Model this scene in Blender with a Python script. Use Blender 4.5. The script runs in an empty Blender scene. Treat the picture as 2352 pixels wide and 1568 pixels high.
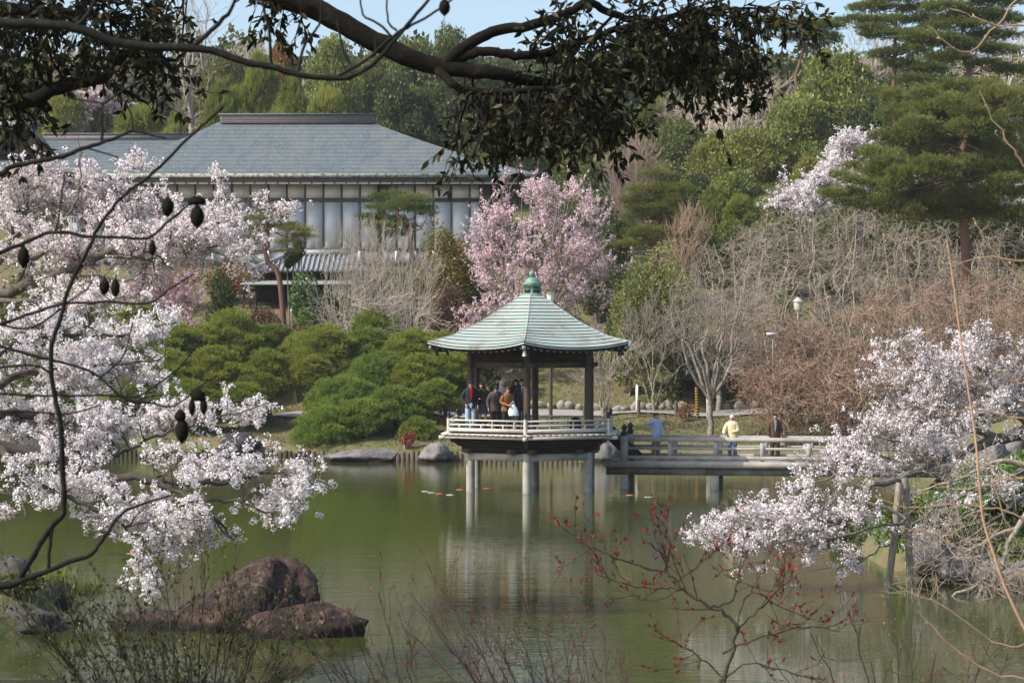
import bpy, math, random
import numpy as np
from mathutils import Vector, Matrix
PI = math.pi
F = 5300.0            # focal length in units of a 2352-wide picture
SC = bpy.context.scene
COL = SC.collection

# ------------------------------------------------------------------ camera, sky, sun, exposure
cam_d = bpy.data.cameras.new('camera'); cam = bpy.data.objects.new('camera', cam_d); COL.objects.link(cam)
cam.location = (0, 0, 5.0); cam.rotation_euler = (math.radians(90), 0, 0)
cam_d.sensor_width = 22.2; cam_d.lens = F / 2352 * 22.2
cam_d.clip_start = 0.2; cam_d.clip_end = 6000
cam_d.dof.use_dof = True; cam_d.dof.focus_distance = 60; cam_d.dof.aperture_fstop = 11
SC.camera = cam
SUN_AZ = 65.0; SUN_EL = 41.0      # degrees to the left of the direction behind the camera / height
sdir = Vector((-math.sin(math.radians(SUN_AZ)) * math.cos(math.radians(SUN_EL)),
               -math.cos(math.radians(SUN_AZ)) * math.cos(math.radians(SUN_EL)),
               math.sin(math.radians(SUN_EL))))
world = bpy.data.worlds.new('World'); SC.world = world; world.use_nodes = True
wn = world.node_tree; wn.nodes.clear()
sky = wn.nodes.new('ShaderNodeTexSky'); sky.sky_type = 'NISHITA'; sky.sun_disc = False
sky.sun_elevation = math.radians(SUN_EL); sky.sun_rotation = math.atan2(sdir.x, sdir.y)
sky.air_density = 1.0; sky.dust_density = 2.5; sky.ozone_density = 1.6
bg = wn.nodes.new('ShaderNodeBackground'); bg.inputs['Strength'].default_value = 0.15
wo = wn.nodes.new('ShaderNodeOutputWorld')
wn.links.new(sky.outputs[0], bg.inputs[0]); wn.links.new(bg.outputs[0], wo.inputs[0])
sl = bpy.data.lights.new('sun', 'SUN'); sl.energy = 3.6; sl.angle = math.radians(0.5); sl.color = (1.0, 0.94, 0.84)
so = bpy.data.objects.new('sun', sl); COL.objects.link(so); so.rotation_euler = sdir.to_track_quat('Z', 'Y').to_euler()
SC.view_settings.view_transform = 'Standard'; SC.view_settings.look = 'None'
SC.view_settings.exposure = 0.62; SC.view_settings.gamma = 1
SC.render.engine = 'CYCLES'
SC.cycles.max_bounces = 6; SC.cycles.transparent_max_bounces = 4

# ------------------------------------------------------------------ helpers
def W(X, Y, d):
    """world point that stands d metres away at (X, Y) of a 2352 x 1568 view"""
    return np.array([(X - 1176) / F * d, d, 5 - (Y - 784) / F * d])
def nrm(a): return a / (np.linalg.norm(a, axis=-1, keepdims=True) + 1e-9)
def tag(o, label=None, cat=None, group=None, kind=None):
    if label: o['label'] = label
    if cat: o['category'] = cat
    if group: o['group'] = group
    if kind: o['kind'] = kind
    return o
def empty(name, loc=(0, 0, 0), label=None, cat=None, group=None, rz=0):
    o = bpy.data.objects.new(name, None); COL.objects.link(o)
    o.location = tuple(loc); o.rotation_euler = (0, 0, rz); o.empty_display_size = .2
    return tag(o, label, cat, group)
def link(name, me, parent=None, loc=(0, 0, 0), rot=(0, 0, 0), scale=(1, 1, 1)):
    o = bpy.data.objects.new(name, me); COL.objects.link(o)
    o.location = tuple(loc); o.rotation_euler = rot; o.scale = scale
    if parent: o.parent = parent
    return o
class G:
    """collects numpy geometry"""
    def __init__(s): s.V = []; s.F = []; s.T = []; s.n = 0
    def add(s, V, Fc, tint=None):
        V = np.asarray(V, float).reshape(-1, 3)
        if isinstance(Fc, list) and len({len(f) for f in Fc}) > 1:
            ks = sorted({len(f) for f in Fc}); s.add(V, [f for f in Fc if len(f) == ks[0]], tint); n0 = s.n - len(V)
            for k in ks[1:]:
                q = np.asarray([f for f in Fc if len(f) == k], np.int64); s.F.append(q + n0); s.T.append(np.full(len(q), .5))
            return
        Fc = np.asarray(Fc, np.int64)
        s.V.append(V); s.F.append(Fc + s.n); s.n += len(V)
        s.T.append(np.full(len(Fc), .5) if tint is None else np.broadcast_to(np.asarray(tint, float), (len(Fc),)))
    def mesh(s, name, mat, smooth=False, origin=(0, 0, 0)):
        me = bpy.data.meshes.new(name)
        V = np.concatenate(s.V) - np.asarray(origin, float)
        loops = np.concatenate([f.ravel() for f in s.F]); cnt = np.concatenate([np.full(len(f), f.shape[1]) for f in s.F])
        st = np.concatenate([[0], np.cumsum(cnt)[:-1]])
        me.vertices.add(len(V)); me.vertices.foreach_set('co', V.ravel())
        me.loops.add(len(loops)); me.loops.foreach_set('vertex_index', loops.astype(np.int32))
        me.polygons.add(len(cnt)); me.polygons.foreach_set('loop_start', st.astype(np.int32))
        if smooth: me.polygons.foreach_set('use_smooth', np.ones(len(cnt), bool))
        me.update(calc_edges=True)
        a = me.attributes.new('tint', 'FLOAT', 'FACE'); a.data.foreach_set('value', np.concatenate(s.T).astype(np.float32))
        me.materials.append(mat)
        return me
    def obj(s, name, mat, parent=None, smooth=False, origin=(0, 0, 0), loc=None):
        return link(name, s.mesh(name, mat, smooth, origin), parent, loc if loc is not None else (0, 0, 0))
    # solids
    def box(s, c, d, rz=0, tint=None, axes=None):
        c = np.asarray(c, float); h = np.asarray(d, float) / 2
        v = np.array([[x, y, z] for z in (-1, 1) for y in (-1, 1) for x in (-1, 1)], float) * h
        if axes is not None: v = v @ np.asarray(axes)
        elif rz: cs, sn = math.cos(rz), math.sin(rz); v = np.stack([v[:, 0] * cs - v[:, 1] * sn, v[:, 0] * sn + v[:, 1] * cs, v[:, 2]], 1)
        s.add(v + c, [[0, 2, 3, 1], [4, 5, 7, 6], [0, 1, 5, 4], [2, 6, 7, 3], [0, 4, 6, 2], [1, 3, 7, 5]], tint); return s
    def beam(s, a, b, w, h, tint=None):
        a = np.asarray(a, float); b = np.asarray(b, float); t = b - a; L = np.linalg.norm(t); t = t / L
        up = np.array([0, 0, 1.]) if abs(t[2]) < .95 else np.array([0, 1., 0])
        sd = nrm(np.cross(up, t)); u2 = np.cross(t, sd)
        return s.box((a + b) / 2, (L, w, h), axes=[t, sd, u2], tint=tint)
    def loft(s, rings, cap=True, tint=None):
        """rings: (k, m, 3)"""
        R = np.asarray(rings, float); k, m, _ = R.shape
        i = np.arange(k - 1)[:, None] * m; j = np.arange(m)[None]; j2 = (j + 1) % m
        q = np.stack([i + j, i + j2, i + m + j2, i + m + j], -1).reshape(-1, 4)
        s.add(R.reshape(-1, 3), q, tint)
        if cap:
            s.add(R[0][::-1], [list(range(m))], tint); s.add(R[-1], [list(range(m))], tint)
        return s
    def lathe(s, prof, c=(0, 0, 0), n=16, ph=0, cap=True, tint=None, sx=1, sy=1):
        a = np.arange(n) / n * 2 * PI + ph
        r = [[(c[0] + sx * p[0] * math.cos(t), c[1] + sy * p[0] * math.sin(t), c[2] + p[1]) for t in a] for p in prof]
        return s.loft(r, cap, tint)
    def tubes(s, P, R, m=4, tint=None, cap=False):
        """P (N,n,3) R (N,n)"""
        P = np.asarray(P, float); R = np.asarray(R, float)
        if P.ndim == 2: P = P[None]; R = R[None]
        N, n, _ = P.shape
        if N == 0: return s
        T = np.empty_like(P); T[:, 1:-1] = P[:, 2:] - P[:, :-2]; T[:, 0] = P[:, 1] - P[:, 0]; T[:, -1] = P[:, -1] - P[:, -2]
        T = nrm(T); ref = np.array([.23, .41, .13]); ref = ref / np.linalg.norm(ref)
        if m >= 6: ref = np.array([0.02, .9998, .01])
        U = nrm(np.cross(T, ref)); Vv = np.cross(T, U)
        a = np.arange(m) / m * 2 * PI
        ring = P[:, :, None] + R[:, :, None, None] * (np.cos(a)[:, None] * U[:, :, None] + np.sin(a)[:, None] * Vv[:, :, None])
        b = (np.arange(N)[:, None, None] * n + np.arange(n - 1)[None, :, None]) * m; j = np.arange(m)[None, None]; j2 = (j + 1) % m
        q = np.stack([b + j, b + j2, b + m + j2, b + m + j], -1).reshape(-1, 4)
        if tint is not None and np.ndim(tint) == 1: tint = np.repeat(tint, (n - 1) * m)
        s.add(ring.reshape(-1, 3), q, tint)
        if cap:
            for k in range(N): s.add(ring[k, 0], [list(range(m))[::-1]]); s.add(ring[k, -1], [list(range(m))])
        return s
    def leaves(s, C, D, L, Wd, rng, tint, fold=.15):
        """folded rhombus leaves, base C, direction D"""
        M = len(C)
        if M == 0: return s
        D = nrm(D); rnd = rng.normal(size=(M, 3)); S = nrm(np.cross(D, rnd)); N = np.cross(S, D)
        L = np.broadcast_to(L, (M,))[:, None]; Wd = np.broadcast_to(Wd, (M,))[:, None]
        mid = C + D * L * .45
        v = np.stack([C, mid + S * Wd / 2 + N * Wd * fold, C + D * L, mid - S * Wd / 2 + N * Wd * fold], 1).reshape(-1, 3)
        s.add(v, np.arange(M * 4).reshape(-1, 4), tint); return s
    def cards(s, C, N, size, rng, tint):
        """squarish petals facing N"""
        M = len(C)
        if M == 0: return s
        N = nrm(N); S = nrm(np.cross(N, rng.normal(size=(M, 3)))); U = np.cross(N, S)
        h = (np.broadcast_to(size, (M,)) / 2)[:, None]
        v = np.stack([C - S * h, C - U * h + N * h * .5, C + S * h, C + U * h + N * h * .5], 1).reshape(-1, 3)
        s.add(v, np.arange(M * 4).reshape(-1, 4), tint); return s
    def needles(s, C, D, L, w, k, rng, tint, spread=.8):
        """tufts of k thin triangles round direction D"""
        M = len(C)
        if M == 0: return s
        D = nrm(np.repeat(D, k, 0) + rng.normal(size=(M * k, 3)) * spread * .6); C = np.repeat(C, k, 0)
        S = nrm(np.cross(D, rng.normal(size=(M * k, 3)))) * w / 2
        L = (L * rng.uniform(.7, 1.15, M * k))[:, None]
        v = np.stack([C - S, C + S, C + D * L], 1).reshape(-1, 3)
        s.add(v, np.arange(M * k * 3).reshape(-1, 3), np.repeat(tint, k)); return s

# ------------------------------------------------------------------ materials
MATS = {}
def mat(name, col, rough=.7, noise=None, spec=.3, bump=0, bscale=8., ramp=None, trans=0, objcol=False, metal=0, stretch=(1, 1, 1), wet=0, bands=0):
    """col base; noise=(scale, col2, lo, hi) mottling; ramp=[(pos,col)] driven by the per-face tint"""
    if name in MATS: return MATS[name]
    m = bpy.data.materials.new(name); MATS[name] = m; m.use_nodes = True
    nt = m.node_tree; nt.nodes.clear(); N = nt.nodes.new; K = nt.links.new
    out = N('ShaderNodeOutputMaterial'); p = N('ShaderNodeBsdfPrincipled')
    p.inputs['Roughness'].default_value = rough; p.inputs['Specular IOR Level'].default_value = spec; p.inputs['Metallic'].default_value = metal
    c = None
    if ramp:
        at = N('ShaderNodeAttribute'); at.attribute_name = 'tint'
        cr = N('ShaderNodeValToRGB'); K(at.outputs['Fac'], cr.inputs[0])
        e = cr.color_ramp.elements
        e[0].position, e[0].color = ramp[0][0], (*ramp[0][1], 1); e[1].position, e[1].color = ramp[-1][0], (*ramp[-1][1], 1)
        for ps, cc in ramp[1:-1]: x = e.new(ps); x.color = (*cc, 1)
        c = cr.outputs[0]
    else:
        rgb = N('ShaderNodeRGB'); rgb.outputs[0].default_value = (*col, 1); c = rgb.outputs[0]
    tc = N('ShaderNodeTexCoord'); mp = N('ShaderNodeMapping'); mp.inputs['Scale'].default_value = stretch; K(tc.outputs['Object'], mp.inputs[0])
    if noise:
        for (sc_, c2, lo, hi) in (noise if isinstance(noise, list) else [noise]):
            nz = N('ShaderNodeTexNoise'); nz.inputs['Scale'].default_value = sc_; nz.inputs['Detail'].default_value = 6; nz.inputs['Roughness'].default_value = .65
            K(mp.outputs[0], nz.inputs['Vector'])
            mr = N('ShaderNodeMapRange'); mr.inputs[1].default_value = lo; mr.inputs[2].default_value = hi; K(nz.outputs[0], mr.inputs[0])
            mx = N('ShaderNodeMix'); mx.data_type = 'RGBA'; K(mr.outputs[0], mx.inputs[0]); K(c, mx.inputs[6]); mx.inputs[7].default_value = (*c2, 1); c = mx.outputs[2]
    if wet:      # wet, dirty waterline
        ge = N('ShaderNodeNewGeometry'); sx = N('ShaderNodeSeparateXYZ'); K(ge.outputs['Position'], sx.inputs[0])
        wz = N('ShaderNodeTexNoise'); wz.inputs['Scale'].default_value = 4; K(ge.outputs['Position'], wz.inputs['Vector'])
        ma = N('ShaderNodeMath'); ma.operation = 'MULTIPLY_ADD'; K(wz.outputs[0], ma.inputs[0]); ma.inputs[1].default_value = -.2; K(sx.outputs[2], ma.inputs[2])
        mr = N('ShaderNodeMapRange'); mr.inputs[1].default_value = wet - .14; mr.inputs[2].default_value = wet - .04; K(ma.outputs[0], mr.inputs[0])
        mx = N('ShaderNodeMix'); mx.data_type = 'RGBA'; K(mr.outputs[0], mx.inputs[0]); mx.inputs[6].default_value = (.02, .018, .013, 1); K(c, mx.inputs[7]); c = mx.outputs[2]
    if bands:    # narrow seams between sheet courses
        wv = N('ShaderNodeTexWave'); wv.bands_direction = 'Z'; wv.inputs['Scale'].default_value = bands; wv.inputs['Distortion'].default_value = .3; wv.inputs['Detail'].default_value = 1; K(tc.outputs['Object'], wv.inputs['Vector'])
        mr = N('ShaderNodeMapRange'); mr.inputs[1].default_value = .05; mr.inputs[2].default_value = .35; mr.inputs[3].default_value = .72; K(wv.outputs['Fac'], mr.inputs[0])
        mx = N('ShaderNodeMix'); mx.data_type = 'RGBA'; mx.blend_type = 'MULTIPLY'; mx.inputs[0].default_value = 1; K(c, mx.inputs[6]); K(mr.outputs[0], mx.inputs[7]); c = mx.outputs[2]
    if objcol:
        oi = N('ShaderNodeObjectInfo'); mx = N('ShaderNodeMix'); mx.data_type = 'RGBA'; mx.blend_type = 'MULTIPLY'; mx.inputs[0].default_value = 1
        K(c, mx.inputs[6]); K(oi.outputs['Color'], mx.inputs[7]); c = mx.outputs[2]
    K(c, p.inputs['Base Color'])
    if bump:
        nb = N('ShaderNodeTexNoise'); nb.inputs['Scale'].default_value = bscale; nb.inputs['Detail'].default_value = 8; nb.inputs['Roughness'].default_value = .65; K(mp.outputs[0], nb.inputs['Vector'])
        b = N('ShaderNodeBump'); b.inputs['Strength'].default_value = 1; b.inputs['Distance'].default_value = bump; K(nb.outputs[0], b.inputs['Height']); K(b.outputs[0], p.inputs['Normal'])
    if trans:
        t = N('ShaderNodeBsdfTranslucent'); K(c, t.inputs[0]); ms = N('ShaderNodeMixShader'); ms.inputs[0].default_value = trans
        K(p.outputs[0], ms.inputs[1]); K(t.outputs[0], ms.inputs[2]); K(ms.outputs[0], out.inputs[0])
    else: K(p.outputs[0], out.inputs[0])
    return m

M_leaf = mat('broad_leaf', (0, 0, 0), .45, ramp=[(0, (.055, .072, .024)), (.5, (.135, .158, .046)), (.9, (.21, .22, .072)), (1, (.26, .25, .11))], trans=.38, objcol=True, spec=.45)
M_needle = mat('pine_needle', (0, 0, 0), .55, ramp=[(0, (.10, .12, .035)), (.45, (.19, .205, .055)), (.8, (.265, .25, .07)), (1, (.32, .25, .1))], trans=.45, objcol=True)
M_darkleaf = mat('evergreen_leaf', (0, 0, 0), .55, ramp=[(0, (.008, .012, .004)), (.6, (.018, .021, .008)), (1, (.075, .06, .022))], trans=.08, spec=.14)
M_blossom = mat('cherry_petal', (0, 0, 0), .6, ramp=[(0, (.32, .14, .11)), (.05, (.42, .22, .19)), (.08, (.82, .75, .755)), (.35, (.88, .85, .855)), (1, (.93, .91, .91))], trans=.35, objcol=True)
M_bark = mat('grey_bark', (.20, .18, .15), .9, (14, (.34, .33, .30), .45, .7), bump=.02, bscale=30, objcol=True)
M_twig = mat('twig_bark', (.26, .235, .2), .85, objcol=True)
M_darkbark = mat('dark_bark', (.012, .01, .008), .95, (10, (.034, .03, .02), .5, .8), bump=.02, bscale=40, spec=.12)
M_redbark = mat('red_pine_bark', (.17, .09, .06), .9, (5, (.1, .07, .055), .4, .7), bump=.02, bscale=25)
M_pinebark = mat('pine_bark', (.16, .115, .085), .9, (8, (.07, .055, .045), .4, .7), bump=.02, bscale=25)
M_wood = mat('weathered_wood', (.10, .072, .05), .85, (3, (.05, .037, .027), .4, .65), bump=.004, bscale=30, stretch=(6, 6, 1))
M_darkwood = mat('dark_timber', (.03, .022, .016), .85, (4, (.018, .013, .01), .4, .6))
M_rail = mat('pale_weathered_wood', (.52, .49, .44), .8, (9, (.32, .29, .25), .48, .75), bump=.003, bscale=50)
M_conc = mat('weathered_concrete', (.36, .345, .31), .85, [(2.5, (.22, .21, .185), .45, .7), (14, (.45, .43, .4), .55, .75)], bump=.006, bscale=30)
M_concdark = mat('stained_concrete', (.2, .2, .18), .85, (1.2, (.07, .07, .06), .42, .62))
M_copper = mat('copper_green', (.33, .38, .35), .65, [(1.3, (.23, .205, .175), .5, .66), (1.9, (.27, .41, .35), .52, .68), (16, (.45, .5, .475), .5, .8)], bump=.006, bscale=9, stretch=(1, 1, .35))
M_copperdark = mat('bronze_green', (.13, .22, .17), .5, (6, (.2, .34, .27), .4, .7))
M_black = mat('blackened_bronze', (.02, .022, .02), .5)
M_white = mat('white_plaster', (.80, .79, .78), .8, (1.5, (.74, .72, .70), .4, .7))
M_paper = mat('cream_panel', (.82, .79, .76), .8, (1.5, (.77, .73, .7), .4, .7))
M_rock = mat('red_brown_rock', (.105, .064, .05), .95, [(1.6, (.034, .024, .02), .44, .6), (5, (.035, .026, .022), .48, .62), (9, (.25, .19, .16), .56, .72)], bump=.3, bscale=3.5, wet=.14)
M_rockgrey = mat('grey_rock', (.21, .195, .19), .9, [(2.5, (.11, .1, .1), .42, .62), (9, (.36, .34, .31), .58, .75)], bump=.1, bscale=6, wet=.16)
M_log = mat('shore_log', (.11, .083, .06), .9, (6, (.13, .1, .075), .4, .7), bump=.01, bscale=20, stretch=(4, 4, 1))
M_skin = mat('skin', (.5, .3, .21), .6)
def flat(name, c, r=.8, s=.25): return mat(name, c, r, spec=s, noise=(30, tuple(x * .8 for x in c), .4, .7))

# ------------------------------------------------------------------ terrain
POND = np.array([(-70, 103), (-22, 101), (-12, 98.5), (-6, 97.2), (0, 96.5), (8, 96.2), (13, 92), (15, 84), (14, 76), (12.3, 68), (10.2, 61),
                 (8.6, 57), (8.3, 52), (8.7, 48.6), (12, 47.2), (20, 45), (26, 37), (18, 29), (8, 27), (0, 26), (-6, 27), (-8.2, 32), (-8.7, 38),
                 (-8.1, 42), (-8.4, 45), (-10.6, 48), (-15, 51), (-24, 60), (-44, 72), (-70, 86)], float)
def pond_sd(x, y):
    """signed distance, positive on land"""
    A = POND; B = np.roll(POND, -1, 0); d = np.full(x.shape, 1e9); ins = np.zeros(x.shape, bool)
    for (ax, ay), (bx, by) in zip(A, B):
        ex, ey = bx - ax, by - ay; t = np.clip(((x - ax) * ex + (y - ay) * ey) / (ex * ex + ey * ey), 0, 1)
        d = np.minimum(d, np.hypot(x - ax - t * ex, y - ay - t * ey))
        c = ((ay > y) != (by > y)) & (x < (bx - ax) * (y - ay) / (by - ay + 1e-12) + ax); ins ^= c
    return np.where(ins, -d, d)
def sst(a, b, x): t = np.clip((x - a) / (b - a), 0, 1); return t * t * (3 - 2 * t)
def ground(x, y, sd=None):
    x = np.asarray(x, float); y = np.asarray(y, float)
    if sd is None: sd = pond_sd(x, y)
    near = np.interp(y, [-60, 0, 5, 10, 20, 26, 40], [4, 3.4, 3.2, 2.6, 1.0, .35, .35])
    far = np.interp(y, [90, 97, 102, 105, 109, 113, 125, 133, 160, 200, 300, 900, 3000], [.4, .5, 1.1, 1.5, 1.7, 3.1, 6.9, 9.2, 11.5, 23, 42, 70, 70])
    side = np.where(x > 0, .5 + np.minimum(2.4, np.maximum(sd, 0) * .42), .35 + np.minimum(1.4, np.maximum(sd, 0) * .22))
    side = side + np.maximum(0, np.abs(x) - 20) * .05
    z = near + (side - near) * sst(26, 34, y); z = z + (far - z) * sst(84, 98, y)
    z = z + .12 * np.sin(x * .9 + y * .35) * np.cos(y * .7 - x * .3) + .05 * np.sin(x * 2.7) * np.sin(y * 2.1)
    inside = -np.clip(-sd * .6, .25, 1.2)
    return np.where(sd > 0, .28 + (z - .28) * sst(0, .9, sd), inside)
def gz(x, y): return float(ground(np.array([x]), np.array([y]))[0])
def axis(segs):
    out = [segs[0][0]]
    for a, b, st in segs: out += list(np.arange(a + st, b + st * .5, st))
    return np.array(out)
gx = axis([(-1600, -200, 200), (-200, -60, 10), (-60, -20, 1.5), (-20, 20, .5), (20, 60, 1.5), (60, 200, 10), (200, 1600, 200)])
gy = axis([(-1600, -100, 250), (-100, 0, 10), (0, 30, 1), (30, 62, .5), (62, 92, 1), (92, 116, .4), (116, 140, 1), (140, 200, 4), (200, 400, 25), (400, 3000, 200)])
X, Y = np.meshgrid(gx, gy); Z = ground(X, Y); g = G()
ny, nx = X.shape; i = (np.arange(ny - 1)[:, None] * nx + np.arange(nx - 1)[None]).ravel()
g.add(np.stack([X, Y, Z], -1), np.stack([i, i + 1, i + nx + 1, i + nx], 1))
M_ground = mat('grassy_earth', (.14, .135, .055), .95, [(.3, (.17, .125, .075), .4, .55), (1.7, (.09, .115, .03), .45, .65), (9, (.24, .19, .11), .56, .75)], bump=.06, bscale=6)
o = g.obj('ground', M_ground, smooth=True); tag(o, kind='structure')

# water
mw = bpy.data.materials.new('pond_water'); mw.use_nodes = True; nt = mw.node_tree; p = nt.nodes['Principled BSDF']
p.inputs['Roughness'].default_value = .04; p.inputs['IOR'].default_value = 1.33
tc = nt.nodes.new('ShaderNodeTexCoord')
n0 = nt.nodes.new('ShaderNodeTexNoise'); n0.inputs['Scale'].default_value = .09; n0.inputs['Detail'].default_value = 3; nt.links.new(tc.outputs['Object'], n0.inputs['Vector'])
cr = nt.nodes.new('ShaderNodeValToRGB'); cr.color_ramp.elements[0].color = (.043, .054, .013, 1); cr.color_ramp.elements[1].color = (.052, .061, .017, 1)
nt.links.new(n0.outputs[0], cr.inputs[0]); nt.links.new(cr.outputs[0], p.inputs['Base Color'])
mp = nt.nodes.new('ShaderNodeMapping'); mp.inputs['Scale'].default_value = (.4, 1.0, 1); mp.inputs['Rotation'].default_value = (0, 0, .07); nt.links.new(tc.outputs['Object'], mp.inputs[0])
last = None
for sc_, dist, det in ((1.1, .005, 2), (3.1, .0045, 2), (9, .0024, 4)):
    nz = nt.nodes.new('ShaderNodeTexNoise'); nz.inputs['Scale'].default_value = sc_; nz.inputs['Detail'].default_value = det
    nt.links.new(mp.outputs[0], nz.inputs['Vector'])
    b = nt.nodes.new('ShaderNodeBump'); b.inputs['Distance'].default_value = dist; b.inputs['Strength'].default_value = 1
    nt.links.new(nz.outputs[0], b.inputs['Height'])
    if last: nt.links.new(last.outputs[0], b.inputs['Normal'])
    last = b
nt.links.new(last.outputs[0], p.inputs['Normal'])
g = G(); c = [(-75, 24), (28, 24), (28, 106), (-75, 106)]; g.add([(x, y, 0) for x, y in c], [[0, 1, 2, 3]])
tag(g.obj('pond_water', mw), kind='structure')

# path along the far bank
M_path = mat('grey_gravel_path', (.33, .31, .29), .9, (20, (.25, .235, .22), .4, .7))
g = G(); xs = np.arange(-40, 60, 1.0); pa = []
for x in xs:
    yc = 106.8 + .6 * math.sin(x * .12)
    pa.append([(x, yc - 1.1, gz(x, yc - 1.1) + .09), (x, yc, gz(x, yc) + .14), (x, yc + 1.1, gz(x, yc + 1.1) + .09)])
pa = np.array(pa); n = len(pa); i = np.arange(n - 1)[:, None] * 3 + np.arange(2)[None]; i = i.ravel()
g.add(pa, np.stack([i, i + 3, i + 4, i + 1], 1)); tag(g.obj('path', M_path, smooth=True), kind='structure')

# thin spring haze
g = G(); g.box((0, 700, 38.5), (3300, 4700, 83)); hz = bpy.data.materials.new('thin_haze'); hz.use_nodes = True; hn = hz.node_tree; hn.nodes.clear()
pv = hn.nodes.new('ShaderNodeVolumePrincipled'); pv.inputs['Density'].default_value = .0002; pv.inputs['Color'].default_value = (.92, .95, 1, 1); pv.inputs['Anisotropy'].default_value = .2
ho = hn.nodes.new('ShaderNodeOutputMaterial'); hn.links.new(pv.outputs[0], ho.inputs['Volume']); tag(g.obj('haze', hz), kind='stuff')
# ------------------------------------------------------------------ plant machinery
def sph(n, rng):
    v = rng.normal(size=(n, 3)); return nrm(v)
def catmull(pts, k=6):
    """pts (n, m) -> smooth polyline, extra columns interpolated too"""
    P = np.asarray(pts, float); P = np.vstack([2 * P[0] - P[1], P, 2 * P[-1] - P[-2]]); out = []
    for i in range(1, len(P) - 2):
        for t in np.arange(k) / k:
            out.append(.5 * ((2 * P[i]) + (-P[i - 1] + P[i + 1]) * t + (2 * P[i - 1] - 5 * P[i] + 4 * P[i + 1] - P[i + 2]) * t * t + (-P[i - 1] + 3 * P[i] - 3 * P[i + 1] + P[i + 2]) * t ** 3))
    out.append(P[-2]); return np.array(out)
def limb(g, pts, k=5, m=7, jit=0, rng=None):
    """pts rows (x,y,z,r); returns nodes (n,4)"""
    C = catmull(pts, k); C[:, 3] = np.maximum(C[:, 3], .002)
    if jit: C[1:-1, :3] += rng.normal(size=(len(C) - 2, 3)) * jit
    g.tubes(C[:, :3], C[:, 3], m, cap=True); return C
def connect(tips, nodes, nseg, rng, wob=.1, lift=.1, bias=None):
    """curved polylines from nearest node to tip"""
    best = np.empty(len(tips), int)
    for a in range(0, len(tips), 2000):
        d = np.linalg.norm(tips[a:a + 2000, None] - nodes[None, :, :3], axis=2)
        if bias is not None: d = d + bias[None]
        best[a:a + 2000] = d.argmin(1)
    A = nodes[best, :3]; L = np.linalg.norm(tips - A, axis=1, keepdims=True)
    mid = (A + tips) / 2 + rng.normal(size=A.shape) * wob * L; mid[:, 2] += (lift * L)[:, 0]
    t = np.linspace(0, 1, nseg + 1)[None, :, None]
    P = (1 - t) ** 2 * A[:, None] + 2 * t * (1 - t) * mid[:, None] + t * t * tips[:, None]
    P[:, 1:-1] += rng.normal(size=P[:, 1:-1].shape) * (wob * .22 * L)[:, None]
    return P, nodes[best, 3], L[:, 0]
def sprout(P, R, n, tmin, length, spread, up, nseg, wob, rng, rf=.6, rmin=.003, rtip=.003, contort=0):
    """n side twigs on each polyline"""
    N, k, _ = P.shape; idx = np.repeat(np.arange(N), n); t = rng.uniform(tmin, 1, N * n) * (k - 1)
    i = np.minimum(t.astype(int), k - 2); f = (t - i)[:, None]
    S = P[idx, i] * (1 - f) + P[idx, i + 1] * f; r = R[idx, i] * (1 - f[:, 0]) + R[idx, i + 1] * f[:, 0]
    D = nrm(P[idx, i + 1] - P[idx, i]); D = nrm(D + rng.normal(size=D.shape) * spread + np.array([0, 0, up]))
    L = length * rng.uniform(.5, 1.3, N * n); Q = np.empty((N * n, nseg + 1, 3)); Q[:, 0] = S
    for s in range(nseg):
        D = nrm(D + rng.normal(size=D.shape) * wob + np.array([0, 0, up * .25])); Q[:, s + 1] = Q[:, s] + D * (L / nseg)[:, None]
    r0 = np.maximum(r * rf, rmin); RR = r0[:, None] + (rtip - r0[:, None]) * np.linspace(0, 1, nseg + 1)[None]
    return Q, RR
def taper(r0, r1, n): return r0[:, None] + (r1 - r0)[:, None] * np.linspace(0, 1, n)[None] if np.ndim(r1) else r0[:, None] + (r1 - r0[:, None]) * np.linspace(0, 1, n)[None]
def along(P, n, tmin, rng):
    N, k, _ = P.shape; idx = np.repeat(np.arange(N), n); t = rng.uniform(tmin, 1, N * n) * (k - 1)
    i = np.minimum(t.astype(int), k - 2); f = (t - i)[:, None]
    return P[idx, i] * (1 - f) + P[idx, i + 1] * f, nrm(P[idx, i + 1] - P[idx, i])
def in_blobs(B, n, rng, lo=.3):
    """B rows (x,y,z,rx,ry,rz[,w])"""
    B = np.array([tuple(b[:6]) + ((b[6],) if len(b) > 6 else (b[3] * b[5],)) for b in B], float)
    k = rng.choice(len(B), n, p=B[:, 6] / B[:, 6].sum()); u = sph(n, rng); r = rng.uniform(lo ** 3, 1, n) ** (1 / 3)
    return B[k, :3] + u * r[:, None] * B[k, 3:6], u
def DB(X, Yc, d, rX, rY, dz=None, w=None):
    """blob given in view units"""
    c = W(X, Yc, d); rx = rX * d / F; rz = rY * d / F; b = (c[0], c[1], c[2], rx, dz if dz else rx * .8, rz)
    return b + ((w,) if w else ())
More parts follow.
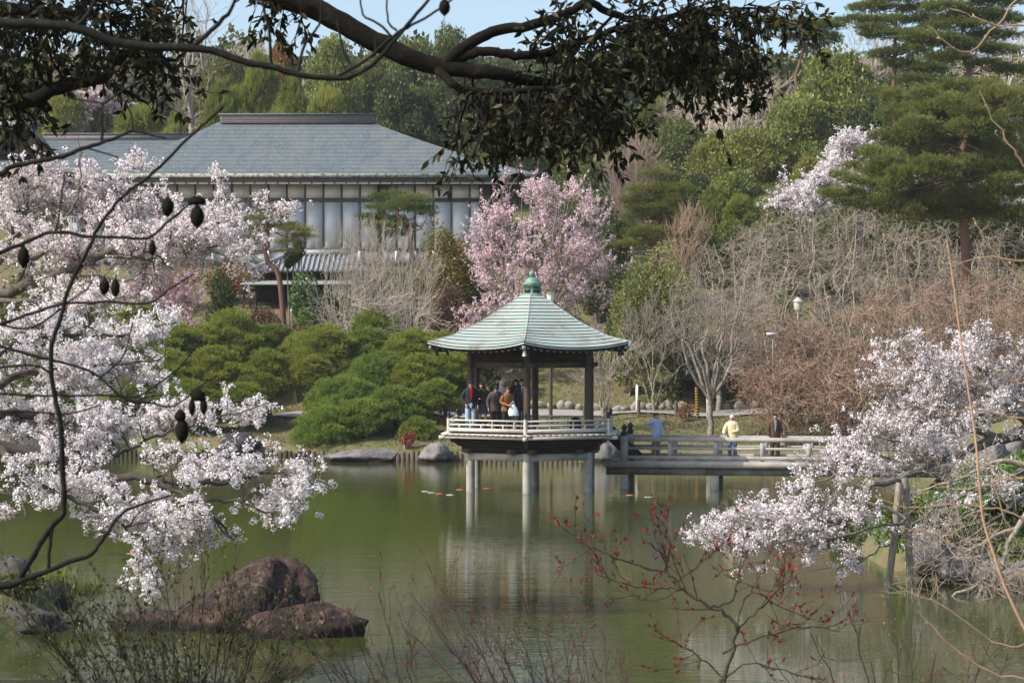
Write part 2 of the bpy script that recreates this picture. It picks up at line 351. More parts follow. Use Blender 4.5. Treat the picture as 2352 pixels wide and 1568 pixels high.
def blossoms(g, P, n, R, k, size, rng, tmin=.1, white=.5):
    """clusters of petals along polylines"""
    C, T = along(P, n, tmin, rng); C = C + rng.normal(size=C.shape) * R * .35
    f = 26. * R / .06; q = np.sin(C[:, 0] * 90 / f + 2 * np.sin(C[:, 2] * 70 / f)) + np.sin(C[:, 2] * 110 / f + C[:, 1] * 60 / f) + rng.normal(size=len(C)) * .5
    C = C[q > -.75]
    M = len(C); u = sph(M * k, rng); Cp = np.repeat(C, k, 0) + u * (R * rng.uniform(.45, 1, M * k))[:, None]
    g.cards(Cp, u + rng.normal(size=u.shape) * .45, size * rng.uniform(.75, 1.2, M * k), rng, np.clip(np.repeat(rng.uniform(0.02, 1, M), k) * .6 + rng.uniform(-.06, .45, M * k), 0, 1))

def finish(root, parts):
    return root

# broadleaf prototype: unit tree, height 10, crown radius 4
def broad_mesh(seed, nleaf, leafsize, nsub=46, fluffy=False):
    rng = np.random.default_rng(seed); g = G(); tr = G()
    u = sph(nsub * 3, rng); u = u[u[:, 2] > -.75][:nsub]
    taperz = 1 - .28 * np.clip(u[:, 2], 0, 1)
    rad = rng.uniform(.62, .86, len(u)); C = u * rad[:, None] * np.array([4, 4, 4.0]) * np.stack([taperz, taperz, np.ones(len(u))], 1) + np.array([0, 0, 5.7])
    C = np.vstack([C, np.array([[0, 0, 5.], [1, .5, 7], [-1, -.6, 6.6], [0, 0, 8.]])])
    br = rng.uniform(.85, 1.5, len(C)); k = rng.choice(len(C), nleaf, p=br ** 2 / (br ** 2).sum())
    v = sph(nleaf, rng); v[:, 2] = np.where(v[:, 2] < -.3, -v[:, 2], v[:, 2]); rr = rng.uniform(.72, 1.03, nleaf)
    # lobed surface of each clump
    lob = 1 + .18 * np.sin(v[:, 0] * 7 + k) * np.cos(v[:, 1] * 6 + 2 * k) + .1 * np.sin(v[:, 2] * 13 + k)
    P = C[k] + v * (br[k] * rr * lob)[:, None] * np.array([1.05, 1.05, .72])
    cl = rng.uniform(0, 1, len(C))
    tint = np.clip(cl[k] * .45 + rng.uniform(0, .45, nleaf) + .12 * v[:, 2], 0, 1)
    if fluffy: g.needles(P, v + np.array([0, 0, .5]), leafsize * 2.0, leafsize * .34, 3, rng, tint)
    else: g.leaves(P, v + rng.normal(size=v.shape) * .9, leafsize * rng.uniform(.7, 1.3, nleaf), leafsize * .62, rng, tint)
    N = limb(tr, [(0, 0, -.3, .26), (.1, 0, 2, .2), (-.1, .15, 4.5, .14), (.1, 0, 7.5, .05)], 4, 6)
    Pl, nr, L = connect(C, N[2:], 5, rng, .1, .05); tr.tubes(Pl, taper(np.minimum(nr * .5, .09), .015, 6), 4)
    return g, tr
PROTO = {}
def proto(key):
    if key in PROTO: return PROTO[key]
    kind, s = key
    if kind == 'broad': g, tr = broad_mesh(s, 13000, .27)
    elif kind == 'fine': g, tr = broad_mesh(s, 15000, .24, 60)
    elif kind == 'fluffy': g, tr = broad_mesh(s, 9000, .3, 34, True)
    PROTO[key] = (g.mesh('crown', M_needle if kind == 'fluffy' else M_leaf), tr.mesh('trunk', M_bark))
    return PROTO[key]
def forest_tree(X, Yt, wD, d, key, col, label, group=None, name='broadleaf_tree', rz=0., zb=None, squash=1.):
    x = (X - 1176) / F * d; zt = 5 + (784 - Yt) / F * d; z0 = gz(x, d) if zb is None else zb
    cr, tr = proto(key); sx = wD / 2 * d / F / 4.0; sz = (zt - z0) / 9.9
    r = empty(name, (x, d, z0), label, 'tree', group, rz); r.scale = (sx, sx * squash, sz)
    c = link('crown', cr, r); c.color = (*col, 1); t = link('trunk', tr, r); t.color = (.7, .65, .6, 1)
    return r

# pine pads
def pads(g, tr, P, N, rng, dens, L, w, k=7, barkr=.05, loose=.0):
    """P rows (x,y,z,rx,ry,rz): flattened cushions of needle tufts; N trunk nodes"""
    C = np.array([p[:3] for p in P], float)
    if N is not None:
        root = C.copy(); root[:, 2] -= np.array([p[5] for p in P]) * .4
        Pl, nr, Ln = connect(root, N, 6, rng, .12, -.06); Rr = taper(np.minimum(nr * .55, barkr), .012, 7); tr.tubes(Pl, Rr, 5)
        Q, QR = sprout(Pl, Rr, 4, .5, np.mean([p[3] for p in P]) * .6, .6, .2, 4, .2, rng, rtip=.005); tr.tubes(Q, QR, 3)
    for p in P:
        rx, ry, rz = p[3:6]; n = int(dens * PI * rx * ry * 1.5) + 12
        v = sph(n, rng); v[:, 2] = np.abs(v[:, 2]) * np.where(rng.uniform(size=n) < .13, -.6, 1); rr = rng.uniform(.78 - loose, 1.04 + loose * .4, n)
        a, b = rng.uniform(0, 6, 2); lob = 1 + (.13 + loose * .9) * np.sin(v[:, 0] * 6 + a) * np.cos(v[:, 1] * 5 + b) + .05 * np.sin(v[:, 0] * 15 + b)
        Q = np.array(p[:3]) + v * (rr * lob)[:, None] * np.array([rx, ry, rz])
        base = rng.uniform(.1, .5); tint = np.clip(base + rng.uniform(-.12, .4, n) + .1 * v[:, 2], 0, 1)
        g.needles(Q, v * np.array([1, 1, 1.0]) + np.array([0, 0, .55]), L, w, k, rng, tint)
def niwaki(X, Yt, wD, Yb, d, label, seed, npad=13, col=(1, 1, 1), group='clipped pines on the far bank', lean=0, base=None):
    rng = np.random.default_rng(seed); zt = 5 - (Yt - 784) / F * d; zb = 5 - (Yb - 784) / F * d; x = (X - 1176) / F * d; r = wD / 2 * d / F
    bx = x + lean; z0 = gz(bx, d); g = G(); tr = G(); H = zt - zb
    N = limb(tr, [(bx, d, z0 - .15, .13 + r * .03), (bx - .12, d + .1, z0 + (zt - z0) * .3, .11), (x + .1, d, z0 + (zt - z0) * .62, .08), (x, d, zt - .15 * H, .03)], 5, 7, .015, rng)
    P = []; ga = 2.399; 
    for i in range(npad):
        f = (i + .5) / npad; ph = i * ga + seed; zz = 1 - f ** .9; rad = r * math.sqrt(max(0, 1 - zz ** 2)) * .74 if i else 0
        pr = r * rng.uniform(.27, .42) * (1.12 if i == 0 else 1)
        P.append((x + rad * math.cos(ph), d + rad * math.sin(ph) * .85, zb + H * (.12 + .8 * zz) - pr * .35, pr, pr * .9, pr * rng.uniform(.5, .68)))
    pads(g, tr, P, N, rng, 300, .16, .024, 6, loose=.14)
    rt = empty('clipped_pine', (bx, d, z0), label, 'pine tree', group)
    c = g.obj('crown', M_needle, rt, origin=(bx, d, z0)); c.color = (*col, 1); tr.obj('trunk', M_pinebark, rt, smooth=True, origin=(bx, d, z0))
    return rt
def pad_pine(name, label, trunk, padsD, d, seed, dens=200, L=.16, w=.026, bark=None, col=(1, 1, 1), group=None, k=6, barkr=.06, loose=.25):
    """trunk rows (X,Y,d,r); padsD rows (X,Y,rX,rY[,dd])"""
    rng = np.random.default_rng(seed); g = G(); tr = G()
    T = [tuple(W(a, b, c)) + (r,) for a, b, c, r in trunk]; x, y = T[0][0], T[0][1]; z0 = min(gz(x, y), T[0][2]); T[0] = (x, y, z0 - .2, T[0][3])
    N = limb(tr, T, 5, 8, .01, rng); P = []
    for q in padsD:
        dd = d + (q[4] if len(q) > 4 else rng.uniform(-.8, .8)); c = W(q[0], q[1], dd); rx = q[2] * dd / F; rz = q[3] * dd / F
        P.append((c[0], c[1], c[2], rx, rx * .8, rz))
    pads(g, tr, P, N[3:], rng, dens, L, w, k, barkr, loose); org = (x, y, z0)
    rt = empty(name, org, label, 'pine tree', group); c = g.obj('crown', M_needle, rt, origin=org); c.color = (*col, 1)
    tr.obj('trunk', bark or M_redbark, rt, smooth=True, origin=org); return rt

# bare / budding / flowering trees
def twig_tree(name, label, cat, trunk, blobs, nA, seed, nB=5, nC=4, lenB=.9, lenC=.4, up=.15, rA=.03, col=(1, 1, 1), bark=None, spread=.55, wob=.2, group=None,
              flowers=None, buds=None, leaf=None, leafcol=None, base=None, lift=.12, minr=.006, nD=0, twcol=1):
    """trunk: list of limbs, each rows (x,y,z,r) world"""
    rng = np.random.default_rng(seed); tr = G(); tw = G(); fl = G()
    org = base if base is not None else tuple(trunk[0][0][:3]); Ns = []
    for Lm in trunk: Ns.append(limb(tr, Lm, 5, 7, .02, rng))
    N = np.vstack([n_[len(n_) // 4:] for n_ in Ns])
    tips, u = in_blobs(blobs, nA, rng, .5); PA, nr, L = connect(tips, N, 7, rng, wob * .8, lift)
    RA = taper(np.minimum(np.maximum(nr * .6, rA * .6), rA * (.5 + L / (L.mean() + .01) * .6)), minr * 1.3, 8); tr.tubes(PA, RA, 5)
    PB, RB = sprout(PA, RA, nB, .15, lenB, spread, up, 5, wob, rng, rf=.6, rmin=minr * 1.3, rtip=minr); tw.tubes(PB, RB, 3)
    last = PB; lastR = RB
    if nC: PC, RC = sprout(PB, RB, nC, .2, lenC, spread, up, 3, wob, rng, rf=.75, rmin=minr, rtip=minr * .7); tw.tubes(PC, RC, 3); last = PC; lastR = RC
    if nD: PD, RD = sprout(PC, RC, nD, .2, lenC * .6, spread, up, 2, wob, rng, rf=.8, rmin=minr * .8, rtip=minr * .6); tw.tubes(PD, RD, 3); last = PD
    rt = empty(name, org, label, cat, group)
    a = tr.obj('trunk', bark or M_bark, rt, smooth=True, origin=org); a.color = (*col, 1)
    b = tw.obj('twigs', M_twig if bark is not M_darkbark else M_darkbark, rt, origin=org); b.color = (*[q * twcol for q in col], 1); b['kind'] = 'stuff'
    if flowers:
        n, R, k, size, fc = flowers
        if nC: blossoms(fl, PB, max(1, n // 2), R, k, size, rng, .2)
        blossoms(fl, last, n, R, k, size, rng)
        c = fl.obj('blossom', M_blossom, rt, origin=org); c.color = (*fc, 1); c['kind'] = 'stuff'
    if buds:
        n, size, bm = buds; C, T = along(last, n, .2, rng); fl.leaves(C, T + rng.normal(size=T.shape) * .5, size, size * .45, rng, rng.uniform(0, 1, len(C)))
        fl.obj('buds', bm, rt, origin=org)['kind'] = 'stuff'
    if leaf:
        n, size, lm, lc = leaf; C, T = along(last, n, .1, rng); fl.leaves(C, T + rng.normal(size=T.shape) * .9, size * rng.uniform(.7, 1.3, len(C)), size * .55, rng, rng.uniform(0, 1, len(C)))
        c = fl.obj('foliage', lm, rt, origin=org); c.color = (*lc, 1); c['kind'] = 'stuff'
    return rt
def vase(x, y, h, n, spread, r0, rng, lean=(0, 0), fork=.25):
    """several limbs rising from one foot"""
    z0 = gz(x, y); out = []; foot = (x, y, z0 - .2, r0 * 1.25); f = (x + lean[0] * .3, y, z0 + h * fork, r0)
    out.append([foot, (x + .02, y, z0 + h * fork * .5, r0 * 1.05), f])
    jt = lambda: rng.normal() * spread * .1
    for i in range(n):
        a = 2 * PI * (i + rng.uniform(0, .6)) / n; s = spread * rng.uniform(.6, 1.1)
        out.append([(f[0], f[1], f[2] - .05, r0 * .75), (f[0] + math.cos(a) * s * .35 + lean[0] * .3 + jt(), y + math.sin(a) * s * .3, z0 + h * (fork + .2), r0 * .55),
                    (f[0] + math.cos(a) * s * .62 + jt(), y + math.sin(a) * s * .45, z0 + h * (fork + .34), r0 * .45), (f[0] + math.cos(a) * s * .75 + lean[0] * .7 + jt(), y + math.sin(a) * s * .6, z0 + h * .68, r0 * .32), (f[0] + math.cos(a) * s + lean[0], y + math.sin(a) * s * .8, z0 + h * .92, r0 * .12)])
    return out

# ================================================================== the hall behind the garden
HY = 134.7                                   # distance of its front wall
def HX(X): return (X - 1176) / F * HY
def HZ(Yc, d=HY): return 5 - (Yc - 784) / F * d
hall = empty('temple_hall', (HX(620), HY, gz(HX(620), HY)), 'large low hall with blue grey hipped copper roof and paper panelled front', 'building')
H0 = np.array(hall.location)
M_hroof = mat('blue_grey_copper_roof', (.115, .138, .145), .75, [(.3, (.14, .15, .142), .45, .65), (1.6, (.09, .115, .13), .46, .62), (7, (.155, .178, .18), .5, .7)], bump=.03, bscale=6, bands=1.1, stretch=(1, .22, .4))
M_hedge = mat('mossy_eave_edge', (.33, .35, .30), .9, (5, (.12, .12, .1), .45, .58))
M_ridge = mat('dark_ridge_tile', (.17, .155, .15), .7, (10, (.24, .23, .22), .5, .7))
M_glass = mat('pale_blue_pane', (.52, .56, .58), .35, (.6, (.58, .61, .62), .4, .7), spec=.5)
M_beam = mat('brown_beam', (.095, .08, .07), .7, (4, (.13, .11, .1), .4, .7))
M_brownwall = mat('brown_side_wall', (.1, .08, .065), .85, (3, (.14, .11, .09), .4, .7))
def hobj(g, name, m, smooth=False, parent=None): return g.obj(name, m, parent or hall, smooth, origin=H0)
ey0, ey1 = 133.0, 152.0; ex0, ex1 = -24.6, 1.35; ez = 14.68; ry = 142.5; rx0, rx1 = -18.1, -8.75; rz = 18.55
def roofz(t): return ez + (rz - ez) * (t * .93 + .07 * t * t) - .25 * math.sin(PI * t) * .5
g = G(); n = 14; nu = 30
def slope(a0, a1, b0, b1):
    """grid between eave a0-a1 and ridge b0-b1; courses slightly stepped"""
    a0, a1, b0, b1 = map(np.array, (a0, a1, b0, b1)); rows = []
    for i in range(n + 1):
        t = i / n; z = roofz(t); L = a0 + (b0 - a0) * t; R_ = a1 + (b1 - a1) * t; rows.append([(*(L + (R_ - L) * j / nu), z) for j in range(nu + 1)])
    R = np.array(rows); k = np.arange(n)[:, None] * (nu + 1) + np.arange(nu)[None]; k = k.ravel(); g.add(R, np.stack([k, k + 1, k + nu + 2, k + nu + 1], 1))
slope((ex0, ey0), (ex1, ey0), (rx0, ry), (rx1, ry)); slope((ex1, ey0), (ex1, ey1), (rx1, ry), (rx1, ry + .1)); slope((ex1, ey1), (ex0, ey1), (rx1, ry), (rx0, ry)); slope((ex0, ey1), (ex0, ey0), (rx0, ry + .1), (rx0, ry))
roof = hobj(g, 'roof', M_hroof, True)
g = G(); g.box(((rx0 + rx1) / 2 + .2, ry - .1, rz + .12), (rx1 - rx0 + .1, .8, .5)); rc = hobj(g, 'ridge', M_ridge)
g = G(); g.box(((rx0 + rx1) / 2 + .2, ry - .1, rz + .42), (rx1 - rx0 + .3, 1.0, .09)); rc2 = hobj(g, 'ridge_cap', M_hroof)
for k in range(5):
    g = G(); g.box(((rx0 + rx1) / 2 + .2, ry - .52, rz - .08 + k * .1), (rx1 - rx0 + .08 - k * .01, .03, .03)); hobj(g, 'ridge_tile_course', M_ridge)
g = G(); g.box(((ex0 + ex1) / 2, ey0 - .03, ez - .13), (ex1 - ex0 + .06, .18, .24)); g.box((ex1 - .03, (ey0 + ey1) / 2, ez - .13), (.18, ey1 - ey0 - .2, .24)); hobj(g, 'eave_edge', M_hedge)
g = G(); g.box(((ex0 + ex1) / 2, ey0 + .12, ez - .36), (ex1 - ex0 - .1, .12, .22)); g.box((ex1 - .2, (ey0 + ey1) / 2, ez - .36), (.12, ey1 - ey0 - .4, .22)); hobj(g, 'fascia', M_beam)
g = G(); g.box(((ex0 + ex1) / 2, (ey0 + ey1) / 2 + .3, ez - .31), (ex1 - ex0 - .8, ey1 - ey0 - 1.2, .06)); hobj(g, 'soffit', M_brownwall)
g = G(); g.box(((ex0 + ex1) / 2, ey0 + .22, ez - .54), (ex1 - ex0 - .3, .05, .12)); hobj(g, 'white_eave_strip', M_white)
for k in range(39):
    x = ex0 + .5 + k * .66
    if x < ex1 - .3: g = G(); g.box((x, ey0 + .19, ez - .54), (.07, .1, .14)); hobj(g, 'eave_bracket', M_beam)
# front wall
wx0, wx1 = HX(150), HX(1112); bz = gz(-8, HY) - .4
g = G(); g.box(((wx0 + wx1) / 2, HY + 8, (ez - .4 + bz) / 2), (wx1 - wx0, 15.8, ez - .4 - bz)); hobj(g, 'wall', M_brownwall)
g = G(); g.box(((wx0 + ex1) / 2, HY - .9, HZ(419)), (ex1 - wx0 - 1.2, .3, .2)); hobj(g, 'eave_beam', M_beam)
zs = [HZ(y) for y in (423, 455.5, 463.5, 570, 577, 603)]; pitch = 42.0
def wallpart(x0, x1, z0, z1, name, m, dep=.06, off=0): g = G(); g.box(((x0 + x1) / 2, HY - dep / 2 - off, (z0 + z1) / 2), (x1 - x0, dep, abs(z1 - z0))); return hobj(g, name, m)
wallpart(wx0, wx1, zs[1], zs[2], 'middle_rail', M_beam, .16); wallpart(wx0, wx1, zs[3], zs[4], 'lower_rail', M_beam, .2); wallpart(wx0, wx1, zs[5], bz, 'plinth', M_brownwall, .12)
X0 = 365 - pitch * 5
for k in range(23):
    a, b = X0 + pitch * k, X0 + pitch * (k + 1)
    if 868 < a < 900: a += 16
    if a > 1105: break
    b = min(b, 1112); grey = a < 360
    wallpart(HX(a) + .05, HX(b) - .05, zs[0] - (.08 if a > 880 else 0), zs[1], 'upper_panel', M_paper if not grey else mat('grey_panel', (.3, .29, .28), .8))
    wallpart(HX(a) + .05, HX(b) - .05, zs[2], zs[3], 'window_pane', M_glass, .05)
    wallpart(HX(a) + .06, HX(b) - .06, zs[4], zs[5], 'lower_panel', M_white, .04)
    wallpart(HX(a) - .045, HX(a) + .045, HZ(419) , zs[3], 'post', M_beam, .075)
    wallpart(HX(a) - .07, HX(a) + .07, zs[4], zs[5], 'buttress', M_white, .5)
wallpart(HX(873), HX(892), HZ(419), zs[1], 'corner_post', M_beam, .3); wallpart(HX(1100), HX(1127), HZ(419), bz, 'corner_post', M_beam, .4)
g = G(); g.box(((HX(1127) + ex1 - 1.3) / 2, HY + 6, (ez - .5 + bz) / 2), (ex1 - 1.3 - HX(1127), 11, ez - .5 - bz)); hobj(g, 'side_wing_wall', M_brownwall)
g = G(); g.box((ex1 - .25, ey0 + .6, (ez - .7 + bz) / 2), (.16, .16, ez - .7 - bz)); hobj(g, 'veranda_post', M_beam)
# lower wing and gable on the left
g = G(); lx0, lx1 = HX(-60), HX(400); ly = 146; lz = HZ(320, ly)
g.add([(lx0, ey0 + .3, ez + .1), (lx1 - 1.4, ey0 + .3, ez + .1), (lx1 + .2, ly, lz), (lx0, ly, lz), (lx0, 158, ez + .1), (lx1, 158, ez + .1)], [[0, 1, 2, 3], [3, 2, 5, 4]]); hobj(g, 'wing_roof', M_hroof)
g = G(); g.box(((HX(60) + HX(372)) / 2 - .5, ly, lz + .1), (HX(372) - HX(60) + 1.4, .7, .34)); hobj(g, 'wing_ridge', M_ridge)
g = G(); g.box(((HX(60) + HX(372)) / 2 - .5, ly, lz + .32), (HX(372) - HX(60) + 1.5, .8, .07)); hobj(g, 'wing_ridge_cap', M_hroof)
a = [W(-30, 350, 137), W(52, 285, 137), W(120, 350, 137)]; b = [W(-30, 350, 143), W(52, 285, 143), W(120, 350, 143)]
g = G(); g.add([a[1], b[1] + [0, 3, 0], b[2] + [0, 3, -.2], a[2]], [[0, 1, 2, 3]]); g.add([a[1], b[1] + [0, 3, 0], b[0] + [0, 3, 0], a[0]], [[3, 2, 1, 0]]); hobj(g, 'gable_roof', M_hroof)
g = G(); g.add([a[0] + [0, .3, -.1], a[1] + [0, .3, -.15], a[2] + [0, .3, -.1]], [[0, 2, 1]]); hobj(g, 'gable', M_darkwood)
g = G(); g.box(W(40, 291, 139) + [0, 0, .1], (2.6, .6, .45)); hobj(g, 'gable_ridge', M_ridge)

# gate house in front of it
GY = 125.0
def GX(X): return (X - 1176) / F * GY
def GZ(Yc, d=GY): return 5 - (Yc - 784) / F * d
gate = empty('gatehouse', (GX(680), GY, gz(GX(680), GY)), 'small dark garden gatehouse with grey tiled roof below the hall', 'building'); Q0 = np.array(gate.location)
M_tile = mat('grey_roof_tile', (.30, .31, .33), .5, (8, (.2, .21, .22), .4, .7)); M_pent = mat('grey_pent_roof', (.2, .22, .21), .7, (3, (.15, .165, .16), .4, .7))
def qobj(g, name, m): return g.obj(name, m, gate, origin=Q0)
e0, e1, q0, q1 = GX(572), GX(850), GX(668), GX(800); ze = GZ(622); zr = 5 - (586 - 784) / F * (GY + 2.3)
g = G(); g.add([(e0, GY, ze), (e1, GY, ze), (q1, GY + 2.3, zr), (q0, GY + 2.3, zr), (e0, GY + 4.6, ze), (e1, GY + 4.6, ze)], [[0, 1, 2, 3], [3, 2, 5, 4], [0, 3, 4], [1, 5, 2]]); qobj(g, 'roof', M_tile)
k = 0
for x in np.arange(e0 + .15, e1, .27):
    t = 1.0
    if x < q0: t = (x - e0) / (q0 - e0)
    if x > q1: t = (e1 - x) / (e1 - q1)
    if t > .08: g = G(); g.tubes([[(x, GY - .04, ze + .04), (x, GY + 2.3 * t, ze + (zr - ze) * t + .05)]], [[.06, .06]], 6, cap=True); qobj(g, 'tile_row', M_tile)
g = G(); g.box(((q0 + q1) / 2, GY + 2.3, zr + .14), (q1 - q0 + .2, .35, .3)); qobj(g, 'ridge', M_tile)
g = G(); g.beam((e0, GY - .02, ze + .1), (q0, GY + 2.28, zr + .15), .2, .16); qobj(g, 'hip_ridge', M_tile)
g = G(); g.box(((e0 + e1) / 2, GY + .06, ze - .06), (e1 - e0, .12, .1)); qobj(g, 'eave_board', M_darkwood)
g = G(); g.box(((e0 + e1) / 2 + .2, GY + 2.3, ze - .35), (e1 - e0 - 1, 3.2, .6)); qobj(g, 'upper_wall', M_darkwood)
g = G(); g.add([(GX(556), GY - .9, GZ(652)), (GX(860), GY - .9, GZ(652)), (GX(860), GY + .8, GZ(640)), (GX(574), GY + .8, GZ(640)), (GX(556), GY - .9, GZ(655)), (GX(860), GY - .9, GZ(655)), (GX(860), GY + .8, GZ(643)), (GX(574), GY + .8, GZ(643))], [[0, 1, 2, 3], [5, 4, 7, 6], [0, 4, 5, 1], [0, 3, 7, 4]]); qobj(g, 'pent_roof', M_pent)
zg = gz(GX(680), GY) - .3
g = G(); g.box((GX(722), GY + 2.2, (ze - .7 + zg) / 2), (GX(860) - GX(588), 2.6, ze - .7 - zg)); qobj(g, 'wall', M_darkwood)
for X in (562, 578, 591, 655, 760, 845): g = G(); g.box((GX(X), GY - .55, (GZ(654) + zg) / 2), (.11, .11, GZ(654) - zg)); qobj(g, 'post', M_darkwood)

# ================================================================== floating pavilion
PC = np.array([.65, 78.0]); TH = -4.0
def hx(k, r, z, c=PC): a = math.radians(TH + 60 * k); return np.array([c[0] + r * math.sin(a), c[1] - r * math.cos(a), z])
pav = empty('pavilion', (PC[0], PC[1], 0), 'hexagonal pavilion on piles in the pond under a green copper roof', 'pavilion'); P0 = np.array([PC[0], PC[1], 0.])
def pobj(g, name, m, parent=None, smooth=False): return g.obj(name, m, parent or pav, smooth, origin=P0)
RR = 2.26; FL = 2.0
for k in range(6):
    c = hx(k, RR, 0); g = G(); g.lathe([(.145, -.9), (.145, 1.06)], c, 18); pobj(g, 'pile', M_conc, smooth=False)
    g = G(); g.beam(hx(k, RR, 1.18), hx(k + 1, RR, 1.18), .26, .23); pobj(g, 'pile_beam', M_conc)
    g = G(); g.lathe([(.165, 1.06), (.165, 1.32)], c, 6, math.radians(-TH)); pobj(g, 'beam_end', M_conc)
    g = G(); g.lathe([(.115, FL), (.11, 4.85)], c, 12); pobj(g, 'column', M_wood)
    a, b = hx(k, RR, 4.22), hx(k + 1, RR, 4.22); g = G(); g.beam(a, b, .12, .19); pobj(g, 'tie_beam', M_wood)
    g = G(); g.beam(hx(k, RR, 4.52), hx(k + 1, RR, 4.52), .06, .4); pobj(g, 'frieze_board', M_darkwood)
    g = G(); g.beam(hx(k, RR, 4.8), hx(k + 1, RR, 4.8), .18, .16); pobj(g, 'wall_plate', M_darkwood)
    d = nrm(b - a)
    for p_, q_ in ((a - d * .28, a - d * .1), (b + d * .1, b + d * .28)): g = G(); g.beam(p_, q_, .12, .15); pobj(g, 'beam_nose', M_wood)
    # stepped brackets under the deck
    for j, (r_, z0, z1) in enumerate(((2.38, 1.32, 1.42), (2.52, 1.42, 1.53), (2.68, 1.53, 1.64), (2.84, 1.64, 1.74))):
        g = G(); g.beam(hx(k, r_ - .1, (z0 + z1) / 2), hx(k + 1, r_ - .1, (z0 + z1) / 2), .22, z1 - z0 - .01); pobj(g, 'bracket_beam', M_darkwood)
    g = G(); o_ = nrm(hx(k, 1, 0) - P0); rings = []
    for r_, z_ in ((1.9, 1.32), (2.3, 1.34), (2.42, 1.42), (2.5, 1.43), (2.6, 1.52), (2.7, 1.53), (2.82, 1.63), (2.95, 1.66), (3.02, 1.76)):
        rings.append((r_, z_))
    sdv = np.array([-o_[1], o_[0], 0]) * .06; lo = [P0 + o_ * r_ + [0, 0, z_] for r_, z_ in rings]; pts = lo + [P0 + o_ * 1.9 + [0, 0, 1.78]]
    m_ = len(pts); V = [q - sdv for q in pts] + [q + sdv for q in pts]; g.add(V, [list(range(m_))[::-1]]); g.add(V, [[m_ + i for i in range(m_)]]); g.add(V, [[i, (i + 1) % m_, m_ + (i + 1) % m_, m_ + i] for i in range(m_)])
    pobj(g, 'carved_bracket', M_wood)
    # short timbers lying across the pile beams
    for t in (.03, .8):
        g = G(); q = hx(k, RR, 1.37) * (1 - t) + hx(k + 1, RR, 1.37) * t; dd = nrm((hx(k, 1, 0) + hx(k + 1, 1, 0)) / 2 - P0); g.beam(q - dd * .3, q + dd * .34, .24, .14); pobj(g, 'timber_end', M_wood)
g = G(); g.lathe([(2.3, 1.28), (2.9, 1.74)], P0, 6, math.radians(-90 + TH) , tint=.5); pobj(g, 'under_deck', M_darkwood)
g = G(); g.lathe([(3.0, 1.76), (3.0, FL - .02)], P0, 6, math.radians(-90 + TH)); pobj(g, 'floor', M_wood)
for k in range(6):
    g = G(); a, b = hx(k, 3.18, 1.85), hx(k + 1, 3.18, 1.85); d = nrm(b - a); g.beam(a + d * .05, b - d * .05, .16, .1); e1_ = pobj(g, 'deck_edge_beam', M_rail)
    nb = 14
    for j in range(nb):
        p_, q_ = a + (b - a) * (j + .03) / nb, a + (b - a) * (j + .97) / nb; g = G(); g.beam(p_ + [0, 0, .085], q_ + [0, 0, .085], .3, .05); pobj(g, 'floor_board', M_rail)
    g = G(); g.beam(a + nrm(a - P0 - [0, 0, 1.85]) * -.25 + [0, 0, -.02], a + nrm(a - P0 - [0, 0, 1.85]) * .22 + [0, 0, -.02], .13, .12); pobj(g, 'corner_beam', M_rail)
# railing
for k in range(6):
    c = hx(k, 3.06, 0); g = G(); g.lathe([(.065, FL - .05), (.065, 2.46)], c, 10); post = pobj(g, 'railing_post', M_rail)
    g = G(); g.lathe([(.068, 2.46), (.07, 2.5), (.045, 2.53), (.04, 2.55), (.06, 2.585), (.055, 2.63), (.02, 2.68), (0.005, 2.7)], c, 10); g.obj('finial', M_black, post, True, origin=P0)
    if k == 1: continue
    a, b = hx(k, 3.06, 0), hx(k + 1, 3.06, 0)
    for z_, w_, h_, nm in ((2.40, .075, .055, 'top_rail'), (2.255, .06, .05, 'middle_rail'), (2.085, .09, .11, 'bottom_rail')):
        g = G(); g.beam(a + [0, 0, z_], b + [0, 0, z_], w_, h_); pobj(g, nm, M_rail)
    for j in range(1, 7):
        t = j / 7 if k else j / 7; q = a + (b - a) * t; g = G(); g.box(q + [0, 0, 2.2], (.07, .07, .12)); pobj(g, 'baluster', M_rail)
        if j % 2 == 0: g = G(); g.box(q + [0, 0, 2.33], (.05, .05, .1)); pobj(g, 'baluster', M_rail)
# roof: courses of copper, corners swept up
_z = 6.58 - np.concatenate([[0], np.cumsum([.125, .12, .12, .115, .115, .115, .11, .105, .1, .1, .095, .09, .085, .085, .08, .06])]); prof = [(float(np.interp(-q, [-6.58, -6.5, -6.12, -5.64, -5.17, -4.96], [.36, .48, 1.12, 1.92, 2.97, 3.84])), float(q)) for q in _z]
def rp(k, t, r, z):
    """roof point between corners k and k+1; corners lift towards the eave"""
    a, b = hx(k, r, z), hx(k + 1, r, z); q = a + (b - a) * t; e = (abs(2 * t - 1)) ** 2.3; s = (r / 3.84) ** 4
    q = q + (q - [PC[0], PC[1], z]) * (-.012 * (1 - e) * s); q[2] += .04 * s * e - .15 * s * (1 - e); return q
rf = empty('roof', (PC[0], PC[1], 0)); rf.parent = pav; rf.location = (0, 0, 0)
NT = 12; M_edge = mat('dark_course_edge', (.05, .06, .055), .8)
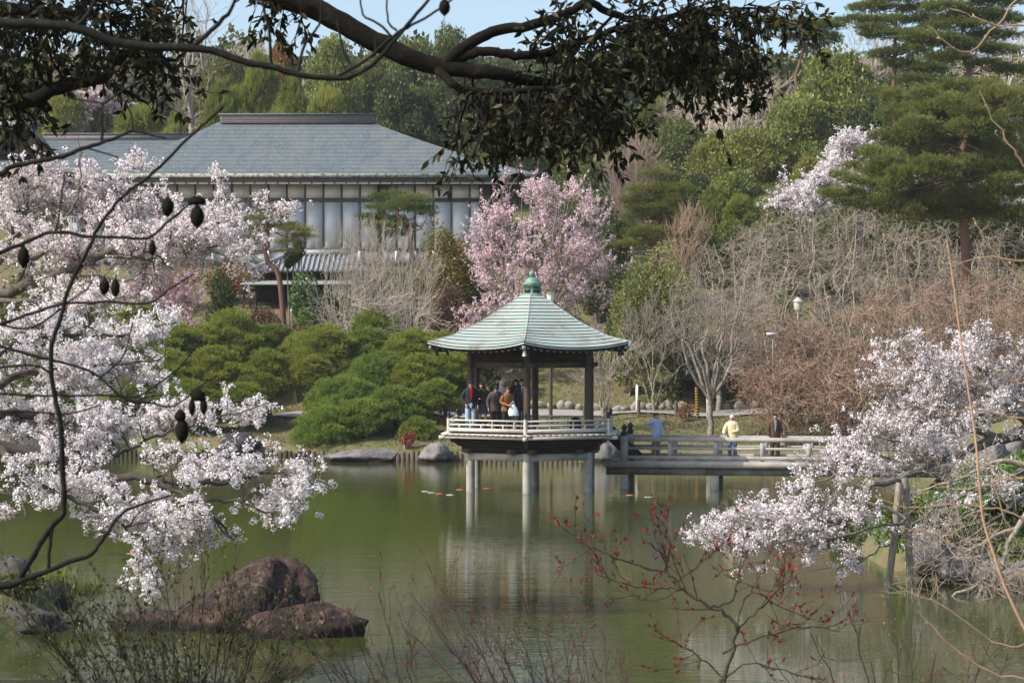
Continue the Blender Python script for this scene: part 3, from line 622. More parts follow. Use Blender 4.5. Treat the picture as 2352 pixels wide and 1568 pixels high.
for k in range(6):
    for i in range(len(prof) - 1):
        (r0, z0), (r1, z1) = prof[i], prof[i + 1]; g = G(); ts = np.linspace(0, 1, NT + 1)
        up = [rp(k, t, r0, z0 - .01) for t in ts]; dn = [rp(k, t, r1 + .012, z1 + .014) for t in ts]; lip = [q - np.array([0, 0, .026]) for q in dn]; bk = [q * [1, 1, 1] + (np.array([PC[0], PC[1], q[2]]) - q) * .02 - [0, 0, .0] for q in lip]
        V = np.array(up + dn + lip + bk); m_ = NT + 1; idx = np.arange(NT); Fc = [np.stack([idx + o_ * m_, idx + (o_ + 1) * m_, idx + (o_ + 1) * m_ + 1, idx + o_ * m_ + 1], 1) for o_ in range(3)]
        g.add(V, Fc[0]); g.obj('roof_course', M_copper, rf, origin=P0)
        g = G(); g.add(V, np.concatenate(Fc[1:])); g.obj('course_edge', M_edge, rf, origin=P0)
    # hip seam
    g = G(); L = [rp(k, 0, r, z + .012) for r, z in prof]; g.tubes([L], [[.013] * len(L)], 5); g.obj('hip_seam', M_copper, rf, origin=P0)
    # eave thickness and soffit
    g = G(); ts = np.linspace(0, 1, NT + 1); A = [rp(k, t, 3.84, 4.955) for t in ts]; B = [q - [0, 0, .07] for q in A]; C2 = [rp(k, t, 3.74, 4.79) for t in ts]; D2 = [hx(k, 2.2, 4.93) * (1 - t) + hx(k + 1, 2.2, 4.93) * t for t in ts]
    V = np.array(A + B + C2 + D2); idx = np.arange(NT); m_ = NT + 1; g.add(V, np.stack([idx, idx + m_, idx + m_ + 1, idx + 1], 1)); pobj(g, 'eave_edge', M_copper)
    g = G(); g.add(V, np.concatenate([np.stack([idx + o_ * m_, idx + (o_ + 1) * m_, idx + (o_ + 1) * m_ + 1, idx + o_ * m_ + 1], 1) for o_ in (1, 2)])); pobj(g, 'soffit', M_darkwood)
    for j in range(15):
        t = (j + .5) / 15; q = rp(k, t, 3.58, 4.79); dd = nrm((hx(k, 1, 0) + hx(k + 1, 1, 0)) / 2 - P0) * 1.0
        if k in (0, 1, 5, 4, 2, 3):
            i_ = q - dd * 1.25; i_[2] += .1; g = G(); g.beam(i_, q + dd * .02, .06, .08); raft = pobj(g, 'rafter', M_darkwood)
            g = G(); g.box(q + dd * .035, (.07, .012, .085), rz=math.atan2(dd[1], dd[0]) + PI / 2); g.obj('rafter_cap', M_white, raft, origin=P0)
    c = hx(k, 3.66, 4.83); o_ = nrm(hx(k, 1, 0) - P0); g = G(); g.beam(c - o_ * 1.5 + [0, 0, -.02], c + o_ * .06, .12, .16); pobj(g, 'hip_rafter', M_darkwood)
    g = G(); g.beam(c + o_ * .062, c + o_ * .1, .13, .17); pobj(g, 'hip_rafter_cap', M_copper)
    q = hx(k, 3.5, 4.62); bell = G(); bell.lathe([(.012, .12), (.02, .1), (.055, .07), (.062, -.03), (.075, -.1)], q, 10); pobj(bell, 'wind_bell', M_rail if k == 0 else M_black, smooth=True)
fn = empty('roof_finial', (0, 0, 0)); fn.parent = pav
def fobj(g, n_, m, s=False): return g.obj(n_, m, fn, s, origin=P0)
top = np.array([PC[0] + .03, PC[1], 0]); g = G(); g.lathe([(.42, 6.55), (.4, 6.6), (.33, 6.6), (.33, 6.88), (.39, 6.9), (.39, 6.95)], top, 6, math.radians(-90 + TH)); fobj(g, 'finial_box', M_copperdark)
for k in range(6):
    a, b = hx(k, .335, 6.74), hx(k + 1, .335, 6.74); a = a + [.03, 0, 0]; b = b + [.03, 0, 0]; q = (a + b) / 2; dd = nrm((a + b) / 2 - [PC[0] + .03, PC[1], 6.74]); d = nrm(b - a)
    g = G(); g.beam(q - d * .12 + dd * .004, q + d * .12 + dd * .004, .012, .19); fobj(g, 'finial_panel', M_black)
    for sg in (-1, 1): g = G(); a_ = np.linspace(.2, PI, 7); L = [q + dd * .014 + d * sg * (.05 + .045 * math.cos(t)) + np.array([0, 0, -.03 + .07 * math.sin(t)]) for t in a_]; g.tubes([L], [[.009] * 7], 4); fobj(g, 'scroll', M_copperdark)
g = G(); g.lathe([(.32, 6.95), (.33, 6.98), (.25, 7.0), (.24, 7.04), (.21, 7.1), (.14, 7.15), (.07, 7.17)], top, 20); fobj(g, 'finial_dome', M_copperdark, True)
g = G(); g.lathe([(.045, 7.16), (.04, 7.19), (.08, 7.22), (.105, 7.28), (.09, 7.34), (.05, 7.38), (.012, 7.41), (0.004, 7.43)], top, 18); fobj(g, 'finial_jewel', M_copperdark, True)

# ================================================================== bridge and steps
bridge = empty('footbridge', (8, 79, 0), 'low grey concrete footbridge with post and rail parapets leading to the pavilion', 'bridge'); B0 = np.array([8, 79., 0])
def bobj(g, n_, m, s=False, par=None): return g.obj(n_, m, par or bridge, s, origin=B0)
A_ = np.array([3.2, 78.6, 0]); E_ = np.array([15.0, 76.6, 0]); bd = nrm(E_ - A_); bn = np.array([-bd[1], bd[0], 0]); BW = 1.95; BL = np.linalg.norm(E_ - A_)
def bp(s, w, z): return A_ + bd * s + bn * w + np.array([0, 0, z])
g = G(); g.beam(bp(0, BW / 2, .82), bp(BL, BW / 2, .82), BW, .2); bobj(g, 'deck', M_conc)
for w in (.03, BW - .03):
    g = G(); g.beam(bp(-.05, w, .84), bp(BL, w, .84), .3, .21); bobj(g, 'deck_edge', M_conc)
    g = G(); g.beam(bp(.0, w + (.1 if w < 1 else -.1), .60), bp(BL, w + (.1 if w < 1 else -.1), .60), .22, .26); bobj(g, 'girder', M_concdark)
    for s in (.62, 3.7, 6.8, 9.9): g = G(); g.box(bp(s, w + (.12 if w < 1 else -.12), -.2), (.27, .27, 1.35), rz=math.atan2(bd[1], bd[0])); bobj(g, 'pier', M_conc)
    hw = .08 if w < 1 else BW - .08
    g = G(); g.beam(bp(.62, hw, 1.68), bp(BL, hw, 1.68), .17, .15); bobj(g, 'top_rail', M_conc)
    g = G(); g.beam(bp(.62, hw, 1.375), bp(BL, hw, 1.375), .1, .09); bobj(g, 'middle_rail', M_conc)
    g = G(); g.beam(bp(.62, hw, 1.06), bp(BL, hw, 1.06), .15, .13); bobj(g, 'bottom_rail', M_conc)
    g = G(); g.box(bp(.62, hw, 1.36), (.24, .24, .86), rz=math.atan2(bd[1], bd[0])); np_ = bobj(g, 'newel_post', M_conc)
    g = G(); g.lathe([(.09, 1.79), (.1, 1.86), (.115, 1.9), (.115, 1.93), (.06, 1.97), (.055, 1.99), (.1, 2.04), (.1, 2.1), (.04, 2.17), (.008, 2.2)], bp(.62, hw, 0), 12); bobj(g, 'onion_finial', M_black, True, np_)
    for j in range(1, 8):
        g = G(); g.box(bp(.62 + 1.56 * j, hw, 1.27), (.15, .14, .66), rz=math.atan2(bd[1], bd[0])); bobj(g, 'baluster_post', M_conc)
        if j < 8: g = G(); g.box(bp(.62 + 1.56 * j - .7, hw, .97), (.5, .12, .06), rz=math.atan2(bd[1], bd[0])); bobj(g, 'footing_block', M_conc)
st = empty('steps', (3.4, 79.5, 0)); st.parent = pav; st.location = (0, 0, 0); P0_ = P0
for w in (.25, 1.75): g = G(); g.beam(bp(-.1, w, 1.98), bp(.95, w, 1.0), .08, .3); g.obj('stringer', M_darkwood, st, origin=P0)
for j in range(5): g = G(); g.box(bp(.0 + .2 * j, 1.0, 1.85 - .19 * j), (.24, 1.5, .04), rz=math.atan2(bd[1], bd[0])); g.obj('tread', M_wood, st, origin=P0)

# ================================================================== rocks
def rock(name, label, c, r, seed, m, flatb=.5, rough=.22, group=None, n=26, ridge=None, rz=0):
    rng = np.random.default_rng(seed); nu_, nv = n * 2, n; u = np.arange(nu_) / nu_ * 2 * PI; v = np.linspace(0, PI, nv)
    U, V = np.meshgrid(u, v); D = np.stack([np.sin(V) * np.cos(U), np.sin(V) * np.sin(U), np.cos(V)], -1); R = np.ones(U.shape)
    for o_ in range(5):
        for _ in range(5):
            k = rng.normal(size=3) * (1.1 * 1.9 ** o_); ph = rng.uniform(0, 6); w_ = np.sin(D @ k + ph); R += rough * .42 / (1.75 ** o_) * (w_ if o_ % 2 else (1 - 2 * np.abs(w_)) * .7)
    for _ in range(7):                                   # flat facets
        d = sph(1, rng)[0]; q = D @ d; lim = rng.uniform(.75, .92); R = np.where(q > 0, np.minimum(R, np.maximum(lim / np.maximum(q, .3), .5) * np.ones_like(R)), R)
    Pp = D * R[..., None]
    if ridge is not None: Pp[..., 2] *= ridge(Pp[..., 0])
    Pp = Pp * np.asarray(r); cs, sn = math.cos(rz), math.sin(rz); Pp = np.stack([Pp[..., 0] * cs - Pp[..., 1] * sn, Pp[..., 0] * sn + Pp[..., 1] * cs, Pp[..., 2]], -1)
    g = G(); i = np.arange(nv - 1)[:, None] * nu_; j = np.arange(nu_)[None]; j2 = (j + 1) % nu_; g.add(Pp, np.stack([i + j, i + nu_ + j, i + nu_ + j2, i + j2], -1).reshape(-1, 4))
    o = g.obj(name, m, smooth=True, loc=c); return tag(o, label, 'rock', group)
c = W(520, 1400, 40.6); c[2] = .0
rock('rock', 'big humped red brown rock rising from the pond', (c[0] + .12, 40.7, -.05), (1.75, 1.05, 1.52), 5, M_rock, n=72, rough=.19, ridge=lambda x: np.clip(.72 + .75 * x, .2, 1.25))
rock('rock', 'low red brown rock leaning against the big rock in the pond', (W(688, 1, 39.2)[0], 39.3, -.02), (.96, .6, .58), 8, M_rock, n=48, rough=.2)
rock('rock', 'low red brown rock at the left foot of the big rock', (W(350, 1, 40.2)[0], 40.3, -.08), (.98, .6, .52), 12, M_rock, n=36, rough=.16)
d = 96.3
rock('rock', 'long flat grey rock lying along the far shore', (W(828, 1, d)[0], d, .12), (1.85, .9, .5), 21, M_rockgrey, n=36, rough=.12, ridge=lambda x: np.clip(.85 + .32 * x, .45, 1.3))
rock('rock', 'rounded purple grey rock on the shore left of the pavilion', (W(1003, 1, 96)[0], 96, .2), (.75, .7, .62), 23, M_rockgrey, n=30, rough=.16)
rock('rock', 'black wet rock on the far shore under the clipped pines', (W(545, 1, 98.6)[0], 98.6, .45), (1.15, .9, .62), 25, mat('dark_rock', (.035, .033, .032), .7, bump=.05, bscale=6), n=28)
rock('rock', 'pointed grey rock behind the pavilion steps', (W(1392, 1, 96)[0], 96.2, .2), (.75, .7, 1.05), 27, M_rockgrey, n=26, rough=.2, rz=.3)
rock('rock', 'dark rock on the shore behind the bridge newel', (W(1330, 1, 96.5)[0], 96.8, .1), (.6, .5, .45), 29, M_rockgrey, n=20)
for i, (X, Yb, dd, rx, rzz, lab) in enumerate([(25, 1330, 43.5, .55, .8, 'tall grey rock at the tip of the left bank'), (75, 1352, 42.3, .62, .38, 'flat rock below the grass tuft on the left bank'), (140, 1350, 42.6, .33, .42, 'dark rock at the water end of the left bank'), (45, 1420, 40.0, .75, .35, 'shaded rock low on the left bank'), (150, 1420, 41.2, .35, .1, 'small wet rock just above the water by the left bank')]):
    c = W(X, Yb, dd); rock('rock', lab, (c[0], dd, max(c[2] * .5, .02)), (rx, rx * .8, rzz), 40 + i, mat('dark_bank_rock', (.1, .095, .085), .95, [(2.5, (.05, .05, .04), .42, .62), (9, (.2, .19, .17), .58, .75)], bump=.12, bscale=6), n=28, rough=.2)  # darker version of the mottled grey rock
for i, (X, dd, rx, rzz, lab) in enumerate([(2140, 48.6, .5, .35, 'grey rock at the foot of the right bank beside the props'), (2215, 48.0, .55, .62, 'biggest pale grey rock on the waterline of the right bank'), (2285, 47.4, .5, .5, 'cracked grey rock on the right bank waterline next to the frame edge'), (2350, 47.0, .5, .42, 'grey waterline rock at the far right'), (1880, 57.2, .55, .12, 'low dark rock in the water under the right cherry'), (2275, 62, .55, .75, 'rounded boulder standing on the green right bank'), (2330, 63, .5, .7, 'second boulder behind the right cherry trunk')]):
    x = (X - 1176) / F * dd; rock('rock', lab, (x, dd, max(0, gz(x, dd)) + rzz * .3), (rx, rx * .8, rzz), 60 + i, M_rockgrey, n=26, rough=.22)
# path-side stones
rs = []; M_kerb = mat('pale_kerb_stone', (.28, .255, .22), .9, (4, (.17, .155, .13), .45, .65), bump=.02, bscale=12)
for i in range(34):
    X = 1010 + i * 21 + (i * 37 % 11); dd = 109.2
    if i > 26: X = 1600 + (i - 26) * 33
    x = (X - 1176) / F * dd
    side = 'behind the pavilion' if X < 1440 else 'between the white marker post and the bare tree'
    o = rock('kerb_stone', 'pale grey upright stone edging the path ' + side, (x, dd, gz(x, dd) + .12), (.24 + .06 * (i % 3), .2, .2 + .05 * (i * 7 % 4)), 100 + i, M_kerb, n=9, rough=.2, group='stones edging the path ' + side)
# shore logs
M_logshade = mat('shaded_log', (.055, .045, .03), .9, (6, (.03, .032, .018), .4, .65), bump=.01, bscale=20)  # left-hand logs: shade of the trees painted in as a darker colour
rev = empty('log_edging', (-3, 97, 0), 'row of short upright logs holding the far shore', 'log edging'); E0 = np.array([-3, 97., 0]); rng = np.random.default_rng(4)
path_ = [POND[1], POND[2], POND[3], POND[4], POND[5]]; pts = []
for a, b in zip(path_[:-1], path_[1:]):
    L = np.linalg.norm(b - a); pts += [a + (b - a) * t for t in np.arange(0, 1, .205 / L)]
for q in pts:
    h = rng.uniform(.24, .42); r_ = rng.uniform(.085, .105); g = G(); g.lathe([(r_, -.4), (r_, h - .02), (r_ * .8, h)], (q[0], q[1] - .12, 0), 7); lo_ = g.obj('log', M_log if q[0] > -7 + rng.normal() else M_logshade, rev, origin=E0)

# props of the right cherry
for X0_, Y0_, X1_, Y1_, dd, lab in ((2033, 1352, 2066, 1108, 46.7, 'pale wooden prop standing in the water under the right cherry, left of the pair'), (2094, 1347, 2078, 1098, 46.9, 'dark side wooden prop under the right cherry, right of the pair')):
    a = W(X0_, Y0_, dd); a[2] = -.5; b = W(X1_, Y1_, dd); g = G(); g.tubes([catmull([a, (a + b) / 2 + [.01, 0, 0], b], 5)], [[.074] * 11], 10, cap=True); o = g.obj('prop_post', mat('split_prop_wood', (.37, .33, .27), .9, (5, (.16, .13, .1), .45, .6), bump=.02, bscale=12, stretch=(8, 8, .6)), origin=a, loc=a); tag(o, lab, 'post', 'props under the right cherry')

# lamp behind the pavilion
x, y = W(1265, 1, 103)[0], 103.0; z0 = gz(x, y); lp = empty('garden_lamp', (x, y, z0), 'tall garden lamp with white lantern and flat brown hat behind the pavilion roof', 'lamp'); zt = 5 + (784 - 664) / F * 103
g = G(); g.lathe([(.085, -.1), (.075, zt - .62 - z0)], (0, 0, 0), 10); g.obj('pole', M_wood, lp)
g = G(); g.lathe([(.13, zt - .62 - z0), (.21, zt - .06 - z0)], (0, 0, 0), 12); g.obj('lantern', M_white, lp)
for k in range(12): a = k * PI / 6; g = G(); g.beam((.131 * math.cos(a), .131 * math.sin(a), zt - .6 - z0), (.212 * math.cos(a), .212 * math.sin(a), zt - .06 - z0), .014, .014); g.obj('rib', M_rail, lp)
g = G(); g.lathe([(.4, zt - .06 - z0), (.38, zt - .02 - z0), (.12, zt + .05 - z0)], (0, 0, 0), 16); g.obj('hat', M_wood, lp)
g = G(); g.lathe([(.1, zt - .72 - z0), (.14, zt - .62 - z0)], (0, 0, 0), 10); g.obj('collar', M_black, lp)
# small box lamp among the bare trees, camera-like lamp by the maples
def placed(X, d): x = (X - 1176) / F * d; return x, d, gz(x, d)
x, y, z0 = placed(1833, 106); lp = empty('box_lamp', (x, y, z0), 'white boxy lantern on a post among the grey bare trees', 'lamp'); zt = 5 + (784 - 680) / F * 106 - z0
g = G(); g.lathe([(.04, 0), (.04, zt - .75)], n=8); g.obj('pole', M_conc, lp); g = G(); g.lathe([(.15, zt - .65), (.2, zt - .45), (.2, zt - .25)], n=6); g.obj('lantern', M_rail, lp); g = G(); g.lathe([(.25, zt - .25), (.05, zt - .05)], n=6); g.obj('hat', M_rail, lp)
x, y, z0 = placed(1775, 100); lp = empty('path_lamp', (x, y, z0), 'small white lamp head on a thin pole above the reddish maples', 'lamp'); zt = 5 + (784 - 768) / F * 100 - z0
g = G(); g.lathe([(.025, 0), (.025, zt)], n=8); g.obj('pole', M_conc, lp); g = G(); g.box((-.06, 0, zt + .03), (.42, .2, .1)); g.obj('lamp_head', M_white, lp); g = G(); g.box((-.06, 0, zt - .04), (.3, .14, .05)); g.obj('diffuser', flat('grey_glass', (.4, .42, .42)), lp)
# notice board, markers and bollards
x, y, z0 = placed(1618, 110.5); nb_ = empty('notice_board', (x, y, z0), 'dark roofed notice board with teal panel behind the bare tree', 'notice board')
for s in (-1.1, 1.1): g = G(); g.box((s, 0, .9), (.1, .1, 1.9)); g.obj('post', M_darkwood, nb_)
g = G(); g.box((0, 0, 1.35), (2.1, .06, .95)); g.obj('board', flat('teal_board', (.08, .17, .16)), nb_)
g = G(); g.box((0, -.05, 1.85), (2.3, .07, .07)); g.box((0, -.05, .85), (2.3, .07, .07)); g.obj('frame', M_darkwood, nb_)
g = G(); g.beam((-1.35, -.25, 1.92), (1.35, -.25, 1.92), .5, .04); g.beam((-1.35, .2, 1.92), (1.35, .2, 1.92), .5, .04); g.obj('roof', M_darkwood, nb_)
for X, d_, h, w, m, lab in ((1463, 107.6, 1.12, .11, M_white, 'white painted wooden marker post beside the path'), (1626, 104.8, 1.9, .13, M_white, 'tall thin white sign post in front of the notice board')):
    x, y, z0 = placed(X, d_); r = empty('marker_post', (x, y, z0), lab, 'post'); g = G(); g.box((0, 0, h / 2 + .05), (w, w, h - .1 + .3)); g.obj('shaft', m, r); g = G(); g.lathe([(w * .72, h + .15), (.01, h + .22)], n=4, ph=PI / 4); g.obj('top', m, r)
x, y, z0 = placed(1602, 106); r = empty('wrapped_post', (x, y, z0), 'post wrapped in yellow and dark rope beside the bare tree', 'post'); g = G(); g.tubes([[(0, 0, 0), (-.06, 0, 1.5)]], [[.07, .06]], 10, cap=True); g.obj('shaft', M_darkwood, r)
for k in range(11): g = G(); g.lathe([(.08, .1 + k * .125), (.085, .13 + k * .125), (.08, .16 + k * .125)], (-.004 * k - .002, 0, 0), 10); g.obj('rope_turn', flat('ochre_rope', (.42, .26, .05)), r)
for i, (X, d_, h, lab) in enumerate([(1392, 105.4, .62, 'short wooden bollard right of the pavilion railing'), (1467, 105.2, .7, 'short wooden bollard in front of the white marker post'), (1553, 105.2, .68, 'short wooden bollard to the right of the woman on the bridge'), (1342, 105.4, .6, 'short wooden bollard seen between the right columns'), (1012, 106, .7, 'short wooden bollard beside the trunk left of the pavilion'), (1082, 105.6, .5, 'short wooden bollard behind the man in jeans'), (1795, 105, .6, 'short wooden bollard behind the reddish maples'), (1910, 105, .6, 'short wooden bollard at the far right of the path')]):
    x, y, z0 = placed(X, d_); r = empty('bollard', (x, y, z0), lab, 'bollard', 'wooden bollards along the path'); g = G(); g.lathe([(.085, -.1), (.08, h)], n=9); g.obj('shaft', M_log, r); g = G(); g.lathe([(.08, h), (.05, h + .04)], n=9); g.obj('top', M_log, r)
# koi
rng = np.random.default_rng(7)
koi = [(978, 1128, 'w', 'white carp left of the piles'), (992, 1131, 'w', 'pale carp with orange tail left of the piles'), (1010, 1133, 'o', 'orange carp nearest the leftmost pile'), (1035, 1136, 'w', 'white and orange carp just left of the piles'), (1058, 1124, 'o', 'orange carp right against the leftmost pile'), (1415, 1129, 'w', 'white carp right of the piles'), (1448, 1137, 'o', 'orange carp below the bridge end'), (1490, 1141, 'w', 'long white carp below the bridge'), (1120, 1121, 'o', 'orange carp between the piles'), (305, 1271, 'o', 'orange carp near the left cherry sprays')]
for X, Yc, c_, lab in koi:
    d_ = 5 * F / (Yc - 784); x = (X - 1176) / F * d_; a = rng.uniform(-.25, .25)
    r = empty('koi_carp', (x, d_, 0), lab, 'fish', 'carp near the pavilion', a); m = flat('koi_white', (.5, .46, .36), .3) if c_ == 'w' else flat('koi_orange', (.5, .15, .04), .3)
    g = G(); r.scale = (.5, .5, .5); xs = np.linspace(-.3, .22, 9); g.loft([[(xx, .075 * math.sqrt(max(.02, 1 - ((xx + .06) / .28) ** 2)) * math.cos(t), -.012 + .05 * math.sqrt(max(.02, 1 - ((xx + .06) / .28) ** 2)) * math.sin(t)) for t in np.arange(8) / 8 * 2 * PI] for xx in xs]); g.obj('body', m, r, True)
    g = G(); g.add([(.2, 0, .0), (.36, .06, .012), (.33, 0, .01), (.36, -.06, .012)], [[0, 1, 2, 3]]); g.obj('tail', m, r)
# ================================================================== people
def person(label, X, d, zf, H=1.65, face=0., lean=0., arms=('down', 'down'), top='jacket', tc=(.02, .02, .022), bottom='trousers', bc=(.05, .05, .06), hair=(.015, .012, .01), longh=False, cap=None, inner=None, shoes=(.05, .04, .04), tie=None, toplen=.78, collar=None, headturn=(0, 0), group='people'):
    x = (X - 1176) / F * d; S = H / 1.7
    def B(p):
        """lean forward above the hips (forward is -y)"""
        p = np.array(p, float); z = p[..., 2] - .95; t = np.clip(z / .3, 0, 1) * lean; c, s = np.cos(t), np.sin(t)
        y = p[..., 1] * c - np.maximum(z, 0) * s; zz = np.where(z > 0, .95 + z * c + p[..., 1] * s, p[..., 2]); return np.stack([p[..., 0], y, zz], -1)
    J = {'pel': (0, 0, .93), 'sp': (0, .01, 1.08), 'ch': (0, .01, 1.26), 'nb': (0, .015, 1.42), 'nk': (0, 0, 1.48), 'hd': (0, -.015, 1.57), 'ht': (0, 0, 1.655)}
    def arm(s, pose):
        sh = (s * .175, .01, 1.385)
        if pose == 'down': el, wr = (s * .23, .03, 1.12), (s * .235, -.05, .88)
        elif pose == 'pocket': el, wr = (s * .26, .07, 1.13), (s * .17, -.06, .93)
        elif pose == 'fold': el, wr = (s * .235, -.02, 1.13), (s * .05, -.24, 1.16)
        elif pose == 'front': el, wr = (s * .22, -.03, 1.13), (s * .07, -.25, 1.06)
        elif pose == 'up': el, wr = (s * .25, -.1, 1.16), (s * .08, -.22, 1.34)
        elif pose == 'point': el, wr = (s * .40, -.08, 1.34), (s * .60, -.16, 1.30)
        elif pose == 'rail': el, wr = (s * .27, -.1, 1.15), (s * .25, -.3, 1.0)
        sh, el, wr = map(np.array, (sh, el, wr)); hd = wr + nrm(wr - el) * .08; return sh, el, wr, hd
    aL = arm(-1, arms[0]); aR = arm(1, arms[1])
    V = []; E = []; R = []
    def v(p, r): V.append(p); R.append(r); return len(V) - 1
    def ch(a, pts):
        for p, r in pts: b = v(p, r); E.append((a, b)); a = b
        return a
    pel = v(J['pel'], (.135, .1)); c_ = ch(pel, [(J['sp'], (.12, .09)), (J['ch'], (.14, .1)), (J['nb'], (.06, .06))])
    hd = ch(c_, [(J['nk'], (.052, .055)), ((0, -.012, 1.535), (.066, .078)), (J['hd'], (.078, .092)), ((0, 0, 1.62), (.074, .088)), (J['ht'], (.05, .06))])
    nose = ch(hd - 2, [((0, -.115, 1.565), (.012, .012))])
    for s, A in ((-1, aL), (1, aR)):
        h = ch(c_, [(A[0] + [0, 0, -.02], (.046, .046)), (A[1], (.042, .042)), (A[2], (.028, .024)), (A[2] * .35 + A[3] * .65, (.036, .02))]); fd = nrm(A[3] - A[2]); sd = nrm(np.cross(fd, (0.1, .3, 1))); dn = np.array((0, -.3, -.6))
        for k, ln in enumerate((.062, .075, .07, .055)): o_ = sd * (k - 1.5) * .02; ch(h, [(A[3] + o_, (.010, .010)), (A[3] + o_ + fd * ln * .5 + dn * .01, (.009, .009)), (A[3] + o_ * .9 + fd * ln * .8 + dn * .035, (.008, .008))])
        ch(h, [(A[2] + fd * .05 + sd * s * .035, (.011, .011)), (A[3] + sd * s * .045 + dn * .01, (.009, .009))])
        ch(pel, [((s * .09, 0, .86), (.095, .095)), ((s * .1, -.01, .5), (.058, .06)), ((s * .1, .015, .3), (.052, .055)), ((s * .1, .02, .09), (.036, .038)), ((s * .11, -.06, .035), (.036, .028)), ((s * .12, -.14, .028), (.03, .02))])
    Vb = B(np.array(V))
    me = bpy.data.meshes.new('body_skeleton'); me.from_pydata([tuple(q) for q in Vb], E, []); o = bpy.data.objects.new('person', me); COL.objects.link(o)
    sk = o.modifiers.new('skin', 'SKIN'); sk.use_smooth_shade = True; ss = o.modifiers.new('s', 'SUBSURF'); ss.levels = 1; ss.render_levels = 1
    if not me.skin_vertices: me.skin_vertices.new()
    for i, r in enumerate(R): me.skin_vertices[0].data[i].radius = r; me.skin_vertices[0].data[i].use_root = (i == 0)
    dg = bpy.context.evaluated_depsgraph_get(); dg.update(); m2 = bpy.data.meshes.new_from_object(o.evaluated_get(dg)); o.modifiers.clear(); o.data = m2; bpy.data.meshes.remove(me)
    m2.materials.clear(); m2.materials.append(M_skin); m2.name = 'body'
    for p in m2.polygons: p.use_smooth = True
    o.location = (x, d, zf); o.rotation_euler = (0, 0, face); o.scale = (S, S, S); tag(o, label, 'person', group)
    def add(g, n, c, sm=True, rough=.85): return g.obj(n, flat('%s_%d_%d_%d' % (n, c[0] * 999, c[1] * 999, c[2] * 999), c, rough), o, sm)
    def ring(cx, cy, z, rx, ry, n=14): a = np.arange(n) / n * 2 * PI; return B(np.stack([cx + rx * np.cos(a), cy + ry * np.sin(a), np.full(n, z)], -1))
    # upper garment
    g = G(); puff = 1.12 if top == 'padded' else 1.0
    zz = [(toplen, .185, .135), (toplen + .1, .185, .135), (1.0, .175, .125), (1.12, .17, .125), (1.28, .195, .138), (1.38, .205, .125), (1.435, .175, .115), (1.465, .12, .095), (1.495, .07, .075)]
    rg = [ring(0, .01, z, rx * puff + (.006 * math.sin(i * 9) if top == 'padded' else 0), ry * puff) for i, (z, rx, ry) in enumerate(zz)]; g.loft(rg)
    for A in (aL, aR):
        P = catmull(np.array([A[0] * [.8, 1, 1], A[1], A[2]]), 5); P = B(P); rr = np.linspace(.085, .05, len(P)) * puff; g.tubes([P], [rr], 10, cap=True)
    names = {'jacket': 'jacket', 'padded': 'padded_jacket', 'shirt': 'shirt', 'coat': 'coat'}; add(g, names[top], tc)
    if inner: g = G(); P = [ring(0, -.012, z, w, .128) for z, w in ((1.46, .055), (1.40, .07), (1.3, .045), (1.2, .03), (1.02, .012))]; g.loft(P); 
    if inner:
        g = G(); pts = [(-.035, 1.475), (.035, 1.475), (.04, 1.38), (.028, 1.2), (.01, 1.05), (-.01, 1.05), (-.024, 1.2), (-.035, 1.38)]; F_ = B(np.array([(a, -.135, b) for a, b in pts])); Bk = B(np.array([(a, -.08, b) for a, b in pts])); m_ = len(pts)
        g.add(np.vstack([F_, Bk]), [list(range(m_))[::-1]]); g.add(np.vstack([F_, Bk]), [[i, (i + 1) % m_, m_ + (i + 1) % m_, m_ + i] for i in range(m_)]); add(g, 'undershirt', inner, False)
    if tie: g = G(); P = B(np.array([(-.018, -.145, 1.42), (.018, -.145, 1.42), (.03, -.148, 1.12), (0, -.148, 1.05), (-.03, -.148, 1.12)])); g.add(np.vstack([P, P + [0, .02, 0]]), [[4, 3, 2, 1, 0]]); g.add(np.vstack([P, P + [0, .02, 0]]), [[i, (i + 1) % 5, 5 + (i + 1) % 5, 5 + i] for i in range(5)]); add(g, 'tie', tie, False)
    # legs
    g = G()
    if bottom == 'trousers':
        g.loft([ring(0, 0, .99, .15, .115), ring(0, 0, .9, .17, .125), ring(0, 0, .8, .165, .125)])
        for s in (-1, 1): P = np.array([(s * .085, 0, .88), (s * .095, -.005, .5), (s * .1, .015, .3), (s * .1, .02, .07)]); P = catmull(P, 4); g.tubes([P], [np.linspace(.095, .066, len(P))], 10, cap=True)
        add(g, 'trousers', bc)
    else:
        g.loft([ring(0, 0, .99, .15, .115), ring(0, 0, .8, .18, .14), ring(0, 0, .62, .2, .15)]); add(g, 'skirt', bc)
        g = G()
        for s in (-1, 1): g.lathe([(.04, .06), (.052, .2), (.058, .36), (.056, .42)], (s * .1, .012, 0), 10)
        add(g, 'boots', (.02, .018, .016))
    g = G()
    for s in (-1, 1): g.loft([[(s * .1 + (.045 - .01 * abs(k - 1)) * math.cos(a), yy + 0 * a, .045 + (.04 - .012 * k) * math.sin(a)) for a in np.arange(8) / 8 * 2 * PI] for k, yy in enumerate((.07, -.03, -.16))])
    add(g, 'shoes', shoes)
    # head details
    def cap_(rx, ry, rz, c, zmin, n=16): 
        rings = []
        for t in np.linspace(math.asin(zmin), PI / 2 - .05, 7): rings.append([(c[0] + rx * math.cos(t) * math.cos(a), c[1] + ry * math.cos(t) * math.sin(a), c[2] + rz * math.sin(t)) for a in np.arange(n) / n * 2 * PI])
        return np.array(rings)
    g = G(); hr = cap_(.094, .112, .105, (0, .012, 1.6), -.15); fr = hr[:, :, 1] < -.05; hr[:, :, 2] = np.where(fr & (hr[:, :, 2] < 1.625), 1.628, hr[:, :, 2]); g.loft([B(q) for q in hr])
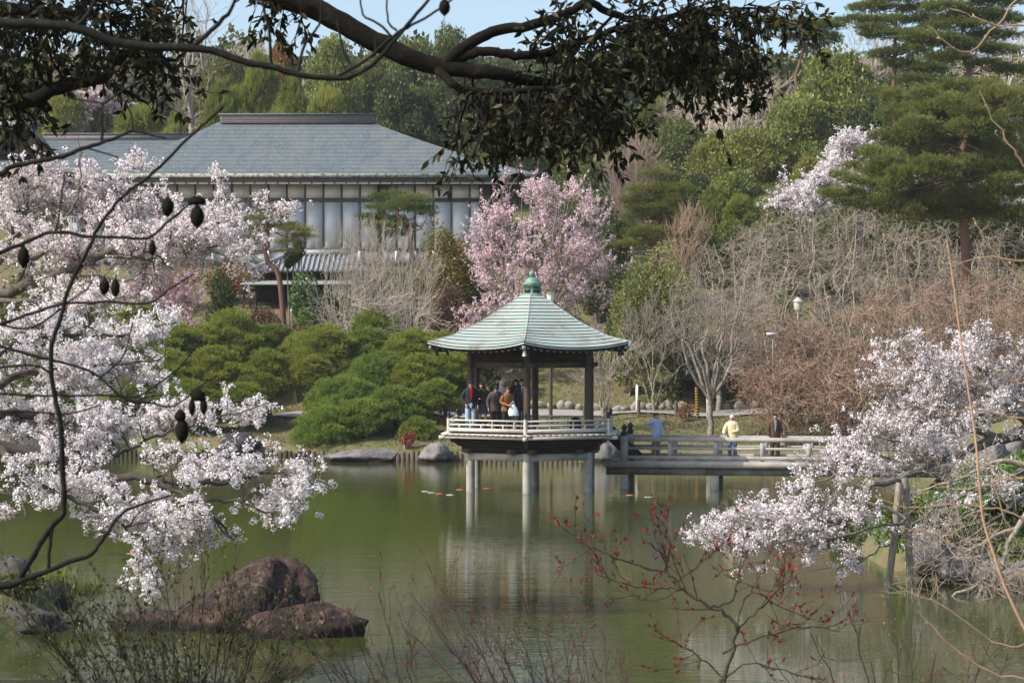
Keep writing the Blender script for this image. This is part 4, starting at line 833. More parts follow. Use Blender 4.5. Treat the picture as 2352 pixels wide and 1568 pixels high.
    g.loft([B(q) for q in [[(.075 * math.cos(a), .055 + .055 * math.sin(a), z) for a in np.arange(12) / 12 * 2 * PI] for z in ((1.34 if longh else 1.5), 1.55, 1.62)]])
    if longh:
        for s in (-1, 1): g.loft([B(q) for q in [[(s * .078 + .025 * math.cos(a), .0 + .06 * math.sin(a), z) for a in np.arange(10) / 10 * 2 * PI] for z in (1.36, 1.48, 1.6, 1.64)]])
    add(g, 'hair', hair)
    for s in (-1, 1):
        g = G(); g.lathe([(.004, -.009), (.011, 0), (.004, .009)], (s * .03, -.1, 1.582), 8); V_ = g.V[0]; g.V[0] = B(V_); add(g, 'eye', (.02, .015, .01))
        g = G(); g.lathe([(.006, -.03), (.012, 0), (.009, .025)], (s * .083, .0, 1.57), 8); g.V[0] = B(g.V[0]); g.obj('ear', M_skin, o, True)
    g = G(); q = B(np.array([(-.022, -.098, 1.527), (.022, -.098, 1.527), (.018, -.1, 1.52), (-.018, -.1, 1.52)])); g.add(np.vstack([q, q + [0, .02, 0]]), [[3, 2, 1, 0], [0, 1, 5, 4], [2, 3, 7, 6]]); add(g, 'mouth', (.3, .1, .09), False)
    if cap: g = G(); g.loft([B(q) for q in cap_(.1, .118, .1, (0, .005, 1.625), 0)]); g.loft([B(np.array(q)) for q in [[(.07 * math.cos(a), -.1 + .07 * math.sin(a), z) for a in np.arange(12) / 12 * 2 * PI] for z in (1.632, 1.64)]]); add(g, 'cap', cap)
    return o
FLZ = 2.0
person('man in black jacket, red shirt and pale jeans at the left end of the railing', 1081, 76.4, FLZ, 1.72, .1, .22, ('pocket', 'down'), 'jacket', (.025, .026, .03), 'trousers', (.33, .42, .52), cap=(.012, .012, .014), inner=(.65, .015, .02))
person('woman with long dark hair and dark coat holding the red shirted man by the arm', 1109, 76.6, FLZ, 1.66, -.35, .15, ('fold', 'down'), 'coat', (.035, .032, .024), 'skirt', (.06, .07, .09), hair=(.035, .015, .01), longh=True, toplen=.72)
person('man in brown grey padded jacket and dark cap looking down at the water', 1136, 75.9, FLZ, 1.6, .25, .4, ('down', 'down'), 'padded', (.075, .062, .06), 'trousers', (.02, .02, .02), cap=(.02, .018, .02), toplen=.76)
person('woman in camel brown jacket with both hands in front of her', 1164, 75.8, FLZ, 1.54, .25, .3, ('front', 'front'), 'jacket', (.24, .11, .045), 'trousers', (.02, .018, .02), hair=(.1, .055, .04), toplen=.8)
person('white haired man in light blue shirt standing behind the padded jacket', 1149, 76.9, FLZ, 1.74, .45, .25, ('down', 'down'), 'shirt', (.42, .47, .56), 'trousers', (.08, .075, .07), hair=(.5, .5, .5))
person('dark haired man behind the white haired man', 1143, 78.4, FLZ, 1.8, .2, .05, ('down', 'down'), 'jacket', (.02, .025, .02), 'trousers', (.03, .03, .03))
person('woman with long black hair in dark clothes beside the suited man', 1184, 77.4, FLZ, 1.74, .1, .12, ('down', 'front'), 'jacket', (.018, .018, .02), 'skirt', (.02, .02, .02), longh=True, inner=(.05, .05, .05))
person('man in dark suit with white shirt and blue tie beside the front column', 1198, 76.9, FLZ, 1.76, .15, .1, ('down', 'down'), 'jacket', (.02, .022, .035), 'trousers', (.02, .022, .03), inner=(.6, .62, .7), tie=(.05, .06, .2))
o = person('woman in light blue shirt and beige trousers stretching one arm out on the bridge', 1507, 79.4, .93, 1.62, .55, .02, ('point', 'down'), 'shirt', (.40, .48, .66), 'trousers', (.26, .21, .16), hair=(.05, .022, .015), toplen=.84, group='people on the bridge')
o = person('white haired person in pale yellow jacket and blue jeans on the bridge', 1682, 79.0, .93, 1.56, -.3, .08, ('rail', 'front'), 'padded', (.72, .62, .38), 'trousers', (.12, .17, .28), hair=(.62, .62, .62), toplen=.84, group='people on the bridge')
o = person('person in brown with grey scarf standing on the bridge behind the maple twigs', 1780, 79.3, .93, 1.6, 0, .05, ('down', 'down'), 'jacket', (.09, .05, .035), 'trousers', (.05, .03, .025), hair=(.02, .015, .01), inner=(.3, .32, .36), group='people on the bridge')
# carrier bag held by the woman in brown
q = W(1178, 940, 75.6); g = G(); rng = np.random.default_rng(3); rings = []
for t in np.linspace(0, 1, 9):
    z = q[2] + .16 - .36 * t; w = .06 + .11 * math.sin(min(1, t * 1.2) * PI * .55); a = np.arange(16) / 16 * 2 * PI; rings.append(np.stack([q[0] + .03 * t + w * np.cos(a) * (1 + .08 * np.sin(a * 5 + t * 7)), q[1] + w * .5 * np.sin(a), np.full(16, z) + .008 * np.sin(a * 3)], -1))
g.loft(rings); bag = empty('carrier_bag', q, 'bulging white carrier bag held by the woman in the brown jacket', 'bag'); g.obj('bag_body', mat('white_film', (.62, .68, .7), .3, spec=.6), bag, True, origin=q)
for s in (-1, 1): g = G(); g.tubes([catmull(np.array([(s * .05, 0, .15), (s * .03, 0, .23), (s * -.005, 0, .27)]), 4)], [[.008] * 9], 5); g.obj('handle', MATS['white_film'], bag)
# black rucksack on the pavilion floor
q = W(1322, 975, 77.6); q[2] = FLZ; bag = empty('rucksack', q, 'black rucksack standing on the pavilion floor by the right columns', 'rucksack')
g = G(); g.loft([[(w * math.cos(a), .12 * w / .2 * math.sin(a), z) for a in np.arange(14) / 14 * 2 * PI] for z, w in ((.0, .17), (.03, .2), (.22, .21), (.36, .18), (.44, .12), (.47, .04))]); g.obj('bag_body', flat('black_nylon', (.015, .015, .015)), bag, True)
g = G(); g.loft([[(.12 * w * math.cos(a), -.11 - .05 * w * (1 + math.sin(a)), z) for a in np.arange(12) / 12 * 2 * PI] for z, w in ((.05, .8), (.08, 1), (.2, 1), (.24, .7))]); g.obj('pocket', flat('black_nylon2', (.025, .025, .025)), bag, True)
for s in (-1, 1): g = G(); g.tubes([catmull(np.array([(s * .08, -.1, .4), (s * .19, -.12, .3), (s * .17, -.1, .08)]), 4)], [[.014] * 9], 6); g.obj('strap', flat('black_nylon', (.015, .015, .015)), bag)
# ================================================================== forest behind
YG = (1.45, 1.35, .9); LG = (1.4, 1.42, 1.05); DG = (.52, .6, .52); MG = (1.0, 1.05, .88); BG = (1.05, 1.15, .8); RB = (1.7, .8, .5); OL = (1.1, 1.0, .75)
FT = [
 (60, 120, 190, 168, ('fine', 2), MG, 'dull green broadleaf tree at the far left, above the gable'),
 (150, 196, 120, 160, ('broad', 1), YG, 'yellow green rounded tree above the left gable roof'),
 (240, 175, 150, 172, ('broad', 4), OL, 'olive tree at the left behind the overhanging leaves'),
 (330, 232, 150, 158, ('fluffy', 5), BG, 'bright green feathery tree just above the lower wing ridge'),
 (395, 262, 90, 155, ('fluffy', 6), LG, 'small bright green tree left of the tall bare trunk'),
 (520, 108, 170, 172, ('fine', 3), OL, 'pale olive tree behind the bright pine'),
 (470, 175, 120, 178, ('broad', 2), OL, 'thin olive tree just right of the tall bare trunk'),
 (640, 88, 96, 176, ('broad', 4), RB, 'rust brown leaved tree top above the bright pine'),
 (590, 108, 130, 158, ('fluffy', 5), BG, 'tall bright green feathery pine left of the hall ridge'),
 (525, 190, 130, 156, ('fluffy', 6), BG, 'bright green feathery pine at the left end of the hall ridge'),
 (665, 185, 130, 155, ('fluffy', 6), BG, 'bright green feathery pine above the middle of the hall ridge'),
 (755, 190, 120, 154, ('fluffy', 5), LG, 'bright green feathery pine above the right part of the hall ridge'),
 (762, 66, 150, 168, ('fine', 3), LG, 'tall light green airy tree rising over the hall ridge'),
 (835, 140, 120, 172, ('fine', 2), MG, 'middling green tree between the airy tree and the dark trees'),
 (870, 88, 130, 178, ('broad', 2), OL, 'brownish green tree top below the big limb'),
 (945, 70, 140, 170, ('broad', 1), MG, 'dark crowned tree behind the fork of the big limb'),
 (920, 175, 150, 160, ('broad', 4), DG, 'dark green tree right of the hall ridge end'),
 (1035, 42, 130, 172, ('fine', 3), MG, 'highest light topped tree left of the rising limbs'),
 (1020, 150, 170, 162, ('broad', 2), DG, 'dark broadleaf tree above the right slope of the hall roof'),
 (1130, 120, 180, 172, ('broad', 1), DG, 'dark tree behind the middle of the overhanging leaves'),
 (1110, 240, 150, 158, ('broad', 4), DG, 'shadowy low tree over the right slope of the hall roof'),
 (1250, 135, 200, 174, ('fine', 2), DG, 'dark tree mostly behind the overhanging leaves'),
 (1240, 300, 170, 156, ('broad', 2), DG, 'dark green tree just right of the hall roof corner'),
 (1385, 150, 180, 176, ('broad', 1), DG, 'dark tree behind the right half of the overhanging leaves'),
 (1330, 330, 130, 148, ('broad', 4), MG, 'dark green rounded tree above the pink cherry'),
 (1372, 360, 130, 143, ('broad', 1), MG, 'glossy green tree between the pink cherry and the brown bush'),
 (1500, 215, 130, 170, ('fluffy', 5), MG, 'slim green conifer behind the tips of the overhanging leaves'),
 (1560, 265, 190, 156, ('broad', 2), MG, 'mid green tree above the tiered pine'),
 (1455, 280, 150, 158, ('fine', 3), OL, 'olive tree behind the brown leafless bush'),
 (1645, 292, 150, 148, ('fine', 2), YG, 'golden green tree right of the tiered pine'),
 (1600, 400, 130, 142, ('broad', 4), DG, 'dark green tree behind the tiered pine'),
 (1735, 285, 210, 144, ('broad', 1), YG, 'broad yellow green tree left of the great camphor'),
 (1690, 385, 150, 138, ('broad', 2), LG, 'light green tree low at the edge of the wood'),
 (1915, 96, 255, 150, ('fine', 3), LG, 'great light green camphor tree standing above all others on the right'),
 (1830, 210, 180, 147, ('broad', 1), LG, 'left shoulder tree below the great camphor'),
 (2000, 220, 150, 146, ('broad', 2), DG, 'dark tree right of the great camphor'),
 (1860, 345, 150, 136, ('broad', 4), YG, 'small yellow green tree behind the white cherry'),
 (1700, 440, 90, 130, ('fluffy', 5), BG, 'small bright young pine above the grey bare trees'),
 (1640, 430, 80, 134, ('fluffy', 6), MG, 'dark green young pine left of the small bright pine'),
 (2120, 190, 200, 160, ('broad', 1), MG, 'green tree behind the great red pine on its left'),
 (2290, 160, 220, 165, ('fine', 2), MG, 'green tree behind the great red pine on its right'),
 (2210, 260, 240, 150, ('broad', 4), DG, 'dark tree closing the view behind the red pine trunk'),
 (2360, 330, 120, 150, ('broad', 2), DG, 'dark tree at the right edge behind the red pine'),
 (1960, 395, 150, 134, ('broad', 1), MG, 'low green tree under the white cherry'), (2070, 385, 170, 136, ('broad', 2), DG, 'low dark tree behind the lower pine limbs, left'), (2190, 375, 180, 138, ('broad', 4), MG, 'low green tree behind the lower pine limbs, middle'), (2310, 385, 170, 136, ('broad', 1), DG, 'low dark tree behind the lower pine limbs, right'),
 (1790, 420, 130, 131, ('broad', 2), LG, 'low green tree left behind the white cherry sprays')]
for i, t in enumerate(FT): forest_tree(t[0], t[1], t[2] * 1.06, t[3], t[4], t[5], t[6], 'trees of the wood behind the hall', rz=i * 1.7, name='conifer_tree' if t[4][0] == 'fluffy' else 'broadleaf_tree')
# far off wood that reads as one mass
g = G(); rng = np.random.default_rng(77)
for i in range(46):
    X = -250 + i * 62; dd = rng.uniform(186, 215); c = W(X, rng.uniform(255, 340), dd); n = 2600; v = sph(n, rng); r = np.array([5.2, 4, 6.0]) * rng.uniform(.8, 1.15)
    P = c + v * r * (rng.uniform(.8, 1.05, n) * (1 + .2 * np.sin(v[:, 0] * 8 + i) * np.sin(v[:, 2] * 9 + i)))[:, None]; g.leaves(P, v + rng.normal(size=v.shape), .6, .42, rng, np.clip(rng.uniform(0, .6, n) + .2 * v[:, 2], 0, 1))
w = g.obj('woodland', M_leaf); w.color = (.6, .66, .6, 1); tag(w, 'far wood closing the view behind the nearer trees', 'wood', kind='stuff')

# bare trees of the wood
rng = np.random.default_rng(11)
def bt(X, Yt, d, spreadD, label, seed, n=5, r0=.14, col=(1.5, 1.45, 1.4), nA=34, **kw):
    x = (X - 1176) / F * d; zt = 5 + (784 - Yt) / F * d; h = zt - gz(x, d); s = spreadD * d / F; rg = np.random.default_rng(seed)
    tk = vase(x, d, h, n, s * .7, r0, rg, fork=kw.pop('fork', .3)); z0 = gz(x, d); lo = kw.pop('lo', .45)
    bl = [(x, d, z0 + h * (lo + 1) / 2, s, s * .8, h * (1 - lo) / 2 * 1.02)]
    return twig_tree(kw.pop('name', 'bare_tree'), label, 'tree', tk, bl, nA, seed, col=col, **kw)
bt(440, -30, 160, 80, 'tall bare tree with pale trunk rising left of the hall ridge', 301, 3, .2, (1.5, 1.42, 1.35), 26, lenB=2.2, lenC=.9, minr=.016, up=.5, fork=.5, lo=.35, group='bare trees in the wood', nB=4, nC=3, rA=.06)
bt(170, 130, 175, 110, 'hazy purplish bare tree at the far left skyline', 302, 5, .2, (1.5, 1.3, 1.3), 50, lenB=2, lenC=1, minr=.016, up=.4, group='bare trees in the wood', nB=6)
bt(560, 120, 182, 90, 'greyish bare tree crown on the skyline between green trees', 303, 5, .2, (1.7, 1.6, 1.5), 40, lenB=2, lenC=1, minr=.016, up=.3, group='bare trees in the wood', nB=6)
bt(1690, 205, 160, 90, 'knotty whitish bare tree above the golden green tree', 304, 6, .22, (2.2, 2.1, 2.0), 40, lenB=1.8, lenC=.8, minr=.016, up=.1, wob=.4, group='bare trees in the wood', fork=.6)
bt(1610, 215, 168, 80, 'greyish bare tree left of the knotty whitish one', 305, 5, .18, (1.8, 1.6, 1.5), 40, lenB=1.8, lenC=.8, minr=.016, up=.1, group='bare trees in the wood', fork=.5)
bt(1760, 190, 172, 70, 'brown bare tree crown left of the great camphor', 306, 5, .18, (1.5, 1.3, 1.2), 40, lenB=1.8, lenC=.8, minr=.016, up=.3, group='bare trees in the wood', fork=.5)
bt(1990, 70, 178, 50, 'thin bare tree on the skyline right of the camphor', 307, 4, .14, (1.5, 1.3, 1.3), 22, lenB=1.6, lenC=.8, minr=.016, up=.6, group='bare trees in the wood', fork=.5)
bt(2300, 30, 158, 90, 'bare tree with pale branches at the upper right corner', 308, 5, .18, (2, 1.8, 1.7), 40, lenB=1.8, lenC=.8, minr=.014, up=.2, group='bare trees in the wood', fork=.4)
bt(1452, 345, 138, 42, 'brown upright leafless bush tree left of the tiered pine', 309, 8, .09, (1.2, 1.0, .95), 60, lenB=1.6, lenC=.8, minr=.012, up=1.0, fork=.1, lo=.25, nB=7)

# red pines on the right
def tiers(X0, X1, Yt, Yb, n, rX, rY, rng): return [(rng.uniform(X0, X1), Yt + (Yb - Yt) * (i + rng.uniform(0, .8)) / n, rng.uniform(.7, 1.2) * rX, rng.uniform(.75, 1.2) * rY) for i in range(n)]
pad_pine('red_pine', 'tall slender red pine with layered branches against the sky', [(2055, 560, 140, .22), (2058, 350, 140, .2), (2054, 200, 140, .15), (2056, 90, 140, .1), (2060, 10, 140, .04)],
 [(2055, 0, 60, 16), (2000, 22, 50, 13), (2110, 25, 48, 14), (1975, 48, 45, 9), (2130, 48, 45, 12), (2050, 52, 45, 14), (2030, 82, 55, 13), (2000, 66, 34, 10), (2095, 80, 40, 12), (2145, 66, 34, 9), (2020, 128, 34, 10), (2085, 118, 50, 12), (2125, 100, 36, 12), (2070, 150, 40, 11), (2130, 160, 45, 12), (2100, 185, 40, 12), (2030, 215, 40, 10), (2075, 232, 46, 13)], 140, 401, dens=140, L=.24, w=.035, col=(.9, 1.0, .95), group='red pines')
pad_pine('red_pine', 'leaning red pine top just left of the great camphor', [(1840, 480, 152, .2), (1836, 250, 152, .16), (1828, 180, 152, .13), (1842, 130, 152, .1), (1850, 90, 152, .06)],
 [(1850, 62, 55, 13), (1800, 66, 40, 11), (1900, 62, 42, 13), (1830, 90, 40, 10), (1880, 88, 45, 12), (1912, 96, 22, 8), (1770, 50, 34, 9), (1860, 110, 30, 8)], 152, 402, dens=140, L=.24, w=.035, col=(.9, 1.0, .95), group='red pines')
pad_pine('red_pine', 'large dark red pine with crooked limbs at the upper right', [(2215, 420, 128, .26), (2212, 270, 128, .2), (2225, 170, 128, .15), (2205, 100, 128, .1), (2230, 20, 128, .05)],
 [(2230, -10, 70, 18), (2290, 10, 60, 16), (2170, 20, 55, 15), (2245, 40, 70, 16), (2310, 50, 45, 15), (2200, 62, 65, 16), (2280, 85, 55, 14), (2160, 95, 70, 15), (2230, 110, 60, 14), (2110, 90, 45, 12), (2300, 120, 45, 14), (2180, 135, 50, 12), (2320, 165, 45, 13), (2265, 150, 40, 11)], 128, 403, dens=170, L=.22, w=.03, col=(.9, 1.0, .95), group='red pines')
big = [(2230, 210, 75, 20), (2150, 230, 60, 18), (2300, 225, 60, 18), (2080, 262, 60, 18), (2200, 262, 70, 22), (2290, 268, 60, 20), (2130, 292, 62, 18), (2050, 312, 48, 16), (2240, 300, 60, 18), (2335, 300, 50, 18), (2180, 335, 62, 18), (2090, 345, 62, 18), (2020, 358, 45, 14), (2300, 345, 52, 16), (2060, 385, 60, 16), (2140, 385, 55, 17),
       (1985, 392, 42, 13), (2010, 425, 50, 14), (2090, 425, 60, 15), (2240, 375, 36, 12), (2330, 390, 50, 15), (1950, 410, 34, 10), (2285, 415, 60, 15), (1930, 450, 55, 12), (2000, 462, 46, 13), (2150, 470, 55, 14), (2240, 455, 60, 15), (2320, 455, 55, 15), (2110, 478, 40, 12), (2200, 495, 56, 13), (2300, 490, 56, 13), (2130, 445, 40, 12)]
rb_ = np.random.default_rng(2); big = [(a + s_ * c * rb_.uniform(.3, .6), b + rb_.uniform(-9, 9), c * rb_.uniform(.5, .75), e * rb_.uniform(1.0, 1.5), rb_.uniform(-2, 2)) for a, b, c, e in big for s_ in (-1, 1)] + [(rb_.uniform(2030, 2350), y_, rb_.uniform(22, 40), rb_.uniform(14, 24), rb_.uniform(-1.5, 2.5)) for y_ in np.linspace(215, 500, 26)] + [(1925, 452, 40, 13), (1965, 470, 34, 12), (2040, 470, 40, 14), (2130, 488, 46, 15), (2190, 500, 40, 13), (2270, 492, 46, 15), (2330, 500, 40, 14), (2085, 455, 36, 14), (2235, 470, 40, 15), (2110, 402, 44, 18, -2), (2155, 408, 40, 17, -2), (2070, 398, 38, 15, -1.8), (2135, 378, 42, 17, -2), (2180, 385, 34, 15, -2), (2050, 420, 36, 14, -1.5)]
pad_pine('red_pine', 'great spreading red pine with reddish trunk at the right of the picture', [(2235, 640, 106, .25), (2212, 480, 106, .21), (2200, 400, 106, .19), (2215, 330, 106, .16), (2235, 270, 106, .13), (2215, 225, 106, .07)], big, 106, 404, dens=250, L=.2, w=.026, col=(.95, 1.05, 1.0), group='red pines', barkr=.035)
g = G(); rng = np.random.default_rng(9)

# tiered and garden pines near the hall
pad_pine('garden_pine', 'slim garden pine with a curved bare trunk before the hall', [(655, 700, 119, .15), (642, 640, 119, .14), (615, 600, 119, .12), (605, 548, 119, .1), (612, 520, 119, .07), (612, 492, 119, .04)],
 [(612, 490, 34, 12), (590, 507, 34, 10), (640, 500, 30, 10), (600, 530, 36, 12), (655, 520, 30, 10), (680, 530, 38, 11), (695, 545, 30, 10), (580, 550, 30, 8), (560, 560, 34, 8), (665, 558, 30, 9), (540, 588, 26, 6), (565, 640, 26, 6), (676, 580, 22, 7)], 119, 411, dens=170, L=.15, w=.022, bark=M_redbark, col=(1.1, 1.05, 1), group='garden pines by the hall', barkr=.05)
pad_pine('garden_pine', 'spreading garden pine with flat pads in front of the hall windows', [(950, 620, 121, .17), (945, 560, 121, .14), (930, 520, 121, .11), (915, 495, 121, .08), (905, 470, 121, .05)],
 [(900, 455, 52, 15), (945, 462, 44, 14), (870, 478, 32, 9), (965, 482, 34, 12), (920, 480, 45, 13), (850, 500, 32, 9), (895, 508, 45, 12), (980, 492, 24, 9), (870, 520, 36, 10), (925, 522, 34, 10), (905, 540, 34, 9)], 121, 412, dens=230, L=.14, w=.022, col=(.8, .95, .9), group='garden pines by the hall', barkr=.06)
pad_pine('garden_pine', 'tiered cloud clipped pine with stacked rounded pads left of the wood', [(1510, 640, 124, .2), (1505, 560, 124, .18), (1515, 500, 124, .14), (1508, 440, 124, .1), (1505, 400, 124, .05)],
 [(1508, 405, 42, 17), (1475, 438, 40, 13), (1545, 440, 52, 20), (1470, 462, 42, 15), (1545, 462, 46, 15), (1500, 480, 60, 14), (1480, 505, 50, 24), (1528, 492, 40, 14), (1450, 465, 28, 14), (1555, 512, 36, 10), (1500, 532, 50, 14), (1470, 545, 36, 11), (1530, 545, 34, 11), (1490, 562, 34, 9), (1435, 562, 34, 10)], 124, 413, dens=330, L=.12, w=.022, col=(1.0, 1.05, .9), barkr=.07)
pad_pine('garden_pine', 'small pine beside the tiered pine half hidden by its pads', [(1575, 600, 126, .1), (1572, 520, 126, .08), (1568, 470, 126, .05)], [(1565, 470, 30, 12), (1590, 500, 30, 8), (1560, 530, 32, 9), (1600, 545, 26, 8)], 126, 414, dens=260, L=.12, w=.022, col=(.9, 1, .9))

# clipped pines on the bank: X, Ytop, width, Ybottom, distance, base shift
NW = [(300, 690, 150, 800, 112, 'flat topped clipped pine behind the left cherry', (1.1, 1.1, .9)), (385, 735, 150, 850, 108, 'clipped pine just right of the left cherry blossoms', (1, 1.02, .9)),
 (468, 745, 120, 850, 109, 'rounded clipped pine left of the tall dome', (1, 1, .9)), (537, 702, 150, 850, 110, 'tallest dome shaped clipped pine of the left cluster', (.95, 1.0, .85)),
 (490, 790, 160, 915, 104, 'broad low clipped pine in front of the tall dome', (1.05, 1, .85)), (390, 800, 130, 900, 104, 'clipped pine half hidden by blossom sprays', (1, 1.05, .9)), (610, 798, 126, 920, 103, 'clipped pine with a straight bare trunk at the right of the left cluster', (.9, .92, .8)),
 (625, 740, 110, 830, 112, 'small dark clipped pine behind the gap between the clusters', (.75, .8, .7)),
 (862, 708, 130, 800, 112, 'rounded dome pine topmost of the middle cluster', (1, 1.05, .9)), (750, 740, 160, 860, 108, 'broad dome pine at the left of the middle cluster', (1.0, 1.02, .85)),
 (845, 752, 130, 840, 108.5, 'middle dome pine under the topmost one', (.9, .95, .85)), (950, 752, 150, 850, 107, 'dome pine left of the pavilion roof', (1.1, 1.1, .9)), (715, 815, 110, 890, 106, 'low brownish clipped pine at the left foot of the middle cluster', (1.05, .95, .85)),
 (870, 810, 150, 900, 104, 'clipped pine in the centre of the middle cluster', (.85, 1.0, .9)), (960, 812, 120, 900, 103, 'clipped pine with dark fork showing below it', (1, 1, .85)), (1030, 800, 120, 880, 104, 'clipped pine partly behind the left pavilion columns', (1, 1.05, .85)),
 (790, 862, 190, 960, 101.5, 'wide low clipped pine sweeping towards the water', (.85, 1.0, .9)), (905, 882, 150, 980, 100.8, 'low clipped pine above the long flat rock', (.85, .98, .9)), (1000, 868, 110, 940, 101.5, 'small clipped pine beside the pavilion railing', (.95, 1, .85)),
 (750, 930, 150, 1025, 99.2, 'lowest clipped pine bending over the log edging', (.95, 1.1, .95)), (830, 915, 130, 990, 99.8, 'low clipped pine between the sweeping one and the flat rock', (.9, 1, .9)), (960, 960, 90, 1010, 99.5, 'small low clipped pine left of the pavilion deck', (.95, 1, .85)),
 (430, 872, 150, 965, 101.3, 'clipped pine low behind the long blossom spray', (.9, .95, .8)), (555, 878, 130, 960, 101.6, 'clipped pine low above the black rock', (.85, .9, .75)), (330, 850, 140, 950, 102.5, 'clipped pine low at the left behind the blossoms', (.85, .9, .75)), (1015, 765, 130, 850, 107.5, 'clipped pine whose top shows at the left tip of the pavilion roof', (1.05, 1.08, .9)), (1060, 840, 110, 930, 104.5, 'clipped pine seen between the left pavilion columns', (1, 1.05, .85)), (690, 760, 100, 850, 110, 'small pale clipped pine filling the gap between the two clusters', (1.1, 1.1, .9)),
 (250, 760, 170, 880, 106, 'clipped pine deep behind the left cherry', (1, 1, .85)), (120, 800, 190, 930, 104, 'clipped pine at the far left behind the blossoms', (.9, .95, .85))]
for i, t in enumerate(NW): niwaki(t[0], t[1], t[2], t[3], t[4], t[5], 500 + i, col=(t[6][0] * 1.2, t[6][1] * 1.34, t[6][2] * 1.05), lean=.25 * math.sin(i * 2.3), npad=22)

# ================================================================== shrubs and bare trees of the garden
M_bud = mat('red_bud', (0, 0, 0), .6, ramp=[(0, (.17, .085, .055)), (1, (.34, .2, .14))], trans=.2)
M_brownleaf = mat('brown_twiggy_leaf', (0, 0, 0), .7, ramp=[(0, (.1, .055, .035)), (.6, (.2, .125, .08)), (1, (.3, .21, .13))], trans=.15, objcol=True)
M_gloss = mat('glossy_leaf', (0, 0, 0), .22, ramp=[(0, (.035, .08, .015)), (.7, (.1, .19, .03)), (1, (.25, .34, .1))], trans=.25, spec=.7)
def bush(name, label, X, Yt, Yb, wD, d, n, size, m, seed, col=(1, 1, 1), lobes=9, group=None, flatt=1., stems=5):
    rng = np.random.default_rng(seed); x = (X - 1176) / F * d; z0 = gz(x, d); zt = 5 + (784 - Yt) / F * d; zb = z0 if name != 'clipped_evergreen' else 5 + (784 - Yb) / F * d; R = wD / 2 * d / F; g = G(); tr = G()
    cz = (zt + zb) / 2; hz = max((zt - zb) / 2, .2); lobes = int(lobes * 1.8); u = sph(lobes, rng); C = np.array([x, d, cz]) + u * np.array([R, R * .8, hz]) * rng.uniform(.35, .72, (lobes, 1)); C = np.vstack([C, [[x, d, cz]]])
    k = rng.integers(0, len(C), n); v = sph(n, rng); lr = rng.uniform(.24, .46, len(C)); lr[-1] = .7
    P = C[k] + v * lr[k][:, None] * np.array([R, R * .8, hz]) * rng.uniform(.7, 1.02, n)[:, None]; P[:, 2] = np.maximum(P[:, 2], z0 + .03)
    g.leaves(P, v + rng.normal(size=v.shape) * .8, size * rng.uniform(.7, 1.3, n), size * .55, rng, np.clip(rng.uniform(0, 1, len(C))[k] * .4 + rng.uniform(0, .6, n), 0, 1))
    for i in range(stems): a = rng.uniform(0, 6.3); limb(tr, [(x + .1 * math.cos(a), d + .1 * math.sin(a), z0 - .1, .05), (x + R * .3 * math.cos(a), d + R * .25 * math.sin(a), (z0 + cz) / 2, .035), (x + R * .55 * math.cos(a), d + R * .4 * math.sin(a), cz + hz * .3, .015)], 3, 5)
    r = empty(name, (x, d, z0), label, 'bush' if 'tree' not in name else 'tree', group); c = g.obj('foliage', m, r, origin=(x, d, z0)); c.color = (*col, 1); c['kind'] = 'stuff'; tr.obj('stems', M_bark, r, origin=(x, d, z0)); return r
bush('evergreen_tree', 'tall pale green shrubby tree with shaded foot right of the pink cherry', 1500, 560, 900, 215, 109.5, 24000, .15, M_leaf, 601, (1.35, 1.3, 1.1), 22)
bush('evergreen_bush', 'dark overhanging bush in the shade behind the bridge', 1600, 790, 935, 260, 112.5, 11000, .17, M_leaf, 602, (.8, .9, .8), 12)
bush('evergreen_bush', 'green bush right of the pavilion roof', 1440, 700, 890, 120, 111, 6000, .16, M_leaf, 603, (1.2, 1.25, 1), 8)
bush('glossy_shrub', 'bright glossy green shrub in front of the gatehouse', 706, 580, 705, 84, 117.5, 2600, .17, M_gloss, 604, lobes=12)
bush('evergreen_bush', 'dark green upright shrub left of the gatehouse', 507, 590, 698, 78, 117, 3200, .17, M_leaf, 605, (.6, .7, .6), 9)
bush('clipped_evergreen', 'narrow dark green clipped tree before the gatehouse roof', 668, 560, 625, 40, 120, 1800, .14, M_leaf, 606, (.55, .75, .45), 5)
bush('clipped_evergreen', 'dark green clipped ball on a thin stem above the gatehouse ridge', 685, 552, 600, 34, 121, 1300, .14, M_leaf, 607, (.5, .7, .4), 5)
bush('autumn_shrub', 'golden brown leaved shrub left of the pink cherry', 1015, 492, 640, 150, 118, 7000, .17, M_leaf, 608, (1.6, 1.15, .75), 12)
bush('autumn_shrub', 'rusty topped shrub beside the dark upright shrub', 515, 568, 612, 64, 120, 1200, .16, M_leaf, 609, (1.8, .85, .5), 6)
bush('clipped_azalea', 'purplish brown domed shrub left of the pink cherry', 1032, 630, 740, 110, 113, 6500, .12, M_brownleaf, 610, (.75, .7, .7), 8)
bush('clipped_azalea', 'brown clipped dome shrub at the foot of the curved pine', 592, 688, 760, 120, 115, 6000, .1, M_brownleaf, 611, (.8, .72, .7), 5)
bush('clipped_azalea', 'brown clipped box shaped shrub right of the curved pine', 662, 708, 775, 120, 113, 6500, .1, M_brownleaf, 612, (1, .85, .8), 7)
bush('clipped_azalea', 'dark brown clipped shrub behind the dome pine', 485, 698, 750, 130, 115.5, 5000, .12, M_brownleaf, 613, (.55, .5, .5), 6)
bush('leafless_hedge', 'rust red leafless hedge below the white wall panels', 545, 600, 655, 170, 125.5, 4500, .13, M_brownleaf, 614, (1.2, .7, .6), 9)
bush('leafless_hedge', 'rust red leafless hedge left part behind the blossoms', 400, 600, 690, 180, 124, 4500, .13, M_brownleaf, 615, (1.0, .7, .6), 9)
